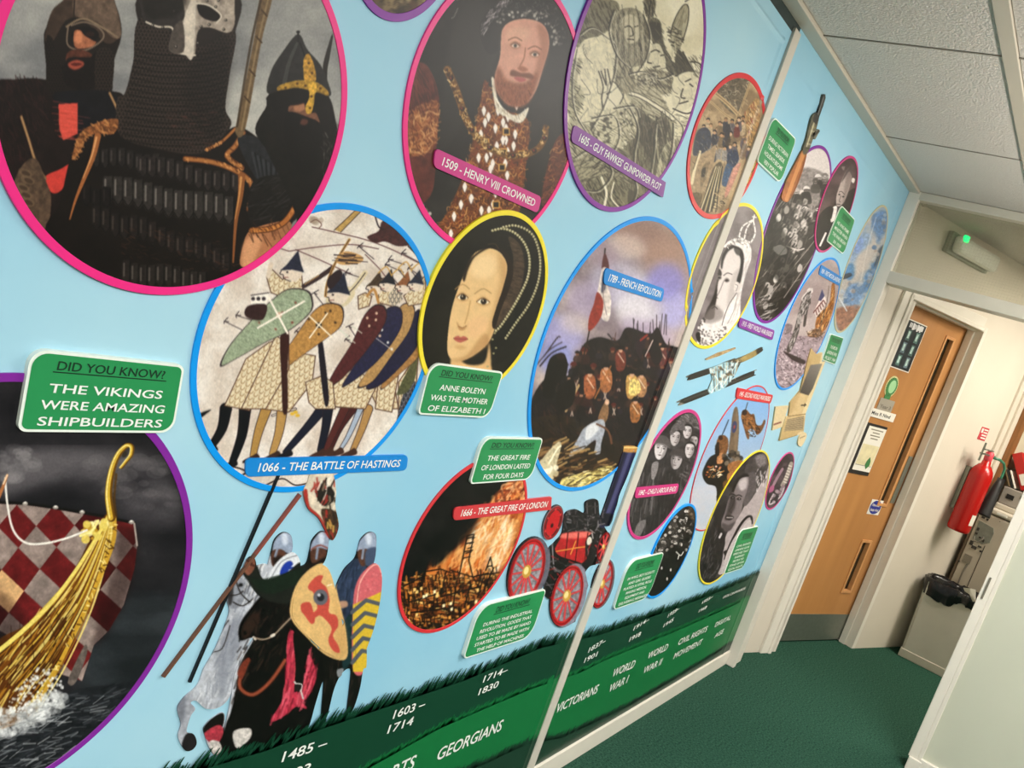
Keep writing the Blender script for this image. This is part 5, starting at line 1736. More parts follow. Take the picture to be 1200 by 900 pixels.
@art
def a_revolution():
    A = Art(610, 244, 815, 580, 2.647, 2.4, '#8d8aa8', 24)
    f = lambda P: [(x, y-11) for x, y in P]
    A.clouds('#7d6f78', '#c3b3ac', 130, 3, 1.0, 1.2)
    for (x, y, rx, ry, c, a) in ((400, 110, 120, 60, '#9c7a6a', .7), (460, 170, 90, 60, '#a98a7c', .6), (330, 130, 60, 40, '#d9cac4', .6), (300, 240, 90, 70, '#c7c2d8', .6), (400, 300, 120, 70, '#c9c3d4', .8), (450, 240, 60, 60, '#8b86c8', .8), (210, 300, 70, 60, '#b6a9c8', .6), (130, 400, 70, 60, '#a5a2d2', .8), (110, 480, 60, 50, '#8d95cf', .8), (350, 330, 60, 50, '#dcd7dd', .8), (480, 330, 40, 60, '#a8a4d6', .7), (170, 370, 50, 30, '#d6c6bd', .6), (395, 390, 90, 30, '#b9a9c2', .7), (250, 150, 60, 40, '#9a8796', .6)):
        A.ell(x, y-11, rx, ry, c, 0.3, a, soft=16)
    # mass of people
    A.poly(f([(40, 590), (90, 520), (120, 470), (150, 540), (190, 440), (240, 410), (300, 420), (330, 380), (400, 400), (425, 380), (450, 430), (480, 440), (540, 470), (570, 700), (470, 860), (300, 800), (200, 760), (20, 700)]), '#201a1c', noise=0.4, cell=16)
    A.poly(f([(10, 690), (130, 650), (260, 720), (380, 760), (300, 860), (150, 900), (20, 840)]), '#2b2119', noise=0.4, cell=24)
    A.hatch(f([(60, 560), (200, 440), (330, 400), (520, 460), (520, 640), (380, 760), (60, 690)]), 420, 1.1, 20, 5, ['#0f0c0e', '#3a2c28', '#2a2428', '#4a2a24', '#171316'], 0.7, 0.6)
    rs = A.rs
    for k in range(75):
        x = rs.uniform(150, 520)
        y = rs.uniform(400+abs(x-330)*.12, 640)
        r = rs.uniform(5, 9)
        A.ell(x, y-11, r*.8, r, ['#8f6148', '#6c4636', '#b08468', '#4c3228'][rs.randint(4)], 0.2)
        A.poly(f([(x-r*1.3, y-r*.5), (x-r*.5, y-r*1.8), (x+r*.9, y-r*1.6), (x+r*1.3, y-r*.3)]), ['#1a1517', '#2b2024', '#5a2320'][rs.randint(3)])
        A.poly(f([(x-r*1.6, y+r), (x+r*1.6, y+r), (x+r*1.8, y+r*4), (x-r*1.6, y+r*4)]), ['#231d22', '#2d2530', '#45302a', '#191518', '#3a2120'][rs.randint(5)], 0.9)
        if k % 5 == 0:
            A.line(f([(x-2, y+r), (x+4, y+r*4)]), 4, '#cdb9a8', 0.8)
            A.line(f([(x+5, y+r), (x-3, y+r*4)]), 4, '#b8a292', 0.8)
    for k in range(26):
        x, y = rs.uniform(330, 500), rs.uniform(400, 470)
        A.line(f([(x, y), (x+rs.uniform(-4, 8), y-rs.uniform(40, 75))]), 2.2, '#2b2328', 0.9)
    # lit figures
    for (x, y, s, c) in ((215, 560, 46, '#a5623e'), (265, 540, 46, '#b5764a'), (345, 560, 46, '#c9a05c'), (375, 560, 40, '#b98a60'), (150, 560, 30, '#3a2620'), (310, 480, 40, '#7a3c30'), (440, 470, 34, '#6d3a38'), (355, 640, 40, '#a06a3c')):
        A.poly(f([(x-s*.35, y-s*.6), (x+s*.3, y-s*.6), (x+s*.4, y+s*.4), (x+s*.1, y+s*.9), (x-s*.35, y+s*.7)]), c, 0.9, noise=0.4, cell=6)
        A.ell(x, y-11-s*.75, s*.16, s*.2, '#caa085')
        A.poly(f([(x-s*.3, y-s*.8), (x, y-s*1.15), (x+s*.3, y-s*.82)]), '#191416')
        A.line(f([(x-s*.2, y-s*.5), (x+s*.25, y+s*.2)]), 3, '#efe0cc', 0.8)
    A.poly(f([(340, 545), (366, 545), (370, 580), (338, 590)]), '#d8c27c', noise=0.5, cell=4)
    A.line(f([(230, 600), (280, 500)]), 4, '#a06a3a')
    A.line(f([(140, 640), (180, 560)]), 7, '#b59a70')
    A.line(f([(165, 650), (200, 590)]), 5, '#2b1d16')
    # striding man in pale clothes
    A.poly(f([(240, 660), (262, 610), (272, 625), (270, 660), (250, 690)]), '#8a6a4c', noise=0.3, cell=5)
    A.poly(f([(200, 690), (250, 665), (262, 690), (250, 740), (246, 770), (228, 770), (232, 730), (190, 760), (150, 780), (180, 720)]), '#a6aab4', noise=0.2, cell=6)
    A.poly(f([(205, 690), (236, 676), (240, 700), (204, 730)]), '#d6d7da', soft=2)
    A.ell(268, 612-11, 7, 9, '#d5b296')
    A.line(f([(236, 680), (270, 700), (282, 740)]), 6, '#6e4a34')
    # drummer and rifleman at the left
    A.poly(f([(68, 590), (80, 510), (96, 470), (130, 460), (145, 490), (140, 530), (110, 560), (100, 600)]), '#15110f', noise=0.3, cell=6)
    A.ell(125, 470-11, 14, 12, '#2a1c18')
    A.line(f([(60, 500), (96, 460), (140, 440)]), 5, '#231a18')
    A.line(f([(72, 470), (112, 414), (122, 410)]), 4, '#3a2c2a')
    A.line(f([(46, 500), (90, 450), (128, 426)]), 3.5, '#3d3030')
    A.poly(f([(110, 590), (150, 540), (170, 560), (160, 620), (120, 640)]), '#1a1412', noise=0.3, cell=6)
    # flag on its pole
    A.line(f([(262, 136), (250, 240), (226, 330), (200, 450), (176, 540)]), 4, '#2a201c')
    A.poly(f([(262, 150), (274, 190), (264, 220), (252, 200), (254, 170)]), '#5a2e30')
    A.poly(f([(252, 200), (268, 200), (270, 250), (280, 290), (276, 350), (260, 360), (236, 330), (226, 320), (240, 260)]), '#d8cdc6', noise=0.25, cell=10)
    A.poly(f([(256, 210), (266, 220), (262, 260), (250, 270)]), '#34344e', 0.9, soft=2)
    A.poly(f([(238, 270), (256, 300), (250, 345), (228, 380), (210, 390), (212, 350), (226, 310)]), '#93392f', noise=0.25, cell=8)
    A.line(f([(262, 230), (256, 280), (266, 340)]), 4, '#8d7f7c', 0.7)
    # officers on the right with raised arm
    A.poly(f([(400, 460), (412, 420), (424, 390), (432, 394), (428, 430), (440, 470), (420, 500)]), '#221b1e')
    A.line(f([(330, 470), (342, 420), (334, 400)]), 8, '#2b1f20')
    A.poly(f([(355, 440), (372, 410), (392, 408), (378, 450), (372, 480)]), '#30222a')
    A.line(f([(372, 420), (392, 404)]), 6, '#93392f')
    A.line(f([(386, 470), (410, 420)]), 3, '#d4c3bc')
    # stones and the pale fallen shapes
    A.hatch(f([(40, 760), (110, 720), (200, 760), (290, 800), (200, 860), (60, 850)]), 160, -0.3, 36, 6, ['#9c7a50', '#4a3320', '#caa86e', '#2b1d12', '#6e4f30'], 0.7, 0.4)
    A.poly(f([(60, 800), (110, 740), (126, 744), (112, 800), (94, 850), (70, 840)]), '#c9bd9c', noise=0.25, cell=6)
    A.line(f([(72, 830), (112, 760), (124, 748)]), 5, '#f0e9d0')
    A.poly(f([(130, 850), (200, 830), (280, 810), (270, 850), (190, 880), (130, 880)]), '#cfc07c', noise=0.4, cell=6)
    A.blobs(f([(60, 790), (110, 800), (100, 860), (60, 850)]), 24, 7, ['#f4efdc', '#cfc3a0'], 0.8)
    A.hatch(f([(140, 840), (280, 810), (260, 860), (150, 880)]), 60, -0.3, 24, 4, ['#efe6b8', '#8d7a44', '#4a3a20'], 0.8, 0.4)
    A.noise(0.10, 4, 4)
    A.I = blur(A.I, 1)
    return A


@art
def a_burning_city():
    A = Art(462, 540, 622, 745, 3.214, 2.4, '#151313', 25)
    f = lambda P: [(x-6, y-128) for x, y in P]
    A.clouds('#0e0d0d', '#232020', 120, 3)
    F = f([(170, 520), (240, 450), (300, 370), (360, 290), (420, 220), (500, 150), (520, 200), (500, 330), (470, 430), (430, 520), (340, 640), (200, 740), (60, 720), (60, 640), (130, 540)])
    A.poly(F, '#b8622a', noise=0.4, cell=60, soft=3)
    A.hatch(F, 420, -1.05, 90, 10, ['#e8a860', '#c56a2a', '#f2c88a', '#8c3a18', '#d98740'], 0.35, 0.25, bend=.5)
    A.poly(f([(360, 480), (380, 420), (420, 340), (450, 380), (430, 480), (390, 540), (350, 540)]), '#fbe9c8', 0.9, soft=12)
    A.poly(f([(300, 420), (330, 380), (370, 400), (340, 480), (290, 500)]), '#f4cf9c', 0.7, soft=12)
    A.hatch(f([(250, 470), (330, 370), (430, 330), (440, 480), (360, 560), (240, 560)]), 130, -1.15, 60, 7, ['#fff3d8', '#f3bf78', '#d67a34', '#ffe2ac'], 0.45, 0.2, bend=.6)
    A.poly(f([(440, 210), (490, 190), (500, 240), (460, 260), (400, 300), (390, 280)]), '#c96a34', 0.8, soft=6, noise=0.4, cell=10)
    A.hatch(f([(380, 290), (440, 210), (500, 180), (496, 290), (420, 310)]), 70, -0.9, 50, 8, ['#e9a468', '#8f3e1e', '#f3c796', '#5c2312'], 0.6, 0.4, bend=1)
    A.poly(f([(240, 380), (330, 300), (300, 400), (220, 470), (170, 520), (140, 500)]), '#151212', 0.75, soft=10)
    # silhouettes: frames of houses against the fire
    A.poly(f([(20, 620), (120, 560), (220, 560), (300, 590), (400, 560), (420, 600), (340, 680), (220, 750), (80, 780), (30, 720)]), '#5a2c12', 0.75, noise=0.5, cell=12)
    A.hatch(f([(20, 620), (130, 550), (300, 570), (410, 560), (340, 680), (220, 760), (70, 770)]), 560, 0.15, 26, 5, ['#1a0f0a', '#2a150b', '#e2a14e', '#b8692c', '#f3cd7c', '#0d0806', '#8a4318'], 0.8, 0.3)
    A.hatch(f([(20, 620), (130, 540), (300, 560), (410, 540), (340, 680), (220, 760), (70, 770)]), 300, 1.45, 34, 4, ['#140b08', '#2a150b', '#0d0806', '#c98036'], 0.85, 0.25)
    dk = '#120b09'
    for P in ([(262, 500), (280, 410), (306, 404), (286, 500)], [(280, 410), (275, 440)], [(268, 470), (300, 464)], [(274, 440), (302, 434)], [(278, 420), (304, 414)], [(262, 500), (250, 560)], [(286, 500), (300, 560)],
              [(350, 540), (368, 490), (376, 530)], [(356, 524), (374, 524)], [(130, 510), (110, 600)], [(120, 545), (180, 535), (220, 550)], [(220, 540), (300, 565), (360, 550)], [(300, 560), (330, 620)], [(380, 530), (340, 620)], [(120, 540), (90, 640)], [(200, 545), (180, 640)], [(40, 600), (120, 560)], [(60, 660), (200, 620)], [(180, 640), (330, 600)], [(160, 600), (150, 700)], [(240, 580), (225, 690)], [(290, 600), (270, 680)], [(60, 700), (240, 680)], [(320, 560), (400, 548)], [(340, 570), (320, 640)]):
        A.line(f(P), 5, dk, 0.95, False)
    for k in range(5):
        A.line(f([(266+k*8, 494-k*18), (292+k*4, 488-k*18)]), 4, dk, 0.9, False)
    for k in range(26):
        x, y = A.rs.uniform(40, 380), A.rs.uniform(590, 730)
        A.poly(f([(x, y), (x+9, y-3), (x+10, y+9), (x+1, y+12)]), ['#f4cf82', '#e3a04c', '#fff0c4'][k % 3], False)
    A.blobs(f([(60, 740), (150, 750), (190, 720), (160, 770), (90, 770)]), 60, 6, ['#0f0a08', '#2a1d12', '#8a5a2c'], 0.9)
    A.noise(0.10, 3, 4)
    A.I = blur(A.I, 1)
    return A


@art
def a_gathering():
    A = Art(800, 76, 898, 258, 4.865, 3.0, '#a58f70', 31)
    A.clouds('#8f7a5e', '#bda583', 60, 3)
    f = lambda P: [(x, y-5) for x, y in P]
    A.poly(f([(220, 100), (330, 50), (390, 90), (340, 220), (300, 290), (200, 190)]), '#6b6152', noise=0.35, cell=14)
    A.hatch(f([(230, 110), (330, 60), (380, 100), (310, 270), (220, 180)]), 60, 0.6, 26, 4, ['#b9a787', '#4a4236', '#8f8068', '#d9cdb4'], 0.7, 1.0, bend=1)
    for P, w in (([(190, 170), (260, 230), (330, 300), (400, 345)], 22), ([(160, 215), (240, 285), (310, 330), (390, 390)], 12), ([(385, 100), (340, 230), (300, 330), (280, 420)], 12)):
        A.line(f(P), w, '#c3ab85')
        A.line(f(P), w*.25, '#8a7252')
    A.poly(f([(330, 330), (410, 200), (440, 230), (430, 360), (380, 480), (330, 470)]), '#a8875c', noise=0.4, cell=8)
    A.hatch(f([(330, 340), (410, 210), (440, 240), (425, 380), (370, 480)]), 80, 1.3, 20, 4, ['#d8bd8a', '#5c4630', '#8f3f34', '#e6d6b4'], 0.8, 0.8)
    # people in rows
    rs = A.rs
    for k in range(60):
        t = rs.uniform(0, 1)
        x = 90+290*t+rs.uniform(-20, 20)
        y = 300+200*rs.uniform(0, 1)+40*(1-t)
        c = ['#2f3442', '#4a4038', '#5b5560', '#7d6a52', '#8f8a86', '#6e2f2b', '#b5a184'][rs.randint(7)]
        A.poly(f([(x-14, y), (x+10, y-4), (x+14, y+50), (x-16, y+54)]), c, 0.9, noise=0.3, cell=6)
        A.ell(x, y-18, 9, 11, ['#c39c7a', '#a57f60', '#d8b797'][rs.randint(3)])
        A.poly(f([(x-10, y-16), (x-6, y-28), (x+8, y-28), (x+10, y-14), (x, y-22)]), ['#3a2b20', '#1f1a18', '#6b543a'][rs.randint(3)])
    A.poly(f([(80, 390), (130, 360), (160, 400), (150, 480), (60, 520)]), '#323a4c', 0.9, noise=0.3, cell=10)
    A.poly(f([(245, 350), (270, 345), (268, 400), (245, 440), (238, 400)]), '#3b3a40', noise=0.2, cell=6)
    A.poly(f([(255, 510), (300, 490), (320, 540), (290, 590), (260, 570)]), '#2f3c54', noise=0.3, cell=6)
    A.poly(f([(250, 570), (285, 590), (255, 690), (222, 680)]), '#3d5878', noise=0.3, cell=6)
    A.poly(f([(290, 590), (330, 570), (270, 720), (240, 760), (250, 690)]), '#c88c7c', 0.8, noise=0.3, cell=8)
    # table and long pale cloth
    A.poly(f([(90, 540), (150, 490), (190, 470), (160, 640), (130, 720), (60, 740), (50, 660)]), '#a79073', noise=0.2, cell=10)
    A.poly(f([(110, 590), (150, 560), (130, 660), (100, 700)]), '#87755c', noise=0.2, cell=8)
    A.line(f([(98, 500), (70, 590), (52, 680)]), 16, '#e2d4b4')
    A.line(f([(92, 500), (60, 600)]), 4, '#4a3d2c')
    A.poly(f([(110, 600), (130, 590), (124, 640), (106, 640)]), '#3c352b')
    A.poly(f([(170, 600), (220, 560), (215, 680), (160, 840), (90, 840), (120, 760)]), '#5d5241', noise=0.3, cell=8)
    for k in range(8):
        A.line(f([(190+5*k, 585), (150+8*k, 700), (100+13*k, 840)]), 6, ['#e9dcb8', '#3b3327', '#c9b98f', '#221d18'][k % 4], 0.9)
    A.hatch(f([(170, 760), (240, 700), (240, 800), (180, 840)]), 50, 1.0, 20, 4, ['#2b241c', '#c9b18a', '#7b6a50'], 0.8, 1.2)
    A.poly(f([(40, 740), (110, 740), (90, 820), (60, 800)]), '#6b5a44', noise=0.3, cell=8)
    A.poly(f([(330, 700), (400, 560), (440, 560), (430, 620), (380, 690), (320, 790)]), '#c49a4c', noise=0.4, cell=8)
    A.hatch(f([(330, 700), (400, 560), (440, 560), (430, 620), (380, 690), (320, 790)]), 40, -1.0, 24, 5, ['#8f3c30', '#3a5a3a', '#e3c977', '#2d2a30'], 0.8, 0.5)
    A.hatch(f([(60, 300), (440, 200), (430, 480), (240, 760), (60, 700)]), 200, 1.2, 16, 3, ['#e9dcbf', '#3a3026', '#a88760', '#6d5a44'], 0.5, 0.9)
    A.noise(0.1, 3, 4)
    A.I = blur(A.I, 1)
    return A


@art
def a_queen():
    A = Art(798, 236, 900, 416, 5, 3.0, '#857b7c', 32)
    f = lambda P: [(x+10, y-5) for x, y in P]
    A.clouds('#756b6d', '#948a8b', 90, 3)
    A.poly(f([(-10, 300), (210, 100), (150, 420), (60, 640), (-10, 700)]), '#8d8586', 0.6, soft=20)
    # veil and dress
    A.poly(f([(250, 260), (300, 222), (360, 230), (398, 270), (400, 340), (370, 430), (340, 560), (330, 690), (250, 800), (150, 870), (90, 850), (90, 760), (120, 700), (170, 640), (330, 480), (350, 340), (300, 262)]), '#e6dfdd', noise=0.1, cell=14)
    A.hatch(f([(340, 300), (398, 290), (350, 520), (320, 680), (250, 700), (320, 500)]), 60, 1.9, 70, 3, ['#bdb4b2', '#f6f2f0', '#a9a09f'], 0.5, 0.15)
    # face: plain solemn woman
    A.poly(f([(230, 330), (262, 280), (310, 270), (345, 300), (352, 380), (340, 470), (300, 560), (240, 650), (190, 690), (150, 660), (150, 620), (180, 560), (200, 470), (212, 400)]), '#dcd3d0')
    A.poly(f([(212, 400), (200, 470), (178, 560), (140, 640), (130, 690), (180, 690), (190, 620), (200, 560), (206, 480), (228, 430)]), '#2f2927', soft=3)
    A.poly(f([(150, 640), (190, 610), (240, 660), (220, 700), (150, 720), (120, 700)]), '#8c8280', 0.7, soft=6)
    A.poly(f([(300, 420), (350, 400), (336, 500), (290, 580), (260, 620), (270, 520)]), '#b5aba8', 0.6, soft=8)
    # hair
    A.poly(f([(222, 380), (232, 320), (262, 275), (290, 262), (300, 274), (264, 300), (240, 350), (230, 400)]), '#33302f', soft=1)
    A.poly(f([(290, 262), (340, 280), (358, 330), (352, 400), (336, 480), (316, 470), (334, 400), (338, 340), (318, 300)]), '#2e2b2a', soft=1)
    A.poly(f([(300, 280), (335, 290), (330, 320), (310, 310)]), '#5e5957', soft=2)
    for (x, y, w) in ((214, 452, 14), (258, 468, 17)):
        A.poly(f([(x-w, y), (x, y-16), (x+w, y), (x, y+12)]), '#8a807e', soft=2)
        A.poly(f([(x-w*.7, y), (x, y-7), (x+w*.7, y), (x, y+6)]), '#2a2423')
    A.line(f([(240, 438), (262, 424), (288, 432)]), 6, '#5a5250', 0.9)
    A.line(f([(206, 428), (220, 424)]), 5, '#3a3331', 0.9)
    A.line(f([(240, 470), (216, 530), (200, 562), (206, 572)]), 5, '#7a706e', 0.8)
    A.ell(202, 570-5, 7, 5, '#2e2624')
    A.line(f([(170, 632), (188, 622), (202, 634)]), 6, '#4a3f3e')
    A.poly(f([(306, 480), (328, 480), (330, 510), (310, 540), (300, 520)]), '#d9d0cd', noise=0.1, cell=5)
    A.line(f([(308, 490), (322, 500), (312, 530)]), 3, '#6b615f')
    A.line(f([(316, 540), (270, 610), (240, 690), (230, 730)]), 4, '#4e4644')
    A.line(f([(324, 540), (300, 640), (262, 720)]), 3, '#8d8381')
    # lace
    A.blobs(f([(100, 780), (260, 740), (250, 800), (150, 866), (96, 846)]), 120, 4.5, ['#4d4645', '#f4efed', '#877d7b'], 0.8)
    A.blobs(f([(90, 720), (130, 690), (120, 790), (96, 800)]), 30, 5, ['#3a3332', '#e9e3e0'], 0.8)
    A.poly(f([(76, 780), (98, 770), (104, 830), (84, 820)]), '#2a2423', noise=0.4, cell=5)
    # veil edge and small crown
    A.line(f([(246, 268), (280, 240), (330, 232), (380, 250), (394, 290)]), 14, '#efe9e6')
    A.hatch(f([(246, 262), (290, 230), (350, 222), (396, 260), (380, 280), (320, 250), (260, 280)]), 40, 0.8, 16, 4, ['#57504e', '#faf7f5', '#9a9190'], 0.8, 1.0)
    A.poly(f([(322, 200), (346, 150), (384, 118), (416, 110), (424, 160), (416, 210), (396, 250), (360, 230)]), '#7b7271', noise=0.3, cell=6)
    for P in ([(330, 210), (352, 150), (412, 112)], [(360, 226), (376, 160), (412, 112)], [(398, 246), (424, 190), (412, 112)], [(324, 206), (360, 230), (398, 246)]):
        A.line(f(P), 9, '#efeae7')
        S = spline(f(P), 6, False)
        for q in S[::3]:
            A.ell(q[0], q[1], 3, 3, '#5a5251')
    A.line(f([(414, 112), (420, 84)]), 7, '#f3efec')
    A.line(f([(408, 94), (430, 98)]), 6, '#f3efec')
    A.noise(0.07, 3, 4)
    A.I = blur(A.I, 1)
    return A


@art
def a_infantry():
    A = Art(878, 170, 980, 380, 3.218, 3.2, '#2c2826', 33)
    f = lambda P: [(x-9.6, y-225) for x, y in P]
    A.clouds('#1c1917', '#3d3835', 40, 3)
    A.poly(f([(200, 260), (280, 235), (325, 300), (320, 360), (250, 380), (190, 340)]), '#d8d0cd', soft=4)
    A.poly(f([(190, 330), (240, 310), (310, 350), (310, 420), (280, 520), (180, 470), (160, 420)]), '#8f8784', noise=0.3, cell=8, soft=3)
    # helmets and faces
    rs = A.rs
    for k in range(26):
        x = rs.uniform(180, 300)
        y = rs.uniform(330, 500)
        A.poly(f([(x-12, y+3), (x-7, y-8), (x+6, y-9), (x+14, y+2), (x, y+1)]), ['#b9b1ae', '#7b7471', '#d9d3d0', '#57514e'][rs.randint(4)])
        A.ell(*f([(x, y+8)])[0], 6, 8, ['#c9c0bc', '#8d8481', '#e0dad7'][rs.randint(3)])
        A.line(f([(x-4, y+6), (x+4, y+6)]), 2.4, '#2a2523')
        A.poly(f([(x-14, y+16), (x+12, y+14), (x+16, y+44), (x-16, y+44)]), ['#2b2725', '#3d3835', '#4f4946'][rs.randint(3)], 0.9)
    A.hatch(f([(90, 480), (160, 400), (270, 480), (240, 620), (180, 760), (60, 870), (40, 760)]), 300, -1.0, 24, 4, ['#0f0d0c', '#4d4744', '#6e6764', '#1c1917', '#8d8582'], 0.7, 0.6)
    for k in range(60):
        t = rs.uniform(0, 1)
        x, y = 90+130*t+rs.uniform(-40, 40), 780-330*t+rs.uniform(-40, 40)
        A.poly(f([(x-9, y+5), (x-4, y-10), (x+9, y-4), (x+4, y+12)]), ['#8d8683', '#b9b1ad', '#5e5855', '#d3ccc8'][k % 4], 0.85, noise=0.3, cell=4)
        A.line(f([(x, y), (x-14, y+22)]), 6, ['#3b3633', '#6e6764', '#191614'][k % 3], 0.8)
    for (x, y) in ((120, 500), (150, 470), (215, 520), (140, 560), (200, 600), (110, 730), (150, 690), (90, 770), (200, 690), (70, 830)):
        A.poly(f([(x-10, y), (x, y-18), (x+10, y-6), (x+6, y+10), (x-6, y+14)]), ['#c9c2be', '#ada5a1', '#e3deda'][rs.randint(3)], 0.9)
    A.poly(f([(100, 615), (125, 600), (150, 615), (148, 635), (120, 638)]), '#f1edea')
    A.line(f([(150, 605), (190, 620), (215, 615)]), 5, '#cfc8c4')
    for (a, b) in (((60, 720), (230, 500)), ((90, 790), (260, 580)), ((140, 800), (250, 640)), ((50, 820), (190, 640)), ((110, 470), (160, 400)), ((140, 700), (180, 560))):
        A.line(f([a, b]), 4, '#a59d99', 0.8)
    A.poly(f([(60, 560), (110, 500), (180, 660), (150, 760), (80, 700), (40, 660)]), '#161312', 0.6, soft=5)
    A.hatch(f([(40, 800), (120, 800), (90, 880), (50, 870)]), 40, -0.4, 30, 3, ['#d8d2ce', '#4a4441'], 0.6, 0.4)
    A.noise(0.12, 2, 4)
    A.I = blur(A.I, 1)
    return A


@art
def a_statesman():
    A = Art(953, 180, 1010, 300, 3.914, 4, '#5d4a49', 34)
    f = lambda P: [(x-31, y-39) for x, y in P]
    A.clouds('#4e403f', '#6b5857', 60, 3)
    A.poly(f([(60, 320), (110, 280), (140, 330), (110, 470), (50, 480), (42, 400)]), '#2b2524', noise=0.2, cell=10)
    A.poly(f([(130, 260), (170, 230), (230, 200), (230, 330), (150, 420), (120, 380)]), '#3a3130', noise=0.2, cell=10)
    A.poly(f([(150, 190), (180, 120), (205, 100), (205, 160), (185, 230), (165, 270), (140, 280), (136, 240)]), '#b7a9a4', noise=0.08, cell=8)
    A.poly(f([(185, 130), (206, 102), (204, 165), (180, 240), (165, 272), (172, 210)]), '#7f706c', 0.7, soft=4)
    A.poly(f([(160, 170), (182, 118), (206, 95), (208, 140), (196, 120), (175, 150)]), '#5c5250', soft=2)
    for (x, y) in ((150, 226), (168, 236)):
        A.ell(*f([(x, y)])[0], 5, 4, '#2a2322')
    A.line(f([(150, 215), (160, 212), (174, 226)]), 3, '#463c3a')
    A.line(f([(158, 232), (150, 256), (156, 260)]), 3, '#5c504d')
    A.line(f([(140, 270), (154, 272)]), 4, '#4a3c3a')
    A.poly(f([(118, 290), (140, 282), (130, 340), (110, 350)]), '#e6dfdb', noise=0.1, cell=5)
    A.line(f([(62, 460), (88, 404)]), 9, '#e9e2df')
    A.poly(f([(110, 300), (124, 290), (112, 340)]), '#171312')
    A.poly(f([(210, 150), (222, 156), (216, 174), (206, 166)]), '#e2dcd8')
    A.poly(f([(160, 100), (176, 98), (170, 116)]), '#8d817d')
    A.noise(0.1, 3, 4)
    A.I = blur(A.I, 1)
    return A


@art
def a_spaceman():
    A = Art(905, 296, 990, 460, 5.625, 3.2, '#b3a3a2', 35)
    f = lambda P: [(x-28, y+79) for x, y in P]
    A.clouds('#a89796', '#c0b2b0', 120, 3)
    # ground
    G = f([(40, 480), (120, 390), (180, 460), (260, 470), (350, 470), (400, 470), (380, 560), (200, 830), (40, 830)])
    A.poly(G, '#a4939a', noise=0.2, cell=20)
    A.hatch(G, 520, 0.6, 15, 5, ['#6d5c60', '#d0c2c6', '#8b7a80', '#4d4044', '#e2d6da', '#b9a9b0'], 0.7, 1.2)
    A.hatch(f([(40, 600), (230, 620), (200, 820), (60, 830)]), 260, 0.9, 14, 5, ['#4a3d40', '#e6dbdd', '#8f8085', '#c4b6ba'], 0.7, 1.2)
    A.poly(f([(100, 570), (150, 590), (240, 630), (235, 655), (170, 635), (120, 595)]), '#3b3032', soft=1)
    A.poly(f([(120, 390), (160, 400), (150, 440), (120, 450)]), '#86777a', noise=0.3, cell=6)
    # space craft
    A.poly(f([(330, 330), (400, 260), (420, 130), (440, 140), (430, 280), (390, 400), (350, 450), (310, 420)]), '#a86f3a', noise=0.35, cell=8)
    A.hatch(f([(330, 330), (400, 260), (425, 150), (430, 280), (380, 420), (320, 430)]), 90, 1.8, 30, 5, ['#d9a25c', '#6b3f1c', '#efcf96', '#3c2818', '#c5803c'], 0.8, 0.3)
    A.poly(f([(270, 440), (330, 420), (360, 460), (300, 480), (262, 470)]), '#8e6a4c', noise=0.4, cell=5)
    A.hatch(f([(270, 430), (360, 420), (360, 470), (270, 475)]), 30, 0.4, 20, 5, ['#3d2a20', '#e3d2c0', '#7b5a3c'], 0.8, 0.9)
    # flag, generic stripes
    F = f([(300, 310), (330, 250), (356, 160), (380, 220), (386, 250), (350, 310), (318, 345)])
    A.poly(F, '#e3d8d4', False)
    for k in range(5):
        A.line(f([(300+13*k, 316-16*k), (312+13*k, 300-16*k), (322+14*k, 330-18*k)]), 8, '#7d4a48', 0.9)
    A.poly(f([(330, 235), (356, 160), (372, 205), (348, 240)]), '#5a5a80', False)
    A.line(f([(400, 140), (386, 250), (330, 470)]), 4, '#7a6a60')
    # the figure in a suit, raising an arm
    A.poly(f([(236, 200), (262, 175), (290, 170), (280, 200), (280, 250), (262, 300), (246, 400), (230, 400), (238, 330), (214, 360), (200, 450), (150, 570), (120, 560), (160, 460), (186, 370), (206, 290)]), '#57504e', noise=0.4, cell=6)
    A.hatch(f([(240, 200), (284, 180), (270, 280), (220, 360), (180, 480), (150, 565), (125, 555), (170, 450), (205, 300)]), 110, 1.9, 26, 5, ['#d9d2d0', '#8a8280', '#2c2726', '#b9b2b0'], 0.8, 0.35)
    A.ell(*f([(276, 172)])[0], 20, 18, '#ddd6d3')
    A.ell(*f([(272, 178)])[0], 11, 11, '#4a4240')
    A.line(f([(238, 240), (226, 220), (262, 178), (290, 160)]), 12, '#cfc8c5')
    A.line(f([(238, 240), (230, 224), (262, 182)]), 3, '#4a4442')
    A.poly(f([(192, 340), (214, 320), (222, 380), (196, 390)]), '#a9a19f', noise=0.3, cell=6)
    A.noise(0.12, 3, 4)
    A.I = blur(A.I, 1)
    return A


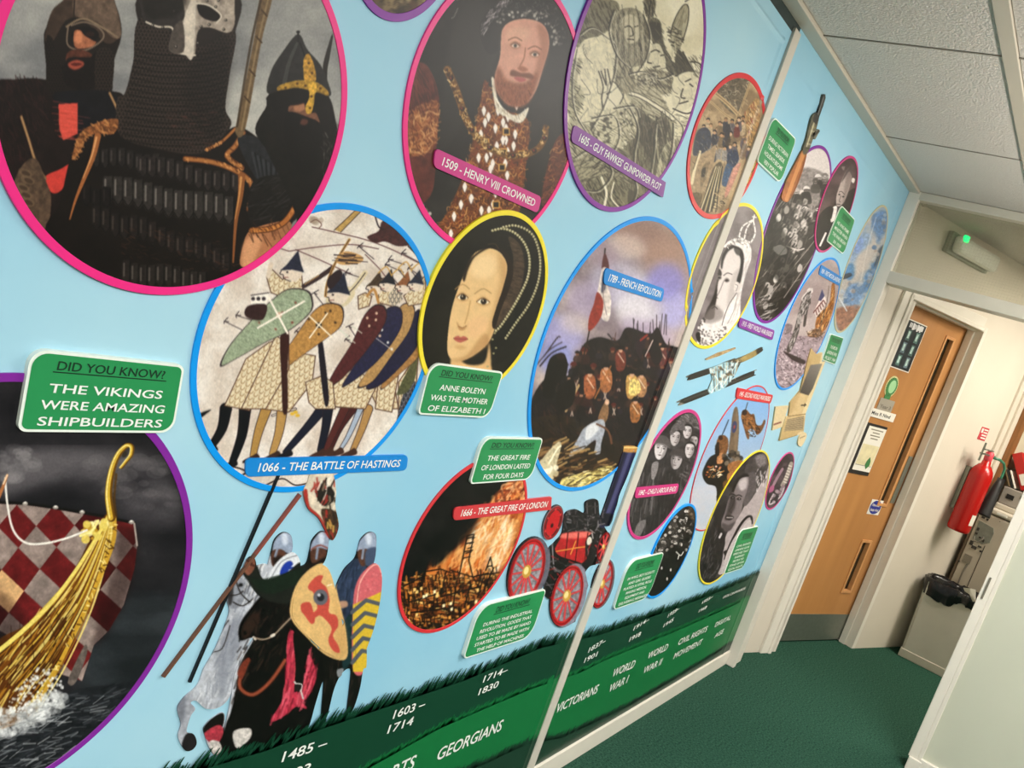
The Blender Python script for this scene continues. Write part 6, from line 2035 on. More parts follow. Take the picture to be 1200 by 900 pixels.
@art
def a_globe():
    A = Art(973, 238, 1046, 394, 3.914, 3.4, '#a9b3bd', 36)
    f = lambda P: [(x-110, y-266) for x, y in P]
    A.clouds('#9fb0c0', '#c3bdb8', 40, 3)
    for (P, c) in (([(300, 330), (350, 300), (375, 330), (350, 420), (310, 440)], '#5d86b8'), ([(200, 480), (260, 400), (300, 420), (280, 460), (210, 540)], '#8fa9c8'), ([(170, 590), (200, 540), (230, 570), (200, 620)], '#4f87b8'), ([(290, 560), (330, 520), (330, 590), (270, 680), (260, 620)], '#5588ba'), ([(170, 700), (200, 640), (260, 640), (250, 720), (200, 740)], '#7c9ec6'), ([(215, 470), (250, 420), (262, 450), (240, 500)], '#86a0d0')):
        A.poly(f(P), c, 0.85, soft=5, noise=0.25, cell=8)
    A.poly(f([(240, 500), (300, 450), (300, 380), (330, 470), (280, 560), (230, 600), (220, 560)]), '#cfc5bd', 0.9, soft=8)
    A.poly(f([(134, 760), (180, 740), (250, 740), (260, 790), (200, 850), (150, 850)]), '#9a6a52', 0.85, soft=5, noise=0.4, cell=8)
    A.poly(f([(330, 480), (358, 460), (340, 520), (310, 560)]), '#3e4a5a', 0.9, soft=3)
    A.poly(f([(160, 600), (200, 585), (206, 600), (170, 615)]), '#3b3f4a', 0.9, soft=2)
    A.blobs(f([(150, 640), (260, 620), (300, 480), (350, 320), (370, 360), (270, 690), (180, 760)]), 60, 9, ['#6f95c2', '#d8d2cb', '#49719e', '#b7c6d8', '#a88a78'], 0.45)
    A.line(f([(150, 700), (185, 760)]), 6, '#d9dfe6', 0.8)
    A.line(f([(320, 330), (280, 470), (250, 620)]), 4, '#e6e0da', 0.6)
    A.noise(0.1, 4, 4)
    A.I = blur(A.I, 1)
    return A


@art
def a_children():
    A = Art(731, 476, 826, 636, 5.294, 3.2, '#2d2a2b', 37)
    f = lambda P: [(x-5, y-32) for x, y in P]
    A.clouds('#232022', '#454143', 60, 3)
    # rows of coats
    for (P, c) in (([(70, 560), (110, 420), (190, 380), (250, 420), (250, 560), (200, 800), (90, 840), (40, 780)], '#3b3738'), ([(240, 480), (320, 440), (400, 480), (400, 560), (300, 720), (200, 800), (220, 600)], '#2c292a'), ([(330, 260), (400, 200), (470, 220), (470, 380), (400, 500), (340, 460)], '#3f3b3c'), ([(270, 280), (330, 200), (380, 180), (380, 260), (320, 300)], '#4c4849')):
        A.poly(f(P), c, noise=0.3, cell=16)
    A.hatch(f([(60, 580), (130, 400), (400, 460), (380, 600), (200, 820), (60, 820)]), 150, 1.75, 90, 7, ['#1a1718', '#5c5758', '#3b3738', '#8b8586', '#232021'], 0.5, 0.12)
    A.poly(f([(180, 390), (220, 380), (200, 470), (176, 480)]), '#8d8788', noise=0.2, cell=6)
    for (x, y, w, h, r, sk, sh, yaw, cap) in ((398, 190, 66, 84, .1, '#c5bebf', '#6d6667', .2, None), (322, 228, 74, 100, .15, '#bdb6b7', '#5e5758', .4, None), (440, 250, 56, 76, .1, '#a39c9d', '#4e4849', -.2, None), (412, 305, 68, 96, .15, '#c9c2c3', '#6b6465', .3, None), (232, 300, 92, 128, .2, '#d3cdce', '#6e6768', .1, '#5a5455'), (330, 368, 84, 112, .2, '#b5aeaf', '#4d4748', -.3, '#4a4546')):
        A.face(x-5, y-32, w, h, r, sk, sh, '#262223', '#1a1617', '#6d5e60', '#e6e1e2', yaw, cap)
    A.poly(f([(340, 130), (380, 80), (460, 90), (478, 170), (440, 150), (400, 130), (366, 170)]), '#5c5758', noise=0.3, cell=8)
    A.hatch(f([(340, 140), (380, 80), (470, 110), (470, 190), (400, 130)]), 50, 0.6, 22, 5, ['#8d8788', '#2c2829', '#b9b3b4'], 0.6, 0.7)
    A.poly(f([(290, 190), (320, 140), (370, 130), (384, 180), (340, 180), (300, 210)]), '#676163', noise=0.3, cell=8)
    A.poly(f([(90, 760), (140, 740), (110, 830), (70, 840)]), '#8a8485', 0.8, noise=0.2, cell=8)
    A.hatch(f([(350, 420), (460, 340), (420, 480), (340, 580)]), 50, 1.0, 30, 6, ['#6a6465', '#1d1a1b', '#9a9495'], 0.5, 0.7)
    A.noise(0.12, 3, 4)
    A.I = blur(A.I, 1)
    return A


@art
def a_airmen():
    A = Art(804, 444, 908, 626, 4.736, 3.0, '#8fb6dc', 38)
    f = lambda P: [(x+5, y-19) for x, y in P]
    g = np.linspace(0, 1, A.h)[:, None, None]
    A.I = (hexc('#7fb1e2')*(1-g)+hexc('#c3bfc4')*g)*np.ones((A.h, A.w, 1), np.float32)
    A.I = A.I.astype(np.float32)
    A.clouds('#b9c6d6', '#cfc9cc', 90, 3, 1.0, 1.2, f([(0, 600), (200, 560), (420, 500), (400, 800), (100, 900), (0, 900)]), 0.7, 30)
    # wing
    A.poly(f([(266, 176), (282, 190), (288, 300), (280, 430), (290, 470), (232, 440), (240, 330), (252, 220)]), '#71604e', noise=0.2, cell=12)
    A.poly(f([(274, 186), (284, 260), (278, 420), (262, 440), (262, 320)]), '#8b7862', 0.7, soft=3)
    A.ell(*f([(262, 285)])[0], 14, 34, '#3d4468', 0.15)
    A.ell(*f([(262, 285)])[0], 5, 12, '#9b4a44', 0.15)
    A.line(f([(230, 246), (190, 340), (165, 400)]), 6, '#3b4a68')
    A.line(f([(226, 260), (205, 310)]), 3, '#2c384c')
    # nose of the plane with painted patch
    A.poly(f([(90, 520), (130, 450), (200, 430), (240, 480), (250, 560), (215, 610), (190, 690), (165, 700), (160, 620), (110, 600), (86, 560)]), '#1b1917', noise=0.25, cell=14)
    A.blobs(f([(110, 510), (190, 500), (190, 560), (110, 560)]), 40, 6, ['#e8d9a8', '#d98a4a', '#f2efe0', '#c25a3c', '#2a2522'], 0.9, 0.7)
    A.hatch(f([(110, 505), (190, 500), (185, 560), (115, 560)]), 30, -0.5, 22, 5, ['#f4ecd0', '#d9954e', '#1b1917'], 0.9, 0.5)
    # crew on the wing
    A.poly(f([(160, 400), (170, 350), (200, 330), (226, 350), (228, 400), (210, 440), (170, 440)]), '#7b5433', noise=0.4, cell=6)
    A.ell(*f([(186, 345)])[0], 13, 14, '#3a2416')
    A.poly(f([(170, 440), (200, 430), (200, 480), (166, 490)]), '#b9855a', noise=0.3, cell=6)
    A.poly(f([(156, 390), (176, 370), (178, 440), (158, 440)]), '#241a14')
    A.blobs(f([(205, 440), (290, 430), (300, 520), (210, 500)]), 50, 10, ['#3a332c', '#5e5246', '#8a7c6a', '#221d1a'], 0.8)
    A.poly(f([(230, 490), (290, 470), (318, 490), (270, 540), (230, 530)]), '#9a6a42', noise=0.3, cell=8)
    A.poly(f([(222, 550), (262, 530), (264, 580), (232, 610)]), '#b07a4e', noise=0.3, cell=6)
    A.poly(f([(200, 590), (230, 580), (220, 620), (200, 620)]), '#6b4a30', noise=0.3, cell=6)
    # jumping airman
    A.poly(f([(300, 230), (310, 195), (330, 190), (352, 215), (372, 215), (384, 270), (410, 275), (428, 245), (434, 260), (412, 310), (386, 328), (370, 300), (340, 300), (345, 345), (334, 350), (318, 300)]), '#7d5532', noise=0.4, cell=6)
    A.hatch(f([(300, 230), (320, 190), (372, 215), (384, 270), (412, 300), (386, 325), (345, 340), (318, 290)]), 60, 0.8, 18, 5, ['#c08a52', '#3a2416', '#a06a3c', '#2b211b'], 0.8, 0.8)
    A.ell(*f([(318, 205)])[0], 14, 15, '#2f2018')
    A.line(f([(324, 190), (336, 150)]), 4, '#2f2a2a')
    A.line(f([(374, 340), (380, 335)]), 5, '#3a2a20')
    A.noise(0.05, 3, 4)
    A.I = blur(A.I, 1)
    return A


@art
def a_scouts():
    A = Art(757, 586, 820, 704, 4.737, 4, '#211e1d', 39)
    f = lambda P: [(x-33, y-313) for x, y in P]
    A.clouds('#171514', '#373331', 30, 3)
    rs = A.rs
    for k in range(70):
        x = 90+200*rs.uniform(0, 1)
        y = rs.uniform(370, 600)
        if abs(x-(290-(y-360)*.45)) > 90:
            continue
        A.ell(*f([(x, y)])[0], 8, 11, ['#c9c2bd', '#e6e0db', '#8d8580'][rs.randint(3)], 0.2)
        A.poly(f([(x-9, y-2), (x-5, y-13), (x+7, y-13), (x+10, y-2), (x, y-7)]), '#1a1716')
        A.line(f([(x-3, y+1), (x+4, y+1)]), 2.5, '#3a3432')
        A.poly(f([(x-12, y+12), (x+10, y+11), (x+12, y+36), (x-14, y+36)]), ['#2b2725', '#4d4744', '#191615'][rs.randint(3)], 0.8)
    A.hatch(f([(80, 560), (200, 400), (300, 420), (270, 600), (120, 700)]), 120, 0.7, 18, 4, ['#efeae5', '#191615', '#8a827d', '#4a4441'], 0.8, 1.4)
    A.poly(f([(100, 640), (220, 560), (250, 640), (120, 840), (60, 850), (70, 700)]), '#171413', 0.75, soft=6)
    A.line(f([(200, 600), (225, 620), (240, 600)]), 5, '#e6e0db')
    A.line(f([(215, 620), (210, 640)]), 5, '#e6e0db')
    for q in ((150, 750), (170, 700), (120, 690), (230, 560)):
        A.ell(*f([q])[0], 5, 9, '#cfc8c3')
    A.poly(f([(270, 350), (300, 370), (300, 430), (270, 400)]), '#5b4a3a', 0.7, noise=0.3, cell=6)
    A.noise(0.12, 3, 4)
    A.I = blur(A.I, 1)
    return A


@art
def a_orator():
    A = Art(817, 524, 905, 690, 4.737, 3.4, '#3a3637', 40)
    f = lambda P: [(x-317, y-19) for x, y in P]
    A.clouds('#2b2728', '#4c4748', 50, 3)
    # pale background at the right, dark heads of others above
    A.poly(f([(700, 120), (720, 150), (690, 300), (640, 450), (560, 600), (460, 720), (430, 690), (480, 500), (560, 380), (620, 260)]), '#b5aaac', noise=0.08, cell=16)
    A.poly(f([(600, 100), (680, 50), (716, 80), (700, 160), (660, 240), (600, 330), (575, 330), (590, 230), (580, 160)]), '#4a4546', noise=0.3, cell=12)
    A.poly(f([(640, 70), (690, 60), (700, 110), (660, 130)]), '#8d8587', 0.8, noise=0.3, cell=6, soft=3)
    A.poly(f([(590, 180), (640, 160), (650, 220), (600, 330), (572, 330)]), '#5f595b', noise=0.2, cell=8)
    A.hatch(f([(650, 130), (700, 150), (690, 220), (640, 260)]), 30, 1.8, 22, 6, ['#e3dcde', '#2b2728'], 0.7, 0.3)
    # head and shoulders of a man speaking
    A.poly(f([(350, 560), (390, 470), (440, 340), (450, 480), (460, 600), (440, 700), (380, 780), (340, 740)]), '#2a2627', noise=0.3, cell=10)
    A.hatch(f([(345, 600), (400, 470), (440, 560), (430, 700), (370, 770), (342, 720)]), 90, 1.9, 26, 5, ['#5e585a', '#171415', '#7d7678'], 0.6, 0.3)
    A.poly(f([(520, 250), (545, 200), (590, 172), (604, 210), (590, 270), (572, 320), (560, 380), (530, 430), (500, 480), (462, 480), (450, 440), (470, 380), (490, 310)]), '#857b7d', noise=0.06, cell=10)
    A.poly(f([(545, 215), (590, 185), (590, 240), (560, 260)]), '#cdc4c6', 0.85, soft=6)
    A.poly(f([(500, 300), (520, 280), (530, 340), (500, 400), (470, 420)]), '#3a3435', 0.8, soft=5)
    A.poly(f([(510, 255), (530, 200), (580, 165), (604, 180), (560, 190), (534, 230), (518, 270)]), '#1b1819', soft=1)
    for (x, y) in ((512, 300), (548, 306)):
        A.poly(f([(x-14, y), (x, y-9), (x+14, y), (x, y+8)]), '#1f1a1b')
        A.line(f([(x-16, y-16), (x, y-22), (x+16, y-14)]), 6, '#1f1a1b')
        A.ell(*f([(x+3, y-1)])[0], 3, 2.5, '#cfc7c9')
    A.line(f([(524, 310), (510, 350), (494, 372), (506, 382)]), 6, '#352e30')
    A.poly(f([(474, 400), (500, 396), (520, 408), (500, 424), (474, 420)]), '#2d2728')
    A.line(f([(480, 409), (514, 410)]), 4, '#d9d1d3')
    A.poly(f([(455, 440), (490, 450), (530, 430), (500, 480), (462, 485)]), '#4c4547', 0.8, soft=4)
    A.poly(f([(440, 480), (465, 480), (470, 560), (440, 640), (420, 600)]), '#2b2728')
    A.line(f([(440, 520), (450, 500)]), 12, '#c9c2c4')
    # dark arc of the stand
    A.line(f([(470, 640), (500, 560), (550, 460), (590, 410), (616, 405), (620, 440)]), 13, '#211d1e')
    A.poly(f([(462, 600), (490, 590), (480, 630)]), '#211d1e')
    A.poly(f([(500, 560), (560, 470), (610, 420), (610, 470), (520, 640), (470, 720), (450, 700)]), '#c3babb', noise=0.08, cell=10)
    A.noise(0.1, 3, 4)
    A.I = blur(A.I, 1)
    return A


@art
def a_handset():
    A = Art(894, 527, 934, 602, 4.737, 5, '#4a3d42', 41)
    f = lambda P: [(x-682, y-33) for x, y in P]
    A.clouds('#332a2e', '#5c4c52', 40, 3)
    A.line(f([(840, 110), (815, 180), (790, 230)]), 22, '#a3988f')
    for k in range(7):
        A.line(f([(826-5*k, 120+15*k), (842-5*k, 126+15*k)]), 6, '#e0d8cf', 0.9)
    A.line(f([(790, 140), (760, 190), (735, 240)]), 14, '#a08290')
    A.line(f([(800, 240), (780, 290), (735, 330), (716, 330), (740, 280)]), 8, '#c9bfc3')
    A.blobs(f([(760, 240), (800, 230), (780, 300), (740, 330), (720, 300)]), 20, 8, ['#8a6f7c', '#2a2226', '#b0a0a8'], 0.8)
    A.poly(f([(720, 240), (744, 230), (740, 260), (716, 270)]), '#b0628a', soft=2)
    A.noise(0.1, 4, 4)
    A.I = blur(A.I, 1)
    return A


@art
def a_feast():
    A = Art(410, -160, 545, 32, 3.214, 1.6, '#5d4c3a', 42)
    A.clouds('#3d3226', '#7b6a50', 40, 3)
    A.blobs([(40, 400), (300, 400), (300, 600), (40, 600)], 90, 14, ['#8f7a58', '#33291f', '#b59f78', '#4c3d2c', '#6b4a3a'], 0.7, 1.4)
    A.hatch([(40, 400), (300, 400), (300, 600), (40, 600)], 120, 1.3, 40, 7, ['#2b2219', '#a08a64', '#5e4c38'], 0.6, 0.5)
    A.noise(0.1, 3, 4)
    A.I = blur(A.I, 1)
    return A


# ------------------------------------------------------------------ cut-out figures: canvas + outline of every part
@art
def a_riders():
    A = Art(180, 545, 470, 900, 2.572, 2.2, '#15110f', 50)
    f = lambda P: [(x, y+13) for x, y in P]
    # white horse
    A.poly(f([(50, 560), (260, 260), (360, 280), (320, 480), (230, 740), (130, 880), (40, 860)]), '#b9bcc4', noise=0.15, cell=20)
    A.hatch(f([(100, 640), (260, 340), (320, 400), (220, 700), (120, 720)]), 160, 1.9, 34, 5, ['#d6d8dd', '#9a9da8', '#e6e6e8', '#868a96'], 0.5, 0.3)
    A.poly(f([(190, 560), (250, 440), (280, 480), (225, 640), (200, 700)]), '#7f838f', 0.6, soft=8)
    A.poly(f([(225, 345), (262, 325), (280, 360), (262, 410), (230, 420), (220, 400)]), '#8f929b', noise=0.2, cell=8)
    A.poly(f([(222, 350), (240, 345), (236, 400), (224, 405)]), '#3d3a3c', soft=2)
    A.ell(*f([(262, 348)])[0], 7, 6, '#1a1718')
    for P in ([(230, 380), (262, 372), (300, 330)], [(246, 330), (262, 372), (290, 400)], [(240, 400), (270, 410), (310, 380)]):
        A.line(f(P), 4, '#2b2422')
    A.hatch(f([(280, 300), (345, 290), (330, 370), (290, 400)]), 60, 2.0, 36, 5, ['#e3e3e4', '#a6a8b0', '#5b5c64'], 0.7, 0.3)
    A.poly(f([(60, 690), (120, 690), (110, 800), (70, 800)]), '#a8aab3', noise=0.2, cell=10)
    A.poly(f([(70, 690), (95, 690), (90, 760), (70, 760)]), '#6b6e78', 0.7, soft=5)
    A.poly(f([(95, 800), (130, 795), (130, 850), (85, 850)]), '#2b2628', noise=0.2, cell=6)
    A.line(f([(225, 455), (190, 500), (165, 550)]), 4, '#2b2422')
    A.line(f([(230, 470), (205, 540), (160, 550)]), 3, '#2b2422')
    # helmets
    def helm(P, nose, face):
        A.poly(f(P), '#9aa5ba', noise=0.12, cell=8)
        x0 = min(p[0] for p in P)
        x1 = max(p[0] for p in P)
        y0 = min(p[1] for p in P)
        A.poly(f([(x0+(x1-x0)*.45, y0+4), (x0+(x1-x0)*.7, y0+6), (x0+(x1-x0)*.72, y0+34), (x0+(x1-x0)*.5, y0+34)]), '#dfe5f0', 0.8, soft=3)
        A.poly(f(face), '#5d3d30', noise=0.25, cell=6)
        A.line(f(nose), 7, '#8b93a5')
    helm([(358, 250), (366, 212), (392, 190), (416, 200), (420, 240), (405, 252), (380, 240)], [(372, 240), (366, 262)], [(356, 246), (380, 240), (398, 252), (392, 285), (366, 296), (354, 280)])
    A.poly(f([(360, 268), (390, 262), (390, 292), (366, 298)]), '#1d1615', 0.8, soft=3)
    # shield with a blue beast
    A.poly(f([(330, 380), (350, 310), (390, 262), (430, 250), (450, 300), (400, 340), (360, 350)]), '#dfe1e6')
    A.poly(f([(380, 310), (392, 285), (410, 275), (420, 285), (408, 300), (400, 320), (386, 330)]), '#27419f')
    A.line(f([(400, 300), (425, 295)]), 6, '#27419f')
    A.line(f([(390, 320), (370, 330)]), 5, '#27419f')
    A.line(f([(352, 330), (385, 278), (432, 258)]), 3, '#8a8d96')
    # third rider --------------------------------------------------
    A.poly(f([(470, 640), (520, 540), (590, 440), (660, 480), (650, 640), (600, 740), (500, 780)]), '#15110f', noise=0.3, cell=10)
    A.hatch(f([(500, 620), (600, 480), (630, 600), (590, 700), (510, 740)]), 50, 1.7, 34, 4, ['#2f2724', '#0b0908', '#3d3430'], 0.6, 0.3)
    A.poly(f([(545, 360), (575, 300), (608, 268), (640, 290), (640, 380), (610, 450), (575, 470), (545, 420)]), '#343f56', noise=0.2, cell=10)
    A.hatch(f([(550, 360), (606, 272), (636, 300), (606, 440), (560, 440)]), 50, 1.8, 26, 4, ['#4b5a78', '#232a3a'], 0.6, 0.3)
    A.poly(f([(555, 400), (580, 396), (584, 412), (560, 418)]), '#b58f78', soft=1)
    A.poly(f([(570, 470), (605, 440), (600, 560), (570, 600)]), '#20373a', noise=0.2, cell=8)
    A.poly(f([(552, 605), (572, 600), (568, 625), (555, 625)]), '#8a8d90')
    helm([(612, 246), (622, 214), (648, 190), (668, 194), (672, 240), (650, 244)], [(632, 240), (628, 268)], [(616, 244), (650, 242), (652, 275), (630, 292), (618, 275)])
    A.poly(f([(640, 244), (674, 236), (672, 280), (640, 290)]), '#4c5870', soft=2)
    # long shield: red top, chevrons below
    A.poly(f([(600, 420), (612, 340), (650, 290), (690, 280), (696, 340), (680, 430), (640, 600), (600, 600)]), '#cf6c72', noise=0.05, cell=10)
    A.poly(f([(600, 408), (690, 366), (690, 480), (640, 610), (600, 610)]), '#d8b93e', False)
    for k in range(5):
        y = 430+38*k
        A.line(f([(598, y), (640-3*k, y-36), (690, y-22)]), 12, '#5c6068', smooth=False)
    A.line(f([(612, 400), (622, 340), (652, 296), (676, 288), (688, 320)]), 4, '#e8b2a8')
    A.blobs(f([(625, 330), (680, 300), (676, 360), (622, 380)]), 26, 3, ['#b9565e', '#dd8a8c'], 0.6)
    # black horse and its rider -----------------------------------
    A.poly(f([(190, 880), (240, 700), (260, 590), (300, 510), (260, 515), (258, 470), (290, 420), (340, 370), (430, 360), (440, 480), (500, 520), (510, 640), (450, 800), (330, 840), (210, 890)]), '#14100f', noise=0.35, cell=16)
    A.hatch(f([(260, 500), (340, 380), (430, 380), (430, 500), (300, 640), (240, 720)]), 100, 2.1, 30, 4, ['#3a2c26', '#241b18', '#4e3a30', '#0a0807'], 0.6, 0.35)
    A.poly(f([(264, 490), (282, 450), (310, 430), (320, 450), (296, 490), (276, 512)]), '#3d2a22', 0.8, soft=4)
    A.ell(*f([(330, 425)])[0], 6, 5, '#0a0707')
    A.ell(*f([(275, 492)])[0], 5, 7, '#0a0707')
    for P, w, c in (([(300, 505), (330, 512), (360, 500), (390, 470), (420, 440)], 5, '#9c8a78'), ([(300, 450), (316, 480), (310, 505)], 4, '#241a16'), ([(300, 505), (306, 512)], 6, '#c9bfb4'), ([(355, 502), (362, 498)], 9, '#d9d0c4')):
        A.line(f(P), w, c)
    for P in ([(285, 575), (262, 620), (262, 660), (300, 678), (350, 640), (396, 575)],):
        A.line(f(P), 15, '#4e281b')
        A.line(f(P), 8, '#96503a')
    A.poly(f([(252, 615), (268, 580), (288, 570), (268, 630)]), '#7d3c2c', noise=0.2, cell=6)
    # red cloth
    for P in ([(404, 500), (422, 488), (430, 540), (424, 620), (440, 690), (462, 720), (430, 715), (410, 730), (378, 752), (352, 756), (388, 690), (398, 600)], [(466, 560), (484, 590), (490, 630), (468, 680), (446, 700), (430, 690), (452, 640)]):
        A.poly(f(P), '#b83a50', noise=0.25, cell=10)
        A.hatch(f(P), 40, 1.8, 40, 5, ['#e0687a', '#7c1f30', '#d3505f'], 0.6, 0.2)
    A.poly(f([(420, 500), (436, 498), (452, 560), (444, 640), (424, 670), (428, 600)]), '#15110f')
    A.line(f([(424, 640), (440, 660), (450, 690)]), 5, '#c9c6c2')
    A.ell(*f([(434, 655)])[0], 10, 14, '#26211f')
    A.line(f([(426, 645), (446, 648), (444, 668)]), 3, '#d8d4d0')
    # rider's arm, body, head
    A.poly(f([(266, 300), (300, 250), (330, 330), (400, 310), (440, 280), (480, 290), (440, 340), (420, 400), (330, 390), (280, 330)]), '#232420', noise=0.25, cell=8)
    A.poly(f([(290, 330), (330, 330), (420, 305), (450, 300), (420, 350), (340, 375)]), '#1d2b1f', 0.8, noise=0.25, cell=8)
    A.poly(f([(272, 296), (280, 276), (296, 264), (306, 272), (302, 300), (286, 318), (274, 310)]), '#8a5a48', noise=0.2, cell=5)
    for k in range(4):
        A.line(f([(276+5*k, 280+6*k-10), (294+4*k, 286+5*k-8)]), 3, '#4a2a20')
    helm([(472, 246), (480, 214), (506, 188), (526, 200), (528, 240), (500, 236)], [(494, 236), (490, 268)], [(474, 244), (500, 236), (520, 246), (514, 275), (490, 288), (474, 276)])
    A.line(f([(476, 240), (500, 228), (526, 238)]), 5, '#8e5a52')
    A.poly(f([(460, 285), (490, 280), (520, 262), (526, 290), (470, 310)]), '#201a18', soft=2)
    # cream shield with a red beast
    A.poly(f([(410, 420), (424, 360), (456, 312), (505, 282), (536, 306), (560, 400), (580, 490), (580, 570), (520, 560), (460, 505), (420, 460)]), '#dcb87e', noise=0.06, cell=20)
    A.poly(f([(540, 380), (576, 480), (576, 560), (540, 550), (550, 460)]), '#c9a066', 0.7, soft=8)
    A.poly(f([(468, 345), (490, 322), (510, 320), (505, 340), (520, 355), (530, 390), (528, 430), (550, 440), (556, 470), (540, 500), (556, 530), (560, 552), (540, 545), (526, 515), (536, 480), (520, 455), (500, 440), (480, 450), (470, 440), (492, 420), (488, 395), (480, 370), (466, 360)]), '#c4564a')
    A.poly(f([(445, 405), (470, 400), (480, 425), (486, 455), (474, 465), (455, 440), (444, 425)]), '#c4564a')
    A.line(f([(445, 412), (462, 414)]), 4, '#c4564a')
    A.ell(*f([(503, 385)])[0], 22, 24, '#6b6a72')
    A.ell(*f([(503, 385)])[0], 11, 12, '#2a2a30')
    A.ell(*f([(498, 378)])[0], 5, 5, '#c9cbd2')
    A.line(f([(524, 350), (536, 346)]), 4, '#efe2c4')
    # banner
    A.poly(f([(440, 60), (470, -10), (550, -10), (565, 180), (540, 220), (500, 150), (460, 120)]), '#d6c9b6', noise=0.15, cell=14)
    A.poly(f([(450, 70), (462, 60), (470, 110), (500, 140), (536, 205), (526, 206), (490, 150), (460, 118)]), '#a83c34')
    A.poly(f([(486, 60), (510, 40), (540, 60), (545, 90), (520, 110), (500, 100)]), '#2b2622', noise=0.4, cell=5)
    A.hatch(f([(480, 40), (548, 30), (555, 140), (510, 120)]), 40, 1.9, 24, 5, ['#2b2420', '#8a7a66', '#efe6d8', '#a83c34'], 0.8, 0.5)
    A.poly(f([(505, 120), (552, 130), (560, 180), (540, 215), (520, 180)]), '#4c3a2c', noise=0.5, cell=6)
    A.hatch(f([(505, 120), (552, 130), (560, 180), (540, 215)]), 24, 1.4, 22, 5, ['#a83c34', '#c9a85a', '#2b2420'], 0.8, 0.3)
    # feet of the horses
    A.poly(f([(140, 790), (175, 750), (210, 735), (205, 780), (170, 795)]), '#1b1615')
    A.poly(f([(152, 795), (195, 770), (210, 790), (190, 830), (165, 820)]), '#b0404e', noise=0.3, cell=6)
    A.poly(f([(168, 820), (196, 820), (205, 850), (180, 860)]), '#c9c2bd', noise=0.3, cell=6)
    A.poly(f([(240, 790), (290, 780), (290, 810), (250, 840)]), '#cfc9c4', noise=0.2, cell=6)
    A.noise(0.10, 3, 4)
    A.I = blur(A.I, 1)
    return A


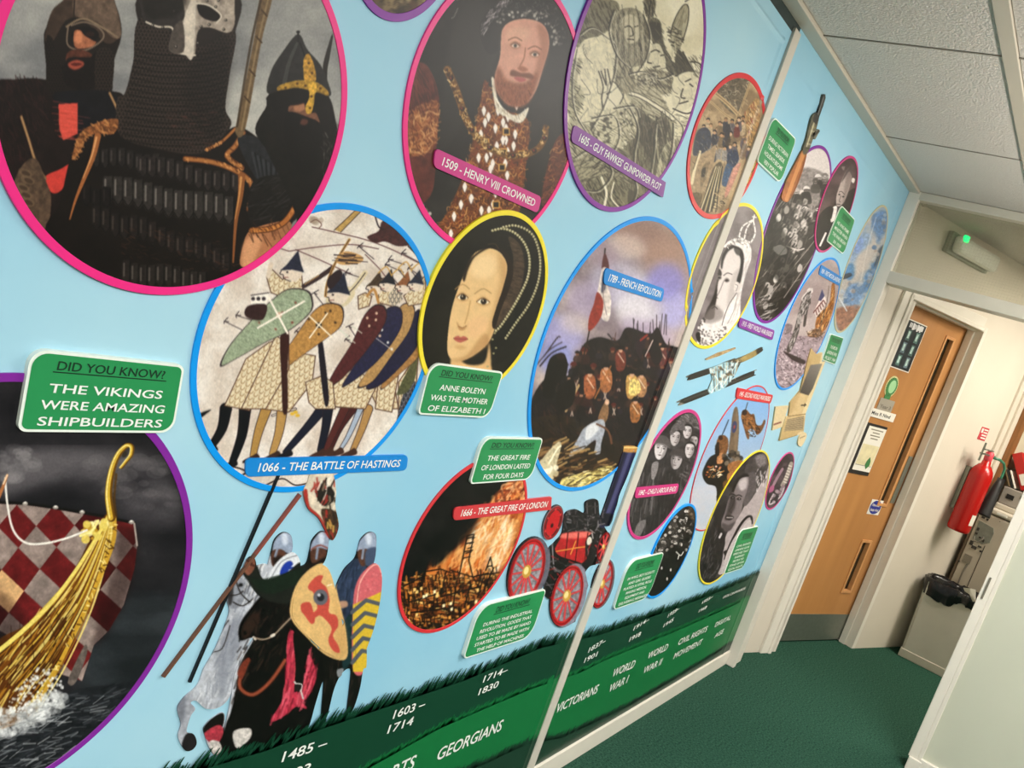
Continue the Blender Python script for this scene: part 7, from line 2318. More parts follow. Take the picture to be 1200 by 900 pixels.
@art
def a_engine():
    A = Art(588, 518, 742, 742, 3.214, 2.6, '#1c1718', 51)
    f = lambda P: [(x-411.4, y-57.9) for x, y in P]
    F = lambda x, y: (x-411.4, y-57.9)
    A.clouds('#141112', '#2e2829', 30, 3)
    # chimney
    A.poly(f([(770, 370), (800, 300), (868, 90), (920, 80), (900, 140), (850, 260), (820, 370)]), '#2d2d52', noise=0.1, cell=20)
    A.line(f([(800, 350), (850, 220), (893, 100)]), 12, '#55557e', 0.8)
    A.line(f([(785, 360), (830, 230), (872, 100)]), 10, '#191a30', 0.9)
    A.poly(f([(862, 92), (870, 70), (915, 72), (920, 96)]), '#b98a4a', noise=0.2, cell=6)
    A.line(f([(866, 78), (915, 78)]), 5, '#e9cf90')
    A.poly(f([(765, 360), (780, 330), (830, 330), (825, 370)]), '#1a1a28')
    # works on top
    A.poly(f([(640, 330), (690, 300), (720, 330), (726, 285), (770, 275), (775, 320), (770, 380), (700, 400), (640, 380)]), '#232023', noise=0.4, cell=8)
    A.hatch(f([(640, 320), (775, 280), (780, 380), (640, 390)]), 90, 0.6, 22, 5, ['#5b5558', '#0d0b0c', '#8b8588', '#3b3638'], 0.8, 1.2)
    for x in (735, 765):
        A.poly(f([(x-8, 330), (x-9, 286), (x+8, 280), (x+9, 326)]), '#1d1a1c')
        A.line(f([(x-2, 326), (x-3, 286)]), 4, '#6b6568')
        A.line(f([(x-12, 302), (x+12, 298)]), 5, '#46413f')
    # boiler
    A.poly(f([(605, 478), (632, 420), (650, 400), (745, 400), (748, 470), (700, 520), (640, 500)]), '#b5282c', noise=0.15, cell=12)
    A.poly(f([(640, 402), (745, 395), (745, 415), (640, 420)]), '#e88a7c', 0.8, soft=3)
    for q in (660, 700, 735):
        A.line(f([(q, 400), (q-12, 510)]), 4, '#5c1216')
    A.line(f([(612, 470), (700, 455), (745, 450)]), 4, '#d9a24a')
    A.line(f([(690, 430), (670, 480)]), 4, '#d9a24a')
    A.poly(f([(730, 420), (800, 390), (820, 440), (800, 520), (740, 520)]), '#1b181a', noise=0.3, cell=8)
    A.hatch(f([(735, 400), (810, 390), (810, 520), (740, 520)]), 50, 1.2, 20, 5, ['#8b8588', '#3b3638', '#b02a2e', '#d8d2d0'], 0.7, 1.0)
    A.ell(*F(740, 430), 9, 16, '#d9d3c4', 0.2)
    A.poly(f([(580, 440), (610, 420), (620, 480), (720, 520), (710, 570), (640, 600), (600, 640), (575, 600)]), '#171415', noise=0.4, cell=8)
    A.line(f([(600, 410), (606, 520), (616, 540)]), 5, '#8b8588')
    A.line(f([(560, 600), (640, 590)]), 6, '#2a2426')
    A.hatch(f([(580, 500), (700, 520), (690, 620), (600, 640)]), 50, 0.3, 30, 5, ['#3b3638', '#b02a2e', '#0d0b0c', '#6b6568'], 0.7, 0.6)
    # wheels
    def wheel(cx, cy, rx, ry, rot, n, tyre, side=0):
        A.ell(*F(cx+side, cy), rx*1.12, ry*1.05, tyre, rot, noise=0.15, cell=10)
        A.ell(*F(cx, cy), rx, ry, '#c2242a', rot)
        A.ell(*F(cx, cy), rx*.82, ry*.84, '#8d8a90' if side else '#2a2224', rot, noise=0.4, cell=8)
        c, s = math.cos(rot), math.sin(rot)
        for k in range(n):
            a = 2*math.pi*k/n+.2
            x, y = rx*.85*math.cos(a), ry*.86*math.sin(a)
            A.line([F(cx, cy), F(cx+x*c-y*s, cy+x*s+y*c)], 7, '#c2303a')
            A.line([F(cx, cy), F(cx+x*c-y*s, cy+x*s+y*c)], 2, '#e8746c')
        t = np.linspace(0, 2*math.pi, 40)
        A.line([F(cx+rx*.93*math.cos(a)*c-ry*.93*math.sin(a)*s, cy+rx*.93*math.cos(a)*s+ry*.93*math.sin(a)*c) for a in t], 4, '#7d1418')
        A.ell(*F(cx, cy), rx*.26, ry*.2, '#c8a04a', rot)
        A.ell(*F(cx-2, cy-3), rx*.14, ry*.12, '#efdc9c', rot)
    wheel(790, 592, 34, 92, .25, 10, '#6d6a74', 6)
    wheel(795, 452, 22, 56, .25, 8, '#2a2628')
    wheel(505, 545, 62, 128, .3, 14, '#6b6a76', 12)
    wheel(604, 362, 31, 66, .35, 6, '#8d8a90')
    A.ell(*F(604, 362), 22, 52, '#c2242a', .35)
    A.ell(*F(600, 372), 5, 9, '#3a1416', .35)
    wheel(656, 636, 56, 118, .27, 12, '#8d8b98', 12)
    A.noise(0.10, 3, 4)
    A.I = blur(A.I, 1)
    return A


@art
def a_biplane():
    A = Art(796, 404, 896, 478, 3.75, 3.4, '#8a8478', 52)
    f = lambda P: [(x-60, y-90) for x, y in P]
    A.poly(f([(170, 155), (230, 122), (310, 100), (312, 112), (240, 140), (180, 160)]), '#b59a70', False, noise=0.2, cell=6)
    A.hatch(f([(170, 155), (310, 100), (312, 115), (180, 162)]), 30, -0.4, 14, 3, ['#8f7650', '#d8c29a'], 0.7, 0.3)
    A.poly(f([(90, 240), (110, 215), (330, 140), (420, 95), (440, 110), (340, 180), (110, 250)]), '#3a3834', False)
    A.poly(f([(330, 120), (430, 90), (440, 115), (335, 180)]), '#a3905e', False, noise=0.1, cell=8)
    A.poly(f([(400, 100), (440, 95), (440, 120), (405, 135)]), '#3f3d36', soft=3)
    A.hatch(f([(240, 180), (335, 145), (335, 170), (240, 205)]), 30, -0.35, 24, 4, ['#8a7a50', '#2b2926', '#c2ad74'], 0.7, 0.3)
    A.poly(f([(60, 340), (80, 315), (380, 200), (400, 215), (380, 245), (100, 355)]), '#33332f', False)
    A.line(f([(80, 335), (240, 275), (380, 222)]), 5, '#5b5a54', 0.8)
    # struts, engine, wires
    A.poly(f([(190, 195), (260, 165), (320, 170), (300, 230), (250, 290), (195, 310), (185, 290), (205, 240)]), '#a3c9d3', False, noise=0.12, cell=6)
    for k in range(11):
        x = 195+12*k
        A.line(f([(x, 190-3.5*k), (x+10-2*k, 300-6*k)]), 4, ['#e9ece8', '#4b4a45', '#c9b99a', '#2b2a28'][k % 4], 0.9)
    for P in ([(200, 200), (260, 290)], [(300, 170), (200, 300)], [(230, 180), (310, 230)], [(320, 160), (250, 270)], [(190, 290), (215, 305), (240, 285)]):
        A.line(f(P), 3.5, '#f1f1ec', 0.9)
    A.blobs(f([(205, 200), (290, 175), (290, 230), (215, 260)]), 40, 6, ['#3b3a36', '#8d8c86', '#d9d8d0', '#7d6a4c'], 0.8)
    A.I = blur(A.I, 1)
    return A


@art
def a_computer():
    A = Art(904, 404, 970, 526, 3.75, 3.4, '#c9b284', 53)
    f = lambda P: [(x-465, y-90) for x, y in P]
    A.clouds('#c2aa7a', '#d1bb90', 60, 3)
    A.poly(f([(690, 120), (705, 160), (615, 400), (600, 390), (660, 230)]), '#e0cfa8', 0.9, soft=2)
    A.poly(f([(545, 300), (620, 160), (640, 175), (590, 310), (545, 400)]), '#b3986a', 0.5, soft=4)
    A.poly(f([(636, 178), (688, 172), (646, 282), (628, 312), (588, 300)]), '#4c4843', False, col2='#8b8780', ang=-1.0)
    A.line(f([(692, 168), (700, 180), (640, 330)]), 4, '#e9dcc0')
    A.line(f([(596, 356), (616, 354)]), 5, '#3b3428')
    A.line(f([(612, 348), (610, 360)]), 4, '#3b3428')
    A.line(f([(540, 404), (615, 394)]), 4, '#8b744c')
    A.poly(f([(534, 418), (608, 402), (602, 462), (520, 470)]), '#8f7f64', False, noise=0.2, cell=5)
    for k in range(6):
        A.line(f([(532-3*k, 424+8.5*k), (606-1.5*k, 409+9.5*k)]), 2.5, '#c9b896', 0.9)
    A.line(f([(500, 512), (606, 480)]), 5, '#a08a5c')
    A.poly(f([(470, 362), (545, 355), (530, 410), (512, 455), (468, 468)]), '#d6c6a2', False)
    A.line(f([(476, 440), (506, 430)]), 6, '#7a3d38')
    A.poly(f([(580, 480), (622, 470), (620, 510), (596, 540), (580, 530)]), '#dccba6')
    A.line(f([(590, 500), (612, 490)]), 3, '#8b744c')
    A.noise(0.06, 4, 4)
    A.I = blur(A.I, 1)
    return A


@art
def a_rifle():
    A = Art(912, 104, 972, 242, 3.218, 3.6, '#7d7a6a', 54)
    f = lambda P: [(x-119, y-13) for x, y in P]
    A.poly(f([(120, 440), (140, 380), (215, 235), (235, 250), (200, 360), (165, 445)]), '#a5693a', noise=0.2, cell=12)
    A.line(f([(212, 260), (175, 360), (150, 430)]), 14, '#d8a068', 0.7)
    A.line(f([(222, 270), (190, 370), (160, 436)]), 5, '#7a4824', 0.8)
    A.poly(f([(210, 245), (240, 120), (275, 105), (262, 170), (232, 252)]), '#6b6654', noise=0.3, cell=8)
    for k in range(8):
        A.line(f([(222+5*k, 235-16*k), (240+4*k, 240-16*k)]), 4, ['#2e2b24', '#c9c2a4', '#8f8458'][k % 3], 0.9)
    A.line(f([(226, 230), (262, 115)]), 5, '#d6cfae', 0.8)
    A.line(f([(252, 188), (272, 172)]), 8, '#3a362c')
    A.poly(f([(250, 130), (285, 30), (300, 34), (275, 130)]), '#3d3c3a', noise=0.2, cell=6)
    A.line(f([(268, 110), (290, 45)]), 3, '#8d8c88')
    A.I = blur(A.I, 1)
    return A
# ================================================================== everything printed and stuck on the mural wall
def yw(x, z, off):
    return 1.0-off-ridge(x, z)


def to_lin(c):
    c = np.clip(c, 0, 1)
    return np.where(c <= 0.04045, c/12.92, ((c+0.055)/1.055)**2.4)


INK = 1.0
OS = 0.62                       # relief of the boards


def ink(me, C):
    a = me.color_attributes.new('ink', 'FLOAT_COLOR', 'POINT')
    L = np.ones((len(C), 4), np.float32)
    L[:, :3] = np.clip(to_lin(C)**1.13*1.1, 0, 1)*INK
    a.data.foreach_set('color', L.ravel())


def fit_ellipse(pts, off):
    """least squares ellipse through photo points, in wall coordinates -> cx, cz, a, b, rot"""
    Q = np.array([W(px, py, off) for px, py in pts])
    m = Q.mean(0)
    s = np.abs(Q-m).max()
    x, y = ((Q-m)/s).T
    D1 = np.stack([x*x, x*y, y*y], 1)
    D2 = np.stack([x, y, np.ones_like(x)], 1)
    S1, S2, S3 = D1.T@D1, D1.T@D2, D2.T@D2
    T = -np.linalg.solve(S3, S2.T)
    M = S1+S2@T
    M = np.array([M[2]/2, -M[1], M[0]/2])
    w, v = np.linalg.eig(M)
    v = np.real(v)
    c = 4*v[0]*v[2]-v[1]**2
    a1 = v[:, np.argmax(c)]
    A, B, C, D, E, Fq = np.concatenate([a1, T@a1])
    den = B*B-4*A*C
    x0, y0 = (2*C*D-B*E)/den, (2*A*E-B*D)/den
    num = 2*(A*E*E+C*D*D-B*D*E+den*Fq)
    t = math.sqrt((A-C)**2+B*B)
    a = -math.sqrt(num*((A+C)+t))/den
    b = -math.sqrt(num*((A+C)-t))/den
    rot = 0.5*math.atan2(-B, C-A)
    return m[0]+x0*s, m[1]+y0*s, a*s, b*s, rot


def E_pt(e, u, v, da=0.0):
    cx, cz, a, b, r = e
    x, y = u*(a-da), v*(b-da)
    c, s = math.cos(r), math.sin(r)
    return cx+x*c-y*s, cz+x*s+y*c


def rim_mesh(e, w, off, n=160, wall=0.0):
    t = np.linspace(0, 2*math.pi, n, endpoint=False)
    V, Fc = [], []
    prof = ((0.0, wall), (0.0, off-0.0004), (0.0004, off), (w-0.0004, off), (w, off-0.0004), (w, off-0.0012))
    for (da, o) in prof:
        x, z = E_pt(e, np.cos(t), np.sin(t), da)
        y = yw(x, z, o)
        V += list(zip(x, y, z))
    for k in range(len(prof)-1):
        for i in range(n):
            j = (i+1) % n
            Fc.append((k*n+i, k*n+j, (k+1)*n+j, (k+1)*n+i))
    me = bpy.data.meshes.new('rim')
    me.from_pydata([tuple(map(float, v)) for v in V], [], Fc)
    return me


def disc_mesh(e, w, off, A, dens=1.0):
    """filled ellipse, one vertex per printed dot"""
    t = np.linspace(0, 2*math.pi, 64)
    x, z = E_pt(e, np.cos(t), np.sin(t), w)
    px, py = to_px(x, yw(x, z, off), z)
    # number of cells from the lengths of the two middle lines
    def ln(u, v):
        xx, zz = E_pt(e, u, v, w)
        a, b = to_px(xx, yw(xx, zz, off), zz)
        return float(np.hypot(np.diff(a), np.diff(b)).sum())
    s = np.linspace(-1, 1, 40)
    nu = int(min(620, max(30, ln(s, 0*s)*dens)))
    nv = int(min(620, max(30, ln(0*s, s)*dens)))
    U, V = np.meshgrid(np.linspace(-1, 1, nu), np.linspace(-1, 1, nv))
    X, Y = U*np.sqrt(1-V*V/2), V*np.sqrt(1-U*U/2)
    x, z = E_pt(e, X, Y, w)
    y = yw(x, z, off)
    px, py = to_px(x, y, z)
    C = A.sample(px.ravel(), py.ravel())
    P = np.stack([x, y, z], -1).reshape(-1, 3)
    idx = np.arange(nu*nv).reshape(nv, nu)
    Q = np.stack([idx[:-1, :-1], idx[:-1, 1:], idx[1:, 1:], idx[1:, :-1]], -1).reshape(-1, 4)
    return quad_mesh('picture', P, Q, C)


def quad_mesh(name, P, Q, C):
    me = bpy.data.meshes.new(name)
    me.vertices.add(len(P))
    me.vertices.foreach_set('co', P.astype(np.float32).ravel())
    n, k = Q.shape
    me.loops.add(n*k)
    me.loops.foreach_set('vertex_index', Q.ravel().astype(np.int32))
    me.polygons.add(n)
    me.polygons.foreach_set('loop_start', np.arange(0, n*k, k, dtype=np.int32))
    me.polygons.foreach_set('loop_total', np.full(n, k, np.int32))
    me.update(calc_edges=True)
    if C is not None:
        ink(me, C)
    return me


def poly_mesh(name, Pw, off, pitch=None, A=None, back=None):
    """outline given in wall coordinates; filled with triangles (pitch: inner dots); back: depth of the side wall"""
    Pw = np.array(Pw, float)
    n = len(Pw)
    pts = [Vector((float(a), float(b))) for a, b in Pw]
    if pitch is not None:
        x0, z0 = Pw.min(0)
        x1, z1 = Pw.max(0)
        gx, gz = np.meshgrid(np.arange(x0, x1, pitch[0]), np.arange(z0, z1, pitch[1]))
        gx, gz = gx.ravel(), gz.ravel()
        ins = np.zeros(len(gx), bool)
        for i in range(n):
            (ax, ay), (bx_, by) = Pw[i], Pw[(i+1) % n]
            if ay == by:
                continue
            ins ^= ((ay > gz) != (by > gz)) & (gx < (bx_-ax)*(gz-ay)/(by-ay)+ax)
        pts += [Vector((float(a), float(b))) for a, b in zip(gx[ins], gz[ins])]
    r = delaunay_2d_cdt(pts, [], [list(range(n))], 1, 1e-7)
    V2, F2 = r[0], r[2]
    X = np.array([v.x for v in V2])
    Z = np.array([v.y for v in V2])
    Y = yw(X, Z, off)
    V = list(zip(X.tolist(), Y.tolist(), Z.tolist()))
    Fc = [tuple(f) for f in F2]
    nv = len(V)
    if back is not None:
        for i in range(n):
            a = Pw[i]
            V.append((float(a[0]), float(yw(a[0], a[1], off)), float(a[1])))
        for i in range(n):
            a = Pw[i]
            V.append((float(a[0]), float(yw(a[0], a[1], back)), float(a[1])))
        for i in range(n):
            j = (i+1) % n
            Fc.append((nv+i, nv+j, nv+n+j, nv+n+i))
    me = bpy.data.meshes.new(name)
    me.from_pydata(V, [], Fc)
    me.update()
    if A is not None:
        co = np.array([v.co[:] for v in me.vertices])
        px, py = to_px(co[:, 0], co[:, 1], co[:, 2])
        ink(me, A.sample(px, py))
    return me


def wall_text(name, s, p0, p1, h, off, m, parent, lean=0.0):
    """one line of lettering: baseline from wall point p0 to p1, cap height h"""
    V, Fc = text_mesh(s)
    d = (p1[0]-p0[0], p1[1]-p0[1])
    me = bpy.data.meshes.new(name)
    co = []
    for (u, v) in V:
        x, z = p0[0]+d[0]*u+lean*h*v, p0[1]+d[1]*u+h*v
        co.append((float(x), float(yw(x, z, off)), float(z)))
    me.from_pydata(co, [], Fc)
    return part(name, me, m, parent)


def flat(name, col, rough=0.34):
    return mat(name, col, rough, noise=0.02, nscale=30, spec=0.28)


M_TXTW = flat('white_lettering', '#eef0ea')
M_TXTK = flat('black_lettering', '#1f3a2a')
M_FACT = flat('fact_green', '#2c9054')
M_FACTB = flat('fact_border', '#edf4ea')
RIMS = dict(pink=('rim_pink', '#ef2f86'), rose=('rim_rose', '#d23a86'), purple=('rim_purple', '#82299a'), blue=('rim_blue', '#0f97ee'), yellow=('rim_yellow', '#f2dd38'), red=('rim_red', '#d8333a'), sand=('rim_sand', '#c9bf9a'))


def rrect(x0, x1, z0, z1, radii, n=7):
    """rounded rectangle, radii for TL, TR, BR, BL"""
    out = []
    for (cx, cz, a0, r) in ((x0, z1, math.pi, radii[0]), (x1, z1, math.pi/2, radii[1]), (x1, z0, 0, radii[2]), (x0, z0, -math.pi/2, radii[3])):
        sx, sz = (1 if cx == x0 else -1), (1 if cz == z0 else -1)
        ox, oz = cx+sx*r, cz+sz*r
        for k in range(n):
            a = a0-(math.pi/2)*k/(n-1)
            out.append((ox+r*math.cos(a), oz+r*math.sin(a)))
    return out


def quadmap(c4, off):
    """bilinear map of the unit square onto four photo corners TL TR BR BL on the wall"""
    q = [np.array(W(px, py, off)) for px, py in c4]
    def f(u, v):                      # u right, v up
        top = q[0]*(1-u)+q[1]*u
        bot = q[3]*(1-u)+q[2]*u
        return bot*(1-v)+top*v
    w = (np.linalg.norm(q[1]-q[0])+np.linalg.norm(q[2]-q[3]))/2
    h = (np.linalg.norm(q[0]-q[3])+np.linalg.norm(q[1]-q[2]))/2
    return f, w, h


def banner(parent, c4, col, text, off, square_right=False, loc_new=None, margin=(0.06, 0.06)):
    f, w, h = quadmap(c4, off)
    r = h*0.32
    P = [f(x/w, z/h) for x, z in rrect(0, w, 0, h, (r, 0.003 if square_right else r, 0.003 if square_right else r, r))]
    b = part('caption_banner', poly_mesh('caption_banner', P, off, None, None, 0.0), flat('banner_'+col[1:], col), parent)
    p0, p1 = f(margin[0], 0.27), f(1-margin[1], 0.27)
    wall_text('lettering', text, p0, p1, h*0.46, off+0.0006, M_TXTW, b if parent is not None else None)
    return b


def roundel(art_name, rim, pts, off, label, group=None, w=0.011, dens=1.0, e=None, cap=None):
    off *= OS
    w *= 0.84
    e = e or fit_ellipse(pts, off)
    t = thing('picture_roundel', label, 'wall picture', (e[0], 1.0-off, e[1]), 0, group)
    A = ART[art_name]()
    part('picture', disc_mesh(e, w-0.0006, off-0.0011, A, dens), M_PRINT, t)
    part('rim', rim_mesh(e, w, off), flat(*RIMS[rim]), t)
    if cap:
        c4, col, text, sq = cap[:4]
        banner(t, c4, col, text, off+0.002, sq)
    return t


def fact(c4, lines, off, label, hs=None, head=True, big=0.32, small=0.1):
    off *= OS
    f, w, h = quadmap(c4, off)
    cx, cz = f(.5, .5)
    t = thing('fact_plaque', label, 'information plaque', (cx, 1.0-off, cz))
    R, r = big*h, small*h
    n = len(lines)
    lh = 0.62/n if head else 0.8/n
    bw = 0.0036 if h > 0.08 else 0.003
    P = [f(x/w, z/h) for x, z in rrect(0, w, 0, h, (R, r, R, r))]
    part('border', poly_mesh('border', P, off, None, None, 0.0), M_FACTB, t)
    P = [f(x/w, z/h) for x, z in rrect(bw, w-bw, bw, h-bw, (R-bw*.6, max(r-bw*.6, .001), R-bw*.6, max(r-bw*.6, .001)))]
    part('panel', poly_mesh('panel', P, off+0.0005), M_FACT, t)
    if head:
        u0, u1 = (0.5-0.36, 0.5+0.34) if n < 4 else (0.5-0.26, 0.5+0.24)
        hd = wall_text('heading', 'DID YOU KNOW?', f(u0+.02, 0.78), f(u1+.02, 0.78), h*0.115, off+0.001, M_TXTK, t)
        P = [f(u0, 0.745), f(u1+.04, 0.745), f(u1+.04, 0.76), f(u0, 0.76)]
        part('underline', poly_mesh('underline', P, off+0.001), M_TXTK, hd)
    mx = max(len(s) for s in lines)
    for i, s in enumerate(lines):
        v = 0.66-lh*(i+0.78)
        half = 0.40*len(s)/mx
        wall_text('lettering', s, f(.5-half, v), f(.5+half, v), h*lh*0.56, off+0.001, M_TXTW, t)
    return t


# ---- the grassy time line along the bottom -------------------------------------------------
t_line = thing('timeline_band', 'printed green grass time line band along the foot of the mural', 'wall graphic', (1.6, 1.0, MB))
rngG = random.Random(5)
XR = 4.199


def grass_mesh(name, pts, off, lo, hi, step, lean, back):
    """grass area below a line through photo points, with pointed blades along its top"""
    Q = np.array([W(px, py, off) for px, py in pts])
    Q = Q[np.argsort(Q[:, 0])]
    Q = np.vstack([[-1.2, Q[0, 1]+0.01], [Q[0, 0]-0.6, Q[0, 1]-0.01], Q])
    V, Fc = [], []
    def v(x, z, o):
        V.append((float(x), float(yw(x, z, o)), float(z)))
        return len(V)-1
    xs = np.arange(Q[0, 0], XR, 0.02).tolist()+[XR]
    prev = None
    for x in xs:
        z = max(MB+0.0005, np.interp(x, Q[:, 0], Q[:, 1])-lo*.3)
        c = (v(x, MB, off), v(x, z, off), v(x, z, back))
        if prev:
            Fc.append((prev[0], c[0], c[1], prev[1]))
            Fc.append((prev[1], c[1], c[2], prev[2]))
        prev = c
    x = Q[0, 0]
    while x < XR-0.03:
        z = np.interp(x, Q[:, 0], Q[:, 1])
        if z > MB+0.006:
            h = rngG.uniform(lo, hi)
            w = step*rngG.uniform(0.7, 1.4)
            b = 0.012
            tx = min(XR, x+lean*h*rngG.uniform(0.7, 1.2))
            a = [v(x-w, max(MB, z-b), off+0.0001), v(x+w, max(MB, z-b), off+0.0001), v(tx+w*.2, z+h, off+0.0001), v(tx-w*.2, z+h*.97, off+0.0001)]
            Fc.append(tuple(a))
        x += step*rngG.uniform(0.7, 1.3)
    me = bpy.data.meshes.new(name)
    me.from_pydata(V, [], Fc)
    return me


top = [(150, 925), (226.7, 899), (316, 873), (374.5, 850), (467.8, 819), (548, 792), (636, 755), (702, 741), (790, 711), (845, 690), (884, 674), (893, 668)]
mid = [(260, 955), (421.5, 902), (515, 850), (570, 826), (625, 803), (680, 785), (713, 769), (790, 738), (845, 714), (881, 697)]
low = [(480, 925), (570, 891), (619.5, 868), (658, 862), (735, 826), (790, 794), (845, 760), (868, 744)]
for nm, pts, off, lo, hi, st, ln, m in (('dark_grass', top, 0.0050, 0.008, 0.032, 0.0065, 0.8, flat('grass_dark', '#123f2b')),
                                        ('light_grass', mid, 0.0054, 0.003, 0.016, 0.006, 0.8, flat('grass_light', '#17703b')),
                                        ('deep_grass', low, 0.0058, 0.003, 0.019, 0.006, 0.8, flat('grass_deep', '#1d3c2c'))):  # lowest printed band, a deeper green
    part(nm, grass_mesh(nm, pts, off, lo, hi, st, ln, 0.0 if nm == 'dark_grass' else 0.0049), m, t_line)


def dates(s, a, b, h, off=0.0064):
    p0, p1 = np.array(W(*a, off)), np.array(W(*b, off))
    z = (p0[1]+p1[1])/2
    wall_text('lettering', s, (p0[0], p0[1]), (p1[0], p1[1]), h, off, M_TXTW, t_line)


for s, a, b, h in (('1485 –', (329.7, 893.2), (382, 875.5), 0.031), ('1603', (325, 918), (362, 905), 0.031),
                   ('1603 –', (460, 842.6), (497, 829), 0.030), ('1714', (453.4, 860), (483, 849), 0.030),
                   ('1714–', (565.6, 800), (594, 788), 0.027), ('1830', (560, 815), (583, 805), 0.027),
                   ('1837–', (689, 765), (709, 753), 0.025), ('1901', (684, 777), (699, 769), 0.025),
                   ('1914–', (742, 739), (760, 728), 0.024), ('1918', (737, 752), (750, 745), 0.024),
                   ('1939–', (782, 724), (795.5, 715), 0.023), ('1945', (777, 735.5), (788.5, 728), 0.023),
                   ('1955–', (822.4, 708), (834.7, 700.7), 0.020), ('1968', (818.4, 718), (827.5, 713), 0.020),
                   ('1975 ONWARDS', (847.3, 701.5), (873, 690.5), 0.017),
                   ('STUARTS', (409, 938), (484, 900), 0.040), ('GEORGIANS', (510.6, 892), (586.5, 856), 0.038),
                   ('VICTORIANS', (650, 836.5), (699, 812), 0.036), ('WORLD', (716.5, 794), (742.5, 782), 0.034), ('WAR I', (712.4, 812), (734.3, 800), 0.034),
                   ('WORLD', (758, 773), (781.3, 761.5), 0.031), ('WAR II', (752.7, 790), (774, 779), 0.031),
                   ('CIVIL RIGHTS', (794, 756.5), (827.5, 740), 0.029), ('MOVEMENT', (788.7, 772.5), (821.5, 755), 0.029),
                   ('DIGITAL', (837.3, 735), (855.5, 726), 0.025), ('AGE', (836.7, 748), (847, 742), 0.025)):
    dates(s, a, b, h*(0.8 if s[0] == '1' else 1.05))

# ---- round pictures --------------------------------------------------------------------
_th = np.linspace(0, 2*math.pi, 16, endpoint=False)
roundel('feast', 'purple', [(478+62*math.cos(a)-20*math.sin(a), -75+100*math.sin(a)+12*math.cos(a)) for a in _th], 0.005,
        'purple rimmed oval picture cut off by the top edge of the photo', w=0.014, dens=0.4)
roundel('longship', 'purple', [(30, 439), (80, 444), (150, 478), (183, 508), (214, 561), (225.5, 622), (219, 689), (200, 744), (166.7, 800), (116.7, 857), (72, 895), (0, 437.5)], 0.005,
        'purple rimmed round picture of a longship with red chequered sail', w=0.013)
roundel('shieldmen', 'blue', [(381, 238.6), (420, 239.7), (459, 258), (490, 291), (504.4, 327), (496, 440), (474.5, 486.7), (435.6, 531.5), (377, 571), (326.7, 577.5), (280, 560.6), (241, 518), (224, 471), (222.5, 416.7), (241, 361), (254.7, 340)], 0.005,
        'blue rimmed round picture of stitched men with long coloured shields', w=0.012,
        cap=([(287.8, 537.4), (478.4, 533.4), (476.4, 551.3), (287.8, 558.9)], '#1a86d6', '1066 - THE BATTLE OF HASTINGS', False))
roundel('warriors', 'pink', [(389, 15.6), (403, 50), (407, 75), (408.6, 112.8), (396.7, 175), (369.5, 241), (322.8, 296), (264.5, 334.5), (202, 347.3), (136, 336.4), (70, 296), (23.3, 249), (0, 213)], 0.009,
        'large pink rimmed round picture of three helmeted warriors in armour', w=0.013)
roundel('nobleman', 'pink', [(527, 0), (497.3, 43.6), (478.7, 87), (471.8, 133.8), (474, 186.7), (485, 230), (506.7, 267.6), (525, 280), (667, 187), (650, 236.5), (676, 30), (679, 80)], 0.005,
        'pink rimmed oval portrait of a bearded man in gold brocade', w=0.013,
        cap=([(510.5, 173.5), (634.9, 230.9), (630.5, 249.8), (508, 195.5)], '#c93a86', '1509 - HENRY VIII CROWNED', False))
roundel('conspirators', 'purple', [(689, 0), (676, 37.5), (664.4, 95.3), (661.6, 138.6), (665.9, 184.8), (681.8, 228), (707.8, 246.5), (733.7, 245.5), (759.7, 228), (782, 199), (808.8, 144.4), (824.7, 78), (827, 20)], 0.008,
        'purple rimmed oval sepia engraving of plotting men in tall hats', w=0.013,
        cap=([(672.7, 145.7), (780.5, 213.7), (777, 231.5), (669, 165.6)], '#7f3a94', "1605 - GUY FAWKES' GUNPOWDER PLOT", True))
roundel('revolution', 'blue', [(755.4, 250.6), (781.9, 257), (800, 281.6), (807, 315.6), (799, 417.6), (780, 474), (755.4, 516), (715.8, 554), (674, 573), (644, 565.5), (625, 542), (616.8, 497), (623, 444), (644, 379.8), (678, 315.6), (715.8, 270)], 0.005,
        'blue rimmed oval painting of a crowd in battle under a flag', w=0.013,
        cap=([(709.5, 313.4), (778.9, 338.5), (776, 354), (707, 332.8)], '#1a86d6', '1789 - FRENCH REVOLUTION', False))
roundel('lady', 'yellow', [(591, 246.5), (615.8, 253), (633, 271.8), (641.8, 303.6), (640.4, 344), (627.4, 387.4), (607, 422), (590, 443.7), (558, 258.8), (529, 286), (506, 326.7), (493, 370), (490.6, 407.6), (497.5, 436.5)], 0.009,
        'yellow rimmed oval portrait of a pale woman in a pearled black hood', w=0.012)
roundel('burning_city', 'red', [(553, 545), (519, 571.6), (488, 621), (468.5, 674), (466, 705), (478.7, 732), (506.7, 741.5), (537.8, 729), (569, 699), (594, 661.8), (611, 624.5), (618.7, 587), (616.5, 571.6)], 0.0065,
        'red rimmed oval picture of a city in flames at night', w=0.010,
        cap=([(532.5, 595), (646.7, 582.5), (645.7, 597.4), (531, 610)], '#cf3a40', '1666 - THE GREAT FIRE OF LONDON', True))
roundel('gathering', 'red', [(867.8, 80.8), (880, 88), (890, 112), (887, 200), (878, 219), (861.7, 241.5), (841, 251), (826.7, 255), (814.4, 249), (805, 223), (806, 190), (816.4, 149), (835, 110), (851, 89)], 0.005,
        'red rimmed oval picture of a crowded hall beside the joint strip', w=0.016, dens=1.3)
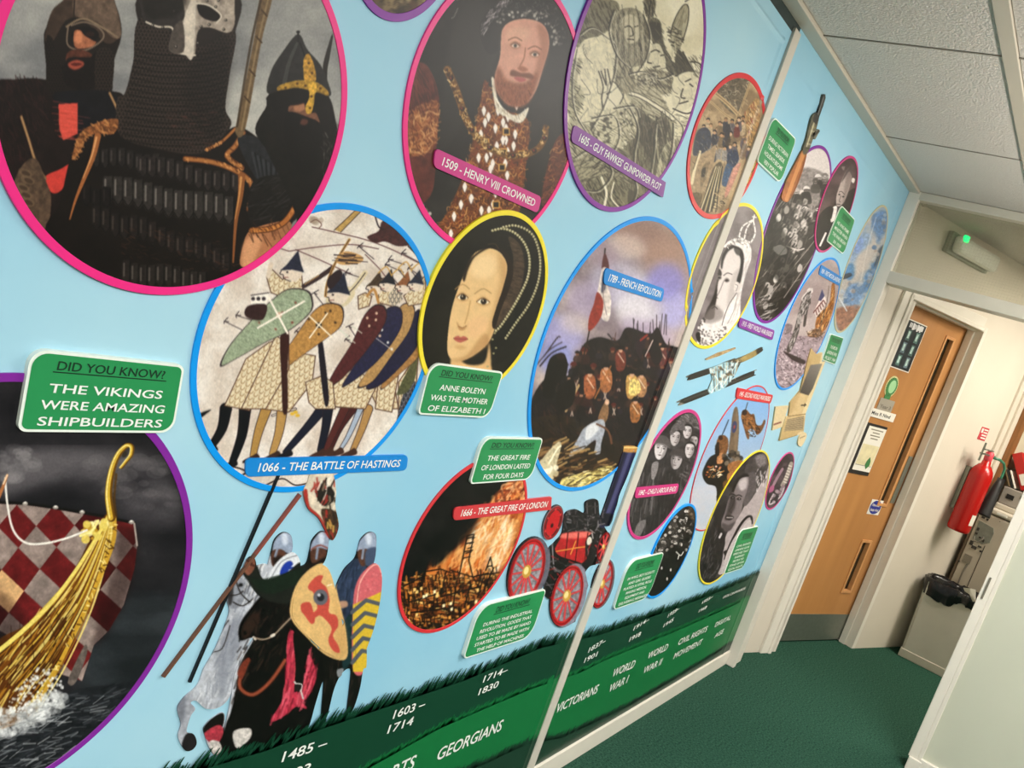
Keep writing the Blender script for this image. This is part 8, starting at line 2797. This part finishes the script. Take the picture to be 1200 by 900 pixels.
roundel('queen', 'yellow', [(878, 243.5), (888, 246), (895, 259), (895.6, 281), (888, 321), (870, 367), (850, 397), (830, 412), (818, 407.5), (810, 391), (804, 363), (808, 321), (820, 287), (842, 261)], 0.0055,
        'yellow rimmed oval portrait of a woman with small crown and veil', w=0.012, dens=1.3)
roundel('infantry', 'purple', [(959, 173.7), (971.5, 184), (976, 205.8), (957.5, 286.7), (940, 333), (912, 370.7), (896.8, 377.5), (884, 367.6), (881, 349), (892, 299), (903, 249), (921.7, 209), (942, 179)], 0.005,
        'purple rimmed oval photograph of packed soldiers in helmets', w=0.012, dens=1.4)
roundel('statesman', 'rose', [(997.4, 182.8), (1004, 190.4), (1005.8, 208), (997.4, 246.7), (977, 286), (963, 296.5), (956.5, 290), (955.7, 267), (965.4, 228.8), (980.8, 195.6)], 0.008,
        'rose rimmed oval portrait of a stern man in a dark suit', w=0.010, dens=1.7)
roundel('spaceman', 'blue', [(975.7, 299), (983, 310.6), (958.7, 311.8), (935.6, 343.8), (923, 370.4), (912.4, 402.4), (908, 431), (910.7, 450.4), (919.6, 457.6), (932, 450.4), (984.5, 324), (973, 381), (962, 406)], 0.0055,
        'blue rimmed oval photograph of a spacesuited figure on grey ground by a flag', w=0.011, dens=1.5,
        cap=([(962.5, 310), (986.8, 325), (983.6, 335), (959.4, 321.7)], '#1a86d6', '1969 - FIRST MOON LANDING', True))
roundel('globe', 'sand', [(1031.9, 242.8), (1040.5, 250), (1038, 280), (1014, 349), (1001, 374.4), (988.4, 388.5), (979.5, 384.7), (978, 366.8), (986, 333.6), (1001, 290), (1016.6, 257)], 0.005,
        'pale rimmed oval picture of blue and white shapes beside the door frame', w=0.011, dens=1.6)
roundel('children', 'rose', [(809, 480), (818.8, 487), (822, 504), (818.8, 530.4), (805.6, 568), (786.7, 602), (766, 625), (749, 632.4), (739.4, 626.8), (735.3, 609.8), (739.4, 581.4), (754.6, 538), (773.4, 506), (792.3, 487)], 0.006,
        'rose rimmed oval photograph of children in caps and dark coats', w=0.013, dens=1.5,
        cap=([(745.5, 571.5), (796, 567), (793.3, 578), (744, 584)], '#d0357f', '1842 - CHILD LABOUR ENDS', False))
roundel('airmen', 'red', [(889.4, 449), (897.5, 458), (901, 478), (891.6, 526.6), (817.7, 621.6), (811, 613), (809, 583.6), (817.7, 547.7), (836.7, 507.6), (861, 471.7), (876.8, 454.8), (846, 607), (870, 575)], 0.005,
        'thin red rimmed oval picture of airmen and a plane against blue sky', w=0.006, dens=1.4,
        cap=([(864.5, 454.4), (906.3, 463.2), (903, 473), (862.5, 466.9)], '#d8383c', '1945 - SECOND WORLD WAR ENDED', False))
roundel('scouts', 'blue', [(807, 589.7), (815.4, 598), (815.4, 617), (807, 646.7), (792, 676), (773, 697), (760.6, 701.5), (764.8, 646.7), (781.7, 615), (796.4, 596)], 0.009,
        'blue rimmed oval photograph of a dense crowd of boys', w=0.011, dens=1.7)
roundel('orator', 'yellow', [(893.6, 527.4), (901.3, 534.8), (902.4, 551.7), (895.7, 583), (847, 675), (830, 685.7), (821.8, 678), (819.7, 661.4), (826, 623.4), (840.8, 589.7), (859.8, 556), (876.7, 537)], 0.0095,
        'yellow rimmed oval photograph of a man speaking beside a microphone', w=0.009, dens=1.6)
roundel('handset', 'rose', [(927.3, 531), (931.6, 539), (927.3, 558), (916.8, 583.3), (902, 597.7), (897.4, 589.7), (902, 564.3), (914.7, 539)], 0.005,
        'small rose rimmed oval picture next to the door frame', w=0.009, dens=2.0)
b = banner(None, [(867.3, 372), (908, 387.3), (905.3, 398.7), (865.7, 383.3)], '#8a3aa0', '1918 - FIRST WORLD WAR ENDED', 0.006)
tag(b, 'purple caption banner below the oval of packed soldiers', 'caption banner')
lt = [o for o in bpy.data.objects if o.name.startswith('lettering') and o.parent is None]
for o in lt:
    o.parent = b

# ---- plaques ---------------------------------------------------------------------------
fact([(36.7, 408.5), (216.7, 428), (203, 507.5), (20, 506)], ['THE VIKINGS', 'WERE AMAZING', 'SHIPBUILDERS'], 0.014,
     'large green fact plaque about amazing shipbuilders above the longship picture', big=.2)
fact([(504.6, 424.3), (590, 436), (573, 490), (489.6, 485.6)], ['ANNE BOLEYN', 'WAS THE MOTHER', 'OF ELIZABETH I'], 0.014,
     'green fact plaque below the portrait of the woman in the black hood', big=.28)
fact([(566.5, 512.2), (636.6, 513.6), (622.3, 562), (550.5, 567.4)], ['THE GREAT FIRE', 'OF LONDON LASTED', 'FOR FOUR DAYS'], 0.014,
     'green fact plaque about a fire lasting four days above the burning city', big=.28)
fact([(562.5, 710), (640.5, 690), (622.5, 746.5), (542.6, 772.7)], ['DURING THE INDUSTRIAL', 'REVOLUTION, GOODS THAT', 'USED TO BE MADE BY HAND', 'STARTED TO BE MADE WITH', 'THE HELP OF MACHINES'], 0.017,
     'green fact plaque about machines in front of the red traction engine')
fact([(737.4, 657.3), (778.5, 647), (760, 700.4), (718.7, 715)], ['IN WW2, BOY SCOUTS', 'AND GIRL GUIDES', 'PLAYED A VITAL ROLE', 'MAKING MEDICAL', 'EQUIPMENT AND', 'DELIVERING MESSAGES'], 0.014,
     'green fact plaque beside the blue rimmed picture of boys')
fact([(867.6, 621), (889, 616.4), (871.3, 665.6), (848.4, 673)], ['CIVIL RIGHTS', 'LEADERS GAVE', 'SPEECHES THAT', 'INSPIRED', 'PEOPLE TO', 'STAND UP FOR', 'EQUAL RIGHTS'], 0.0125,
     'small green fact plaque over the yellow rimmed picture of the speaker', big=.2, small=.05)
fact([(906.5, 135.5), (933.3, 163), (914.7, 215.3), (886.8, 189)], ['DURING VICTORIAN', 'TIMES, SEASIDE', 'HOLIDAYS BECAME', 'VERY POPULAR'], 0.012,
     'green fact plaque about seaside holidays near the joint strip', big=.22, small=.12)
fact([(986, 240), (1002, 257.3), (988.6, 298.6), (968.8, 282.4)], ['HE WAS PRIME', 'MINISTER WHEN', 'THE WAR BEGAN', 'IN 1939'], 0.0115,
     'small green fact plaque over the portrait of the stern man', big=.2, small=.1)
fact([(973.9, 391), (988.8, 395.8), (978.4, 427.5), (963.8, 422)], ['THE MOON', 'LANDING WAS', 'IN JULY 1969'], 0.0115,
     'small green fact plaque at upper right of the beige computer', big=.1, small=.08)


# ---- cut-out pictures ------------------------------------------------------------------
def cut(parent, name, A, P, off, s, x0, y0, smooth=True, pitch=(0.0022, 0.0022), back=0.0):
    off *= OS
    Q = np.array(P, float)
    if smooth:
        Q = spline(Q, 6)
    Q = np.stack([Q[:, 0]/s+x0, Q[:, 1]/s+y0], 1)
    Wq = np.array([W(a, b, off) for a, b in Q])
    keep = [0]
    for i in range(1, len(Wq)):
        if np.hypot(*(Wq[i]-Wq[keep[-1]])) > 0.0006:
            keep.append(i)
    return part(name, poly_mesh(name, Wq[keep], off, pitch, A, back), M_PRINT, parent)


def ellp(cx, cy, rx, ry, rot, n=40):
    c, s = math.cos(rot), math.sin(rot)
    return [(cx+rx*math.cos(a)*c-ry*math.sin(a)*s, cy+rx*math.cos(a)*s+ry*math.sin(a)*c) for a in np.linspace(0, 2*math.pi, n, endpoint=False)]


A = ART['riders']()
R = lambda p, n, P, off, sm=True: cut(p, n, A, P, off, 2.572, 180, 550, sm)
x, z = W(265, 800, 0.0)
t = thing('mounted_knight', 'knight with blue and white shield on a rearing white horse, printed on the mural', 'knight', (x, 1, z))
R(t, 'horse', [(238, 350), (262, 326), (300, 296), (345, 288), (352, 340), (335, 400), (310, 470), (280, 540), (250, 600), (232, 680), (200, 716), (160, 722), (128, 698), (112, 704), (126, 722), (112, 744), (100, 790), (122, 800), (130, 826), (116, 846), (94, 846), (74, 806), (82, 768), (72, 722), (92, 688), (132, 650), (152, 600), (186, 540), (226, 440), (222, 396), (228, 364)], 0.0040)
R(t, 'rider', [(345, 300), (356, 246), (366, 212), (390, 191), (414, 199), (419, 238), (408, 262), (400, 300), (370, 330)], 0.0044)
R(t, 'shield', [(338, 372), (352, 312), (388, 264), (424, 252), (442, 280), (436, 318), (400, 345), (365, 372)], 0.0048)
x, z = W(330, 850, 0.0)
t2 = thing('mounted_knight', 'knight with sandy shield and red beast on a black horse, printed on the mural', 'knight', (x, 1, z))
R(t2, 'horse', [(200, 880), (232, 700), (246, 610), (290, 530), (302, 508), (276, 516), (262, 500), (266, 470), (284, 440), (316, 400), (360, 368), (420, 366), (440, 420), (470, 510), (496, 540), (500, 600), (470, 690), (452, 760), (440, 800), (416, 830), (400, 900), (330, 930), (240, 930)], 0.0052)
R(t2, 'hoof', [(152, 780), (176, 752), (212, 735), (212, 790), (204, 850), (184, 862), (166, 836), (156, 806)], 0.0050)
R(t2, 'hoof', [(244, 800), (288, 780), (290, 808), (262, 836), (246, 834)], 0.0056)
R(t2, 'caparison', [(404, 500), (422, 488), (440, 540), (462, 560), (484, 590), (490, 630), (468, 680), (456, 702), (462, 720), (430, 715), (410, 730), (378, 752), (352, 756), (388, 690), (398, 600)], 0.0056)
R(t2, 'rider', [(272, 310), (274, 290), (284, 272), (298, 264), (307, 274), (316, 312), (340, 334), (400, 314), (440, 296), (462, 284), (472, 246), (480, 214), (506, 188), (527, 200), (524, 250), (510, 286), (470, 320), (440, 345), (420, 390), (380, 398), (330, 388), (290, 345)], 0.0060)
R(t2, 'shield', [(418, 425), (428, 370), (458, 318), (503, 290), (532, 310), (556, 400), (572, 490), (570, 562), (520, 552), (462, 500), (426, 458)], 0.0066)
R(t2, 'banner', [(452, 68), (464, 40), (478, 10), (535, 8), (550, 60), (548, 110), (558, 172), (540, 214), (522, 192), (498, 148), (466, 118)], 0.0068)
x, z = W(400, 800, 0.0)
t3 = thing('mounted_knight', 'knight in blue with long pink and yellow shield, riding a dark horse', 'knight', (x, 1, z))
R(t3, 'horse', [(470, 560), (540, 530), (588, 450), (636, 500), (642, 590), (632, 604), (622, 660), (602, 722), (584, 730), (590, 664), (594, 604), (570, 612), (545, 660), (522, 748), (505, 760), (512, 640), (490, 700), (466, 780), (440, 790), (450, 700)], 0.0040)
R(t3, 'rider', [(548, 366), (574, 304), (606, 270), (616, 240), (626, 210), (650, 190), (670, 198), (670, 250), (662, 290), (640, 380), (616, 440), (602, 560), (572, 604), (566, 622), (552, 622), (570, 520), (576, 464), (552, 430)], 0.0044)
R(t3, 'shield', [(606, 460), (610, 396), (622, 338), (650, 296), (674, 286), (688, 318), (684, 390), (664, 480), (634, 560), (616, 594), (610, 560)], 0.0048)


def pole(parent, name, a, b, w0, w1, off, m, back=0.0):
    off *= OS
    p, q = np.array(W(*a, off)), np.array(W(*b, off))
    d = (q-p)/np.linalg.norm(q-p)
    nrm = np.array([-d[1], d[0]])
    P = [p+nrm*w0, q+nrm*w1, q-nrm*w1, p-nrm*w0]
    return part(name, poly_mesh(name, P, off, None, None, back), m, parent)


pole(t, 'lance', (327, 557), (223, 800), 0.0028, 0.0024, 0.0078, flat('lance_black', '#1c1d20'))
pole(t2, 'lance', (352.5, 580), (192, 794), 0.0030, 0.0030, 0.0082, flat('lance_brown', '#6d4a3a'))
pole(t2, 'lance', (352.5, 580), (300, 650), 0.0036, 0.0030, 0.0083, flat('lance_tip', '#8a4a40'))

A = ART['engine']()
R = lambda p, n, P, off, sm=True: cut(p, n, A, P, off, 3.214, 460, 500, sm, (0.0026, 0.0026))
x, z = W(655, 725, 0.0)
t = thing('traction_engine', 'red traction engine with spoked wheels and dark blue chimney, printed on the mural', 'traction engine', (x, 1, z))
R(t, 'chimney', [(776, 366), (790, 325), (868, 95), (866, 74), (915, 74), (918, 98), (900, 140), (850, 260), (822, 366)], 0.0060)
R(t, 'wheel', ellp(792, 592, 40, 96, .25), 0.0056, False)
R(t, 'boiler', [(572, 610), (580, 480), (612, 436), (640, 400), (650, 330), (690, 312), (724, 325), (728, 284), (772, 276), (780, 330), (800, 380), (812, 420), (810, 500), (745, 525), (716, 570), (700, 620), (640, 640), (590, 650)], 0.0064)
R(t, 'wheel', ellp(795, 452, 23, 58, .25), 0.0068, False)
R(t, 'flywheel', ellp(605, 361, 33, 69, .35), 0.0080, False)
R(t, 'wheel', ellp(512, 545, 72, 134, .3), 0.0084, False)
R(t, 'wheel', ellp(663, 636, 64, 124, .27), 0.0078, False)

A = ART['biplane']()
R = lambda p, n, P, off, sm=False: cut(p, n, A, P, off, 3.75, 780, 380, sm, (0.004, 0.003))
x, z = W(845, 440, 0.0)
t = thing('biplane', 'early wire braced biplane printed on the mural under the crowned portrait', 'aeroplane', (x, 1, z))
R(t, 'upper_wing', [(174, 154), (230, 126), (308, 102), (308, 108), (240, 138), (180, 158)], 0.0050)
R(t, 'frame', [(196, 198), (262, 166), (306, 150), (330, 170), (300, 232), (250, 286), (196, 306), (186, 290), (206, 240)], 0.0052)
R(t, 'middle_wing', [(104, 236), (112, 222), (330, 146), (416, 104), (426, 106), (420, 122), (340, 166), (120, 242)], 0.0058, True)
R(t, 'lower_wing', [(68, 344), (76, 330), (376, 210), (390, 208), (388, 222), (372, 234), (84, 350)], 0.0058, True)

A = ART['computer']()
R = lambda p, n, P, off, sm=False: cut(p, n, A, P, off, 3.75, 780, 380, sm, (0.005, 0.0035))
x, z = W(935, 500, 0.0)
t = thing('home_computer', 'beige home computer with grey screen printed on the mural by the door frame', 'computer', (x, 1, z))
R(t, 'monitor', [(640, 106), (662, 132), (690, 124), (686, 168), (702, 164), (690, 196), (616, 392), (540, 405), (548, 345), (592, 292), (622, 170)], 0.0100)
R(t, 'screen', [(640, 177), (686, 173), (644, 284), (626, 310), (590, 299)], 0.0106)
R(t, 'keyboard', [(530, 406), (616, 392), (606, 480), (500, 513), (516, 445)], 0.0104)
R(t, 'disk_drive', [(484, 363), (541, 358), (527, 404), (512, 452), (469, 467)], 0.0096)
R(t, 'mouse', [(590, 490), (612, 475), (620, 494), (598, 536), (582, 526)], 0.0100, True)

A = ART['rifle']()
R = lambda p, n, P, off, sm=True: cut(p, n, A, P, off, 3.218, 875, 100, sm, (0.004, 0.003))
x, z = W(925, 230, 0.0)
t = thing('rifle', 'rifle with wooden stock standing upright, printed over the soldiers picture', 'rifle', (x, 1, z))
R(t, 'stock', [(134, 410), (150, 360), (186, 290), (212, 244), (228, 250), (212, 320), (186, 390), (160, 436), (142, 438), (132, 425)], 0.0100)
R(t, 'receiver', [(212, 244), (226, 200), (244, 126), (262, 104), (274, 112), (264, 160), (246, 215), (230, 254)], 0.0106)
R(t, 'bolt', [(250, 182), (268, 166), (276, 172), (268, 186), (258, 204), (254, 194)], 0.0106)
R(t, 'barrel', [(264, 118), (276, 78), (288, 36), (297, 34), (298, 48), (284, 86), (272, 124)], 0.0110, False)
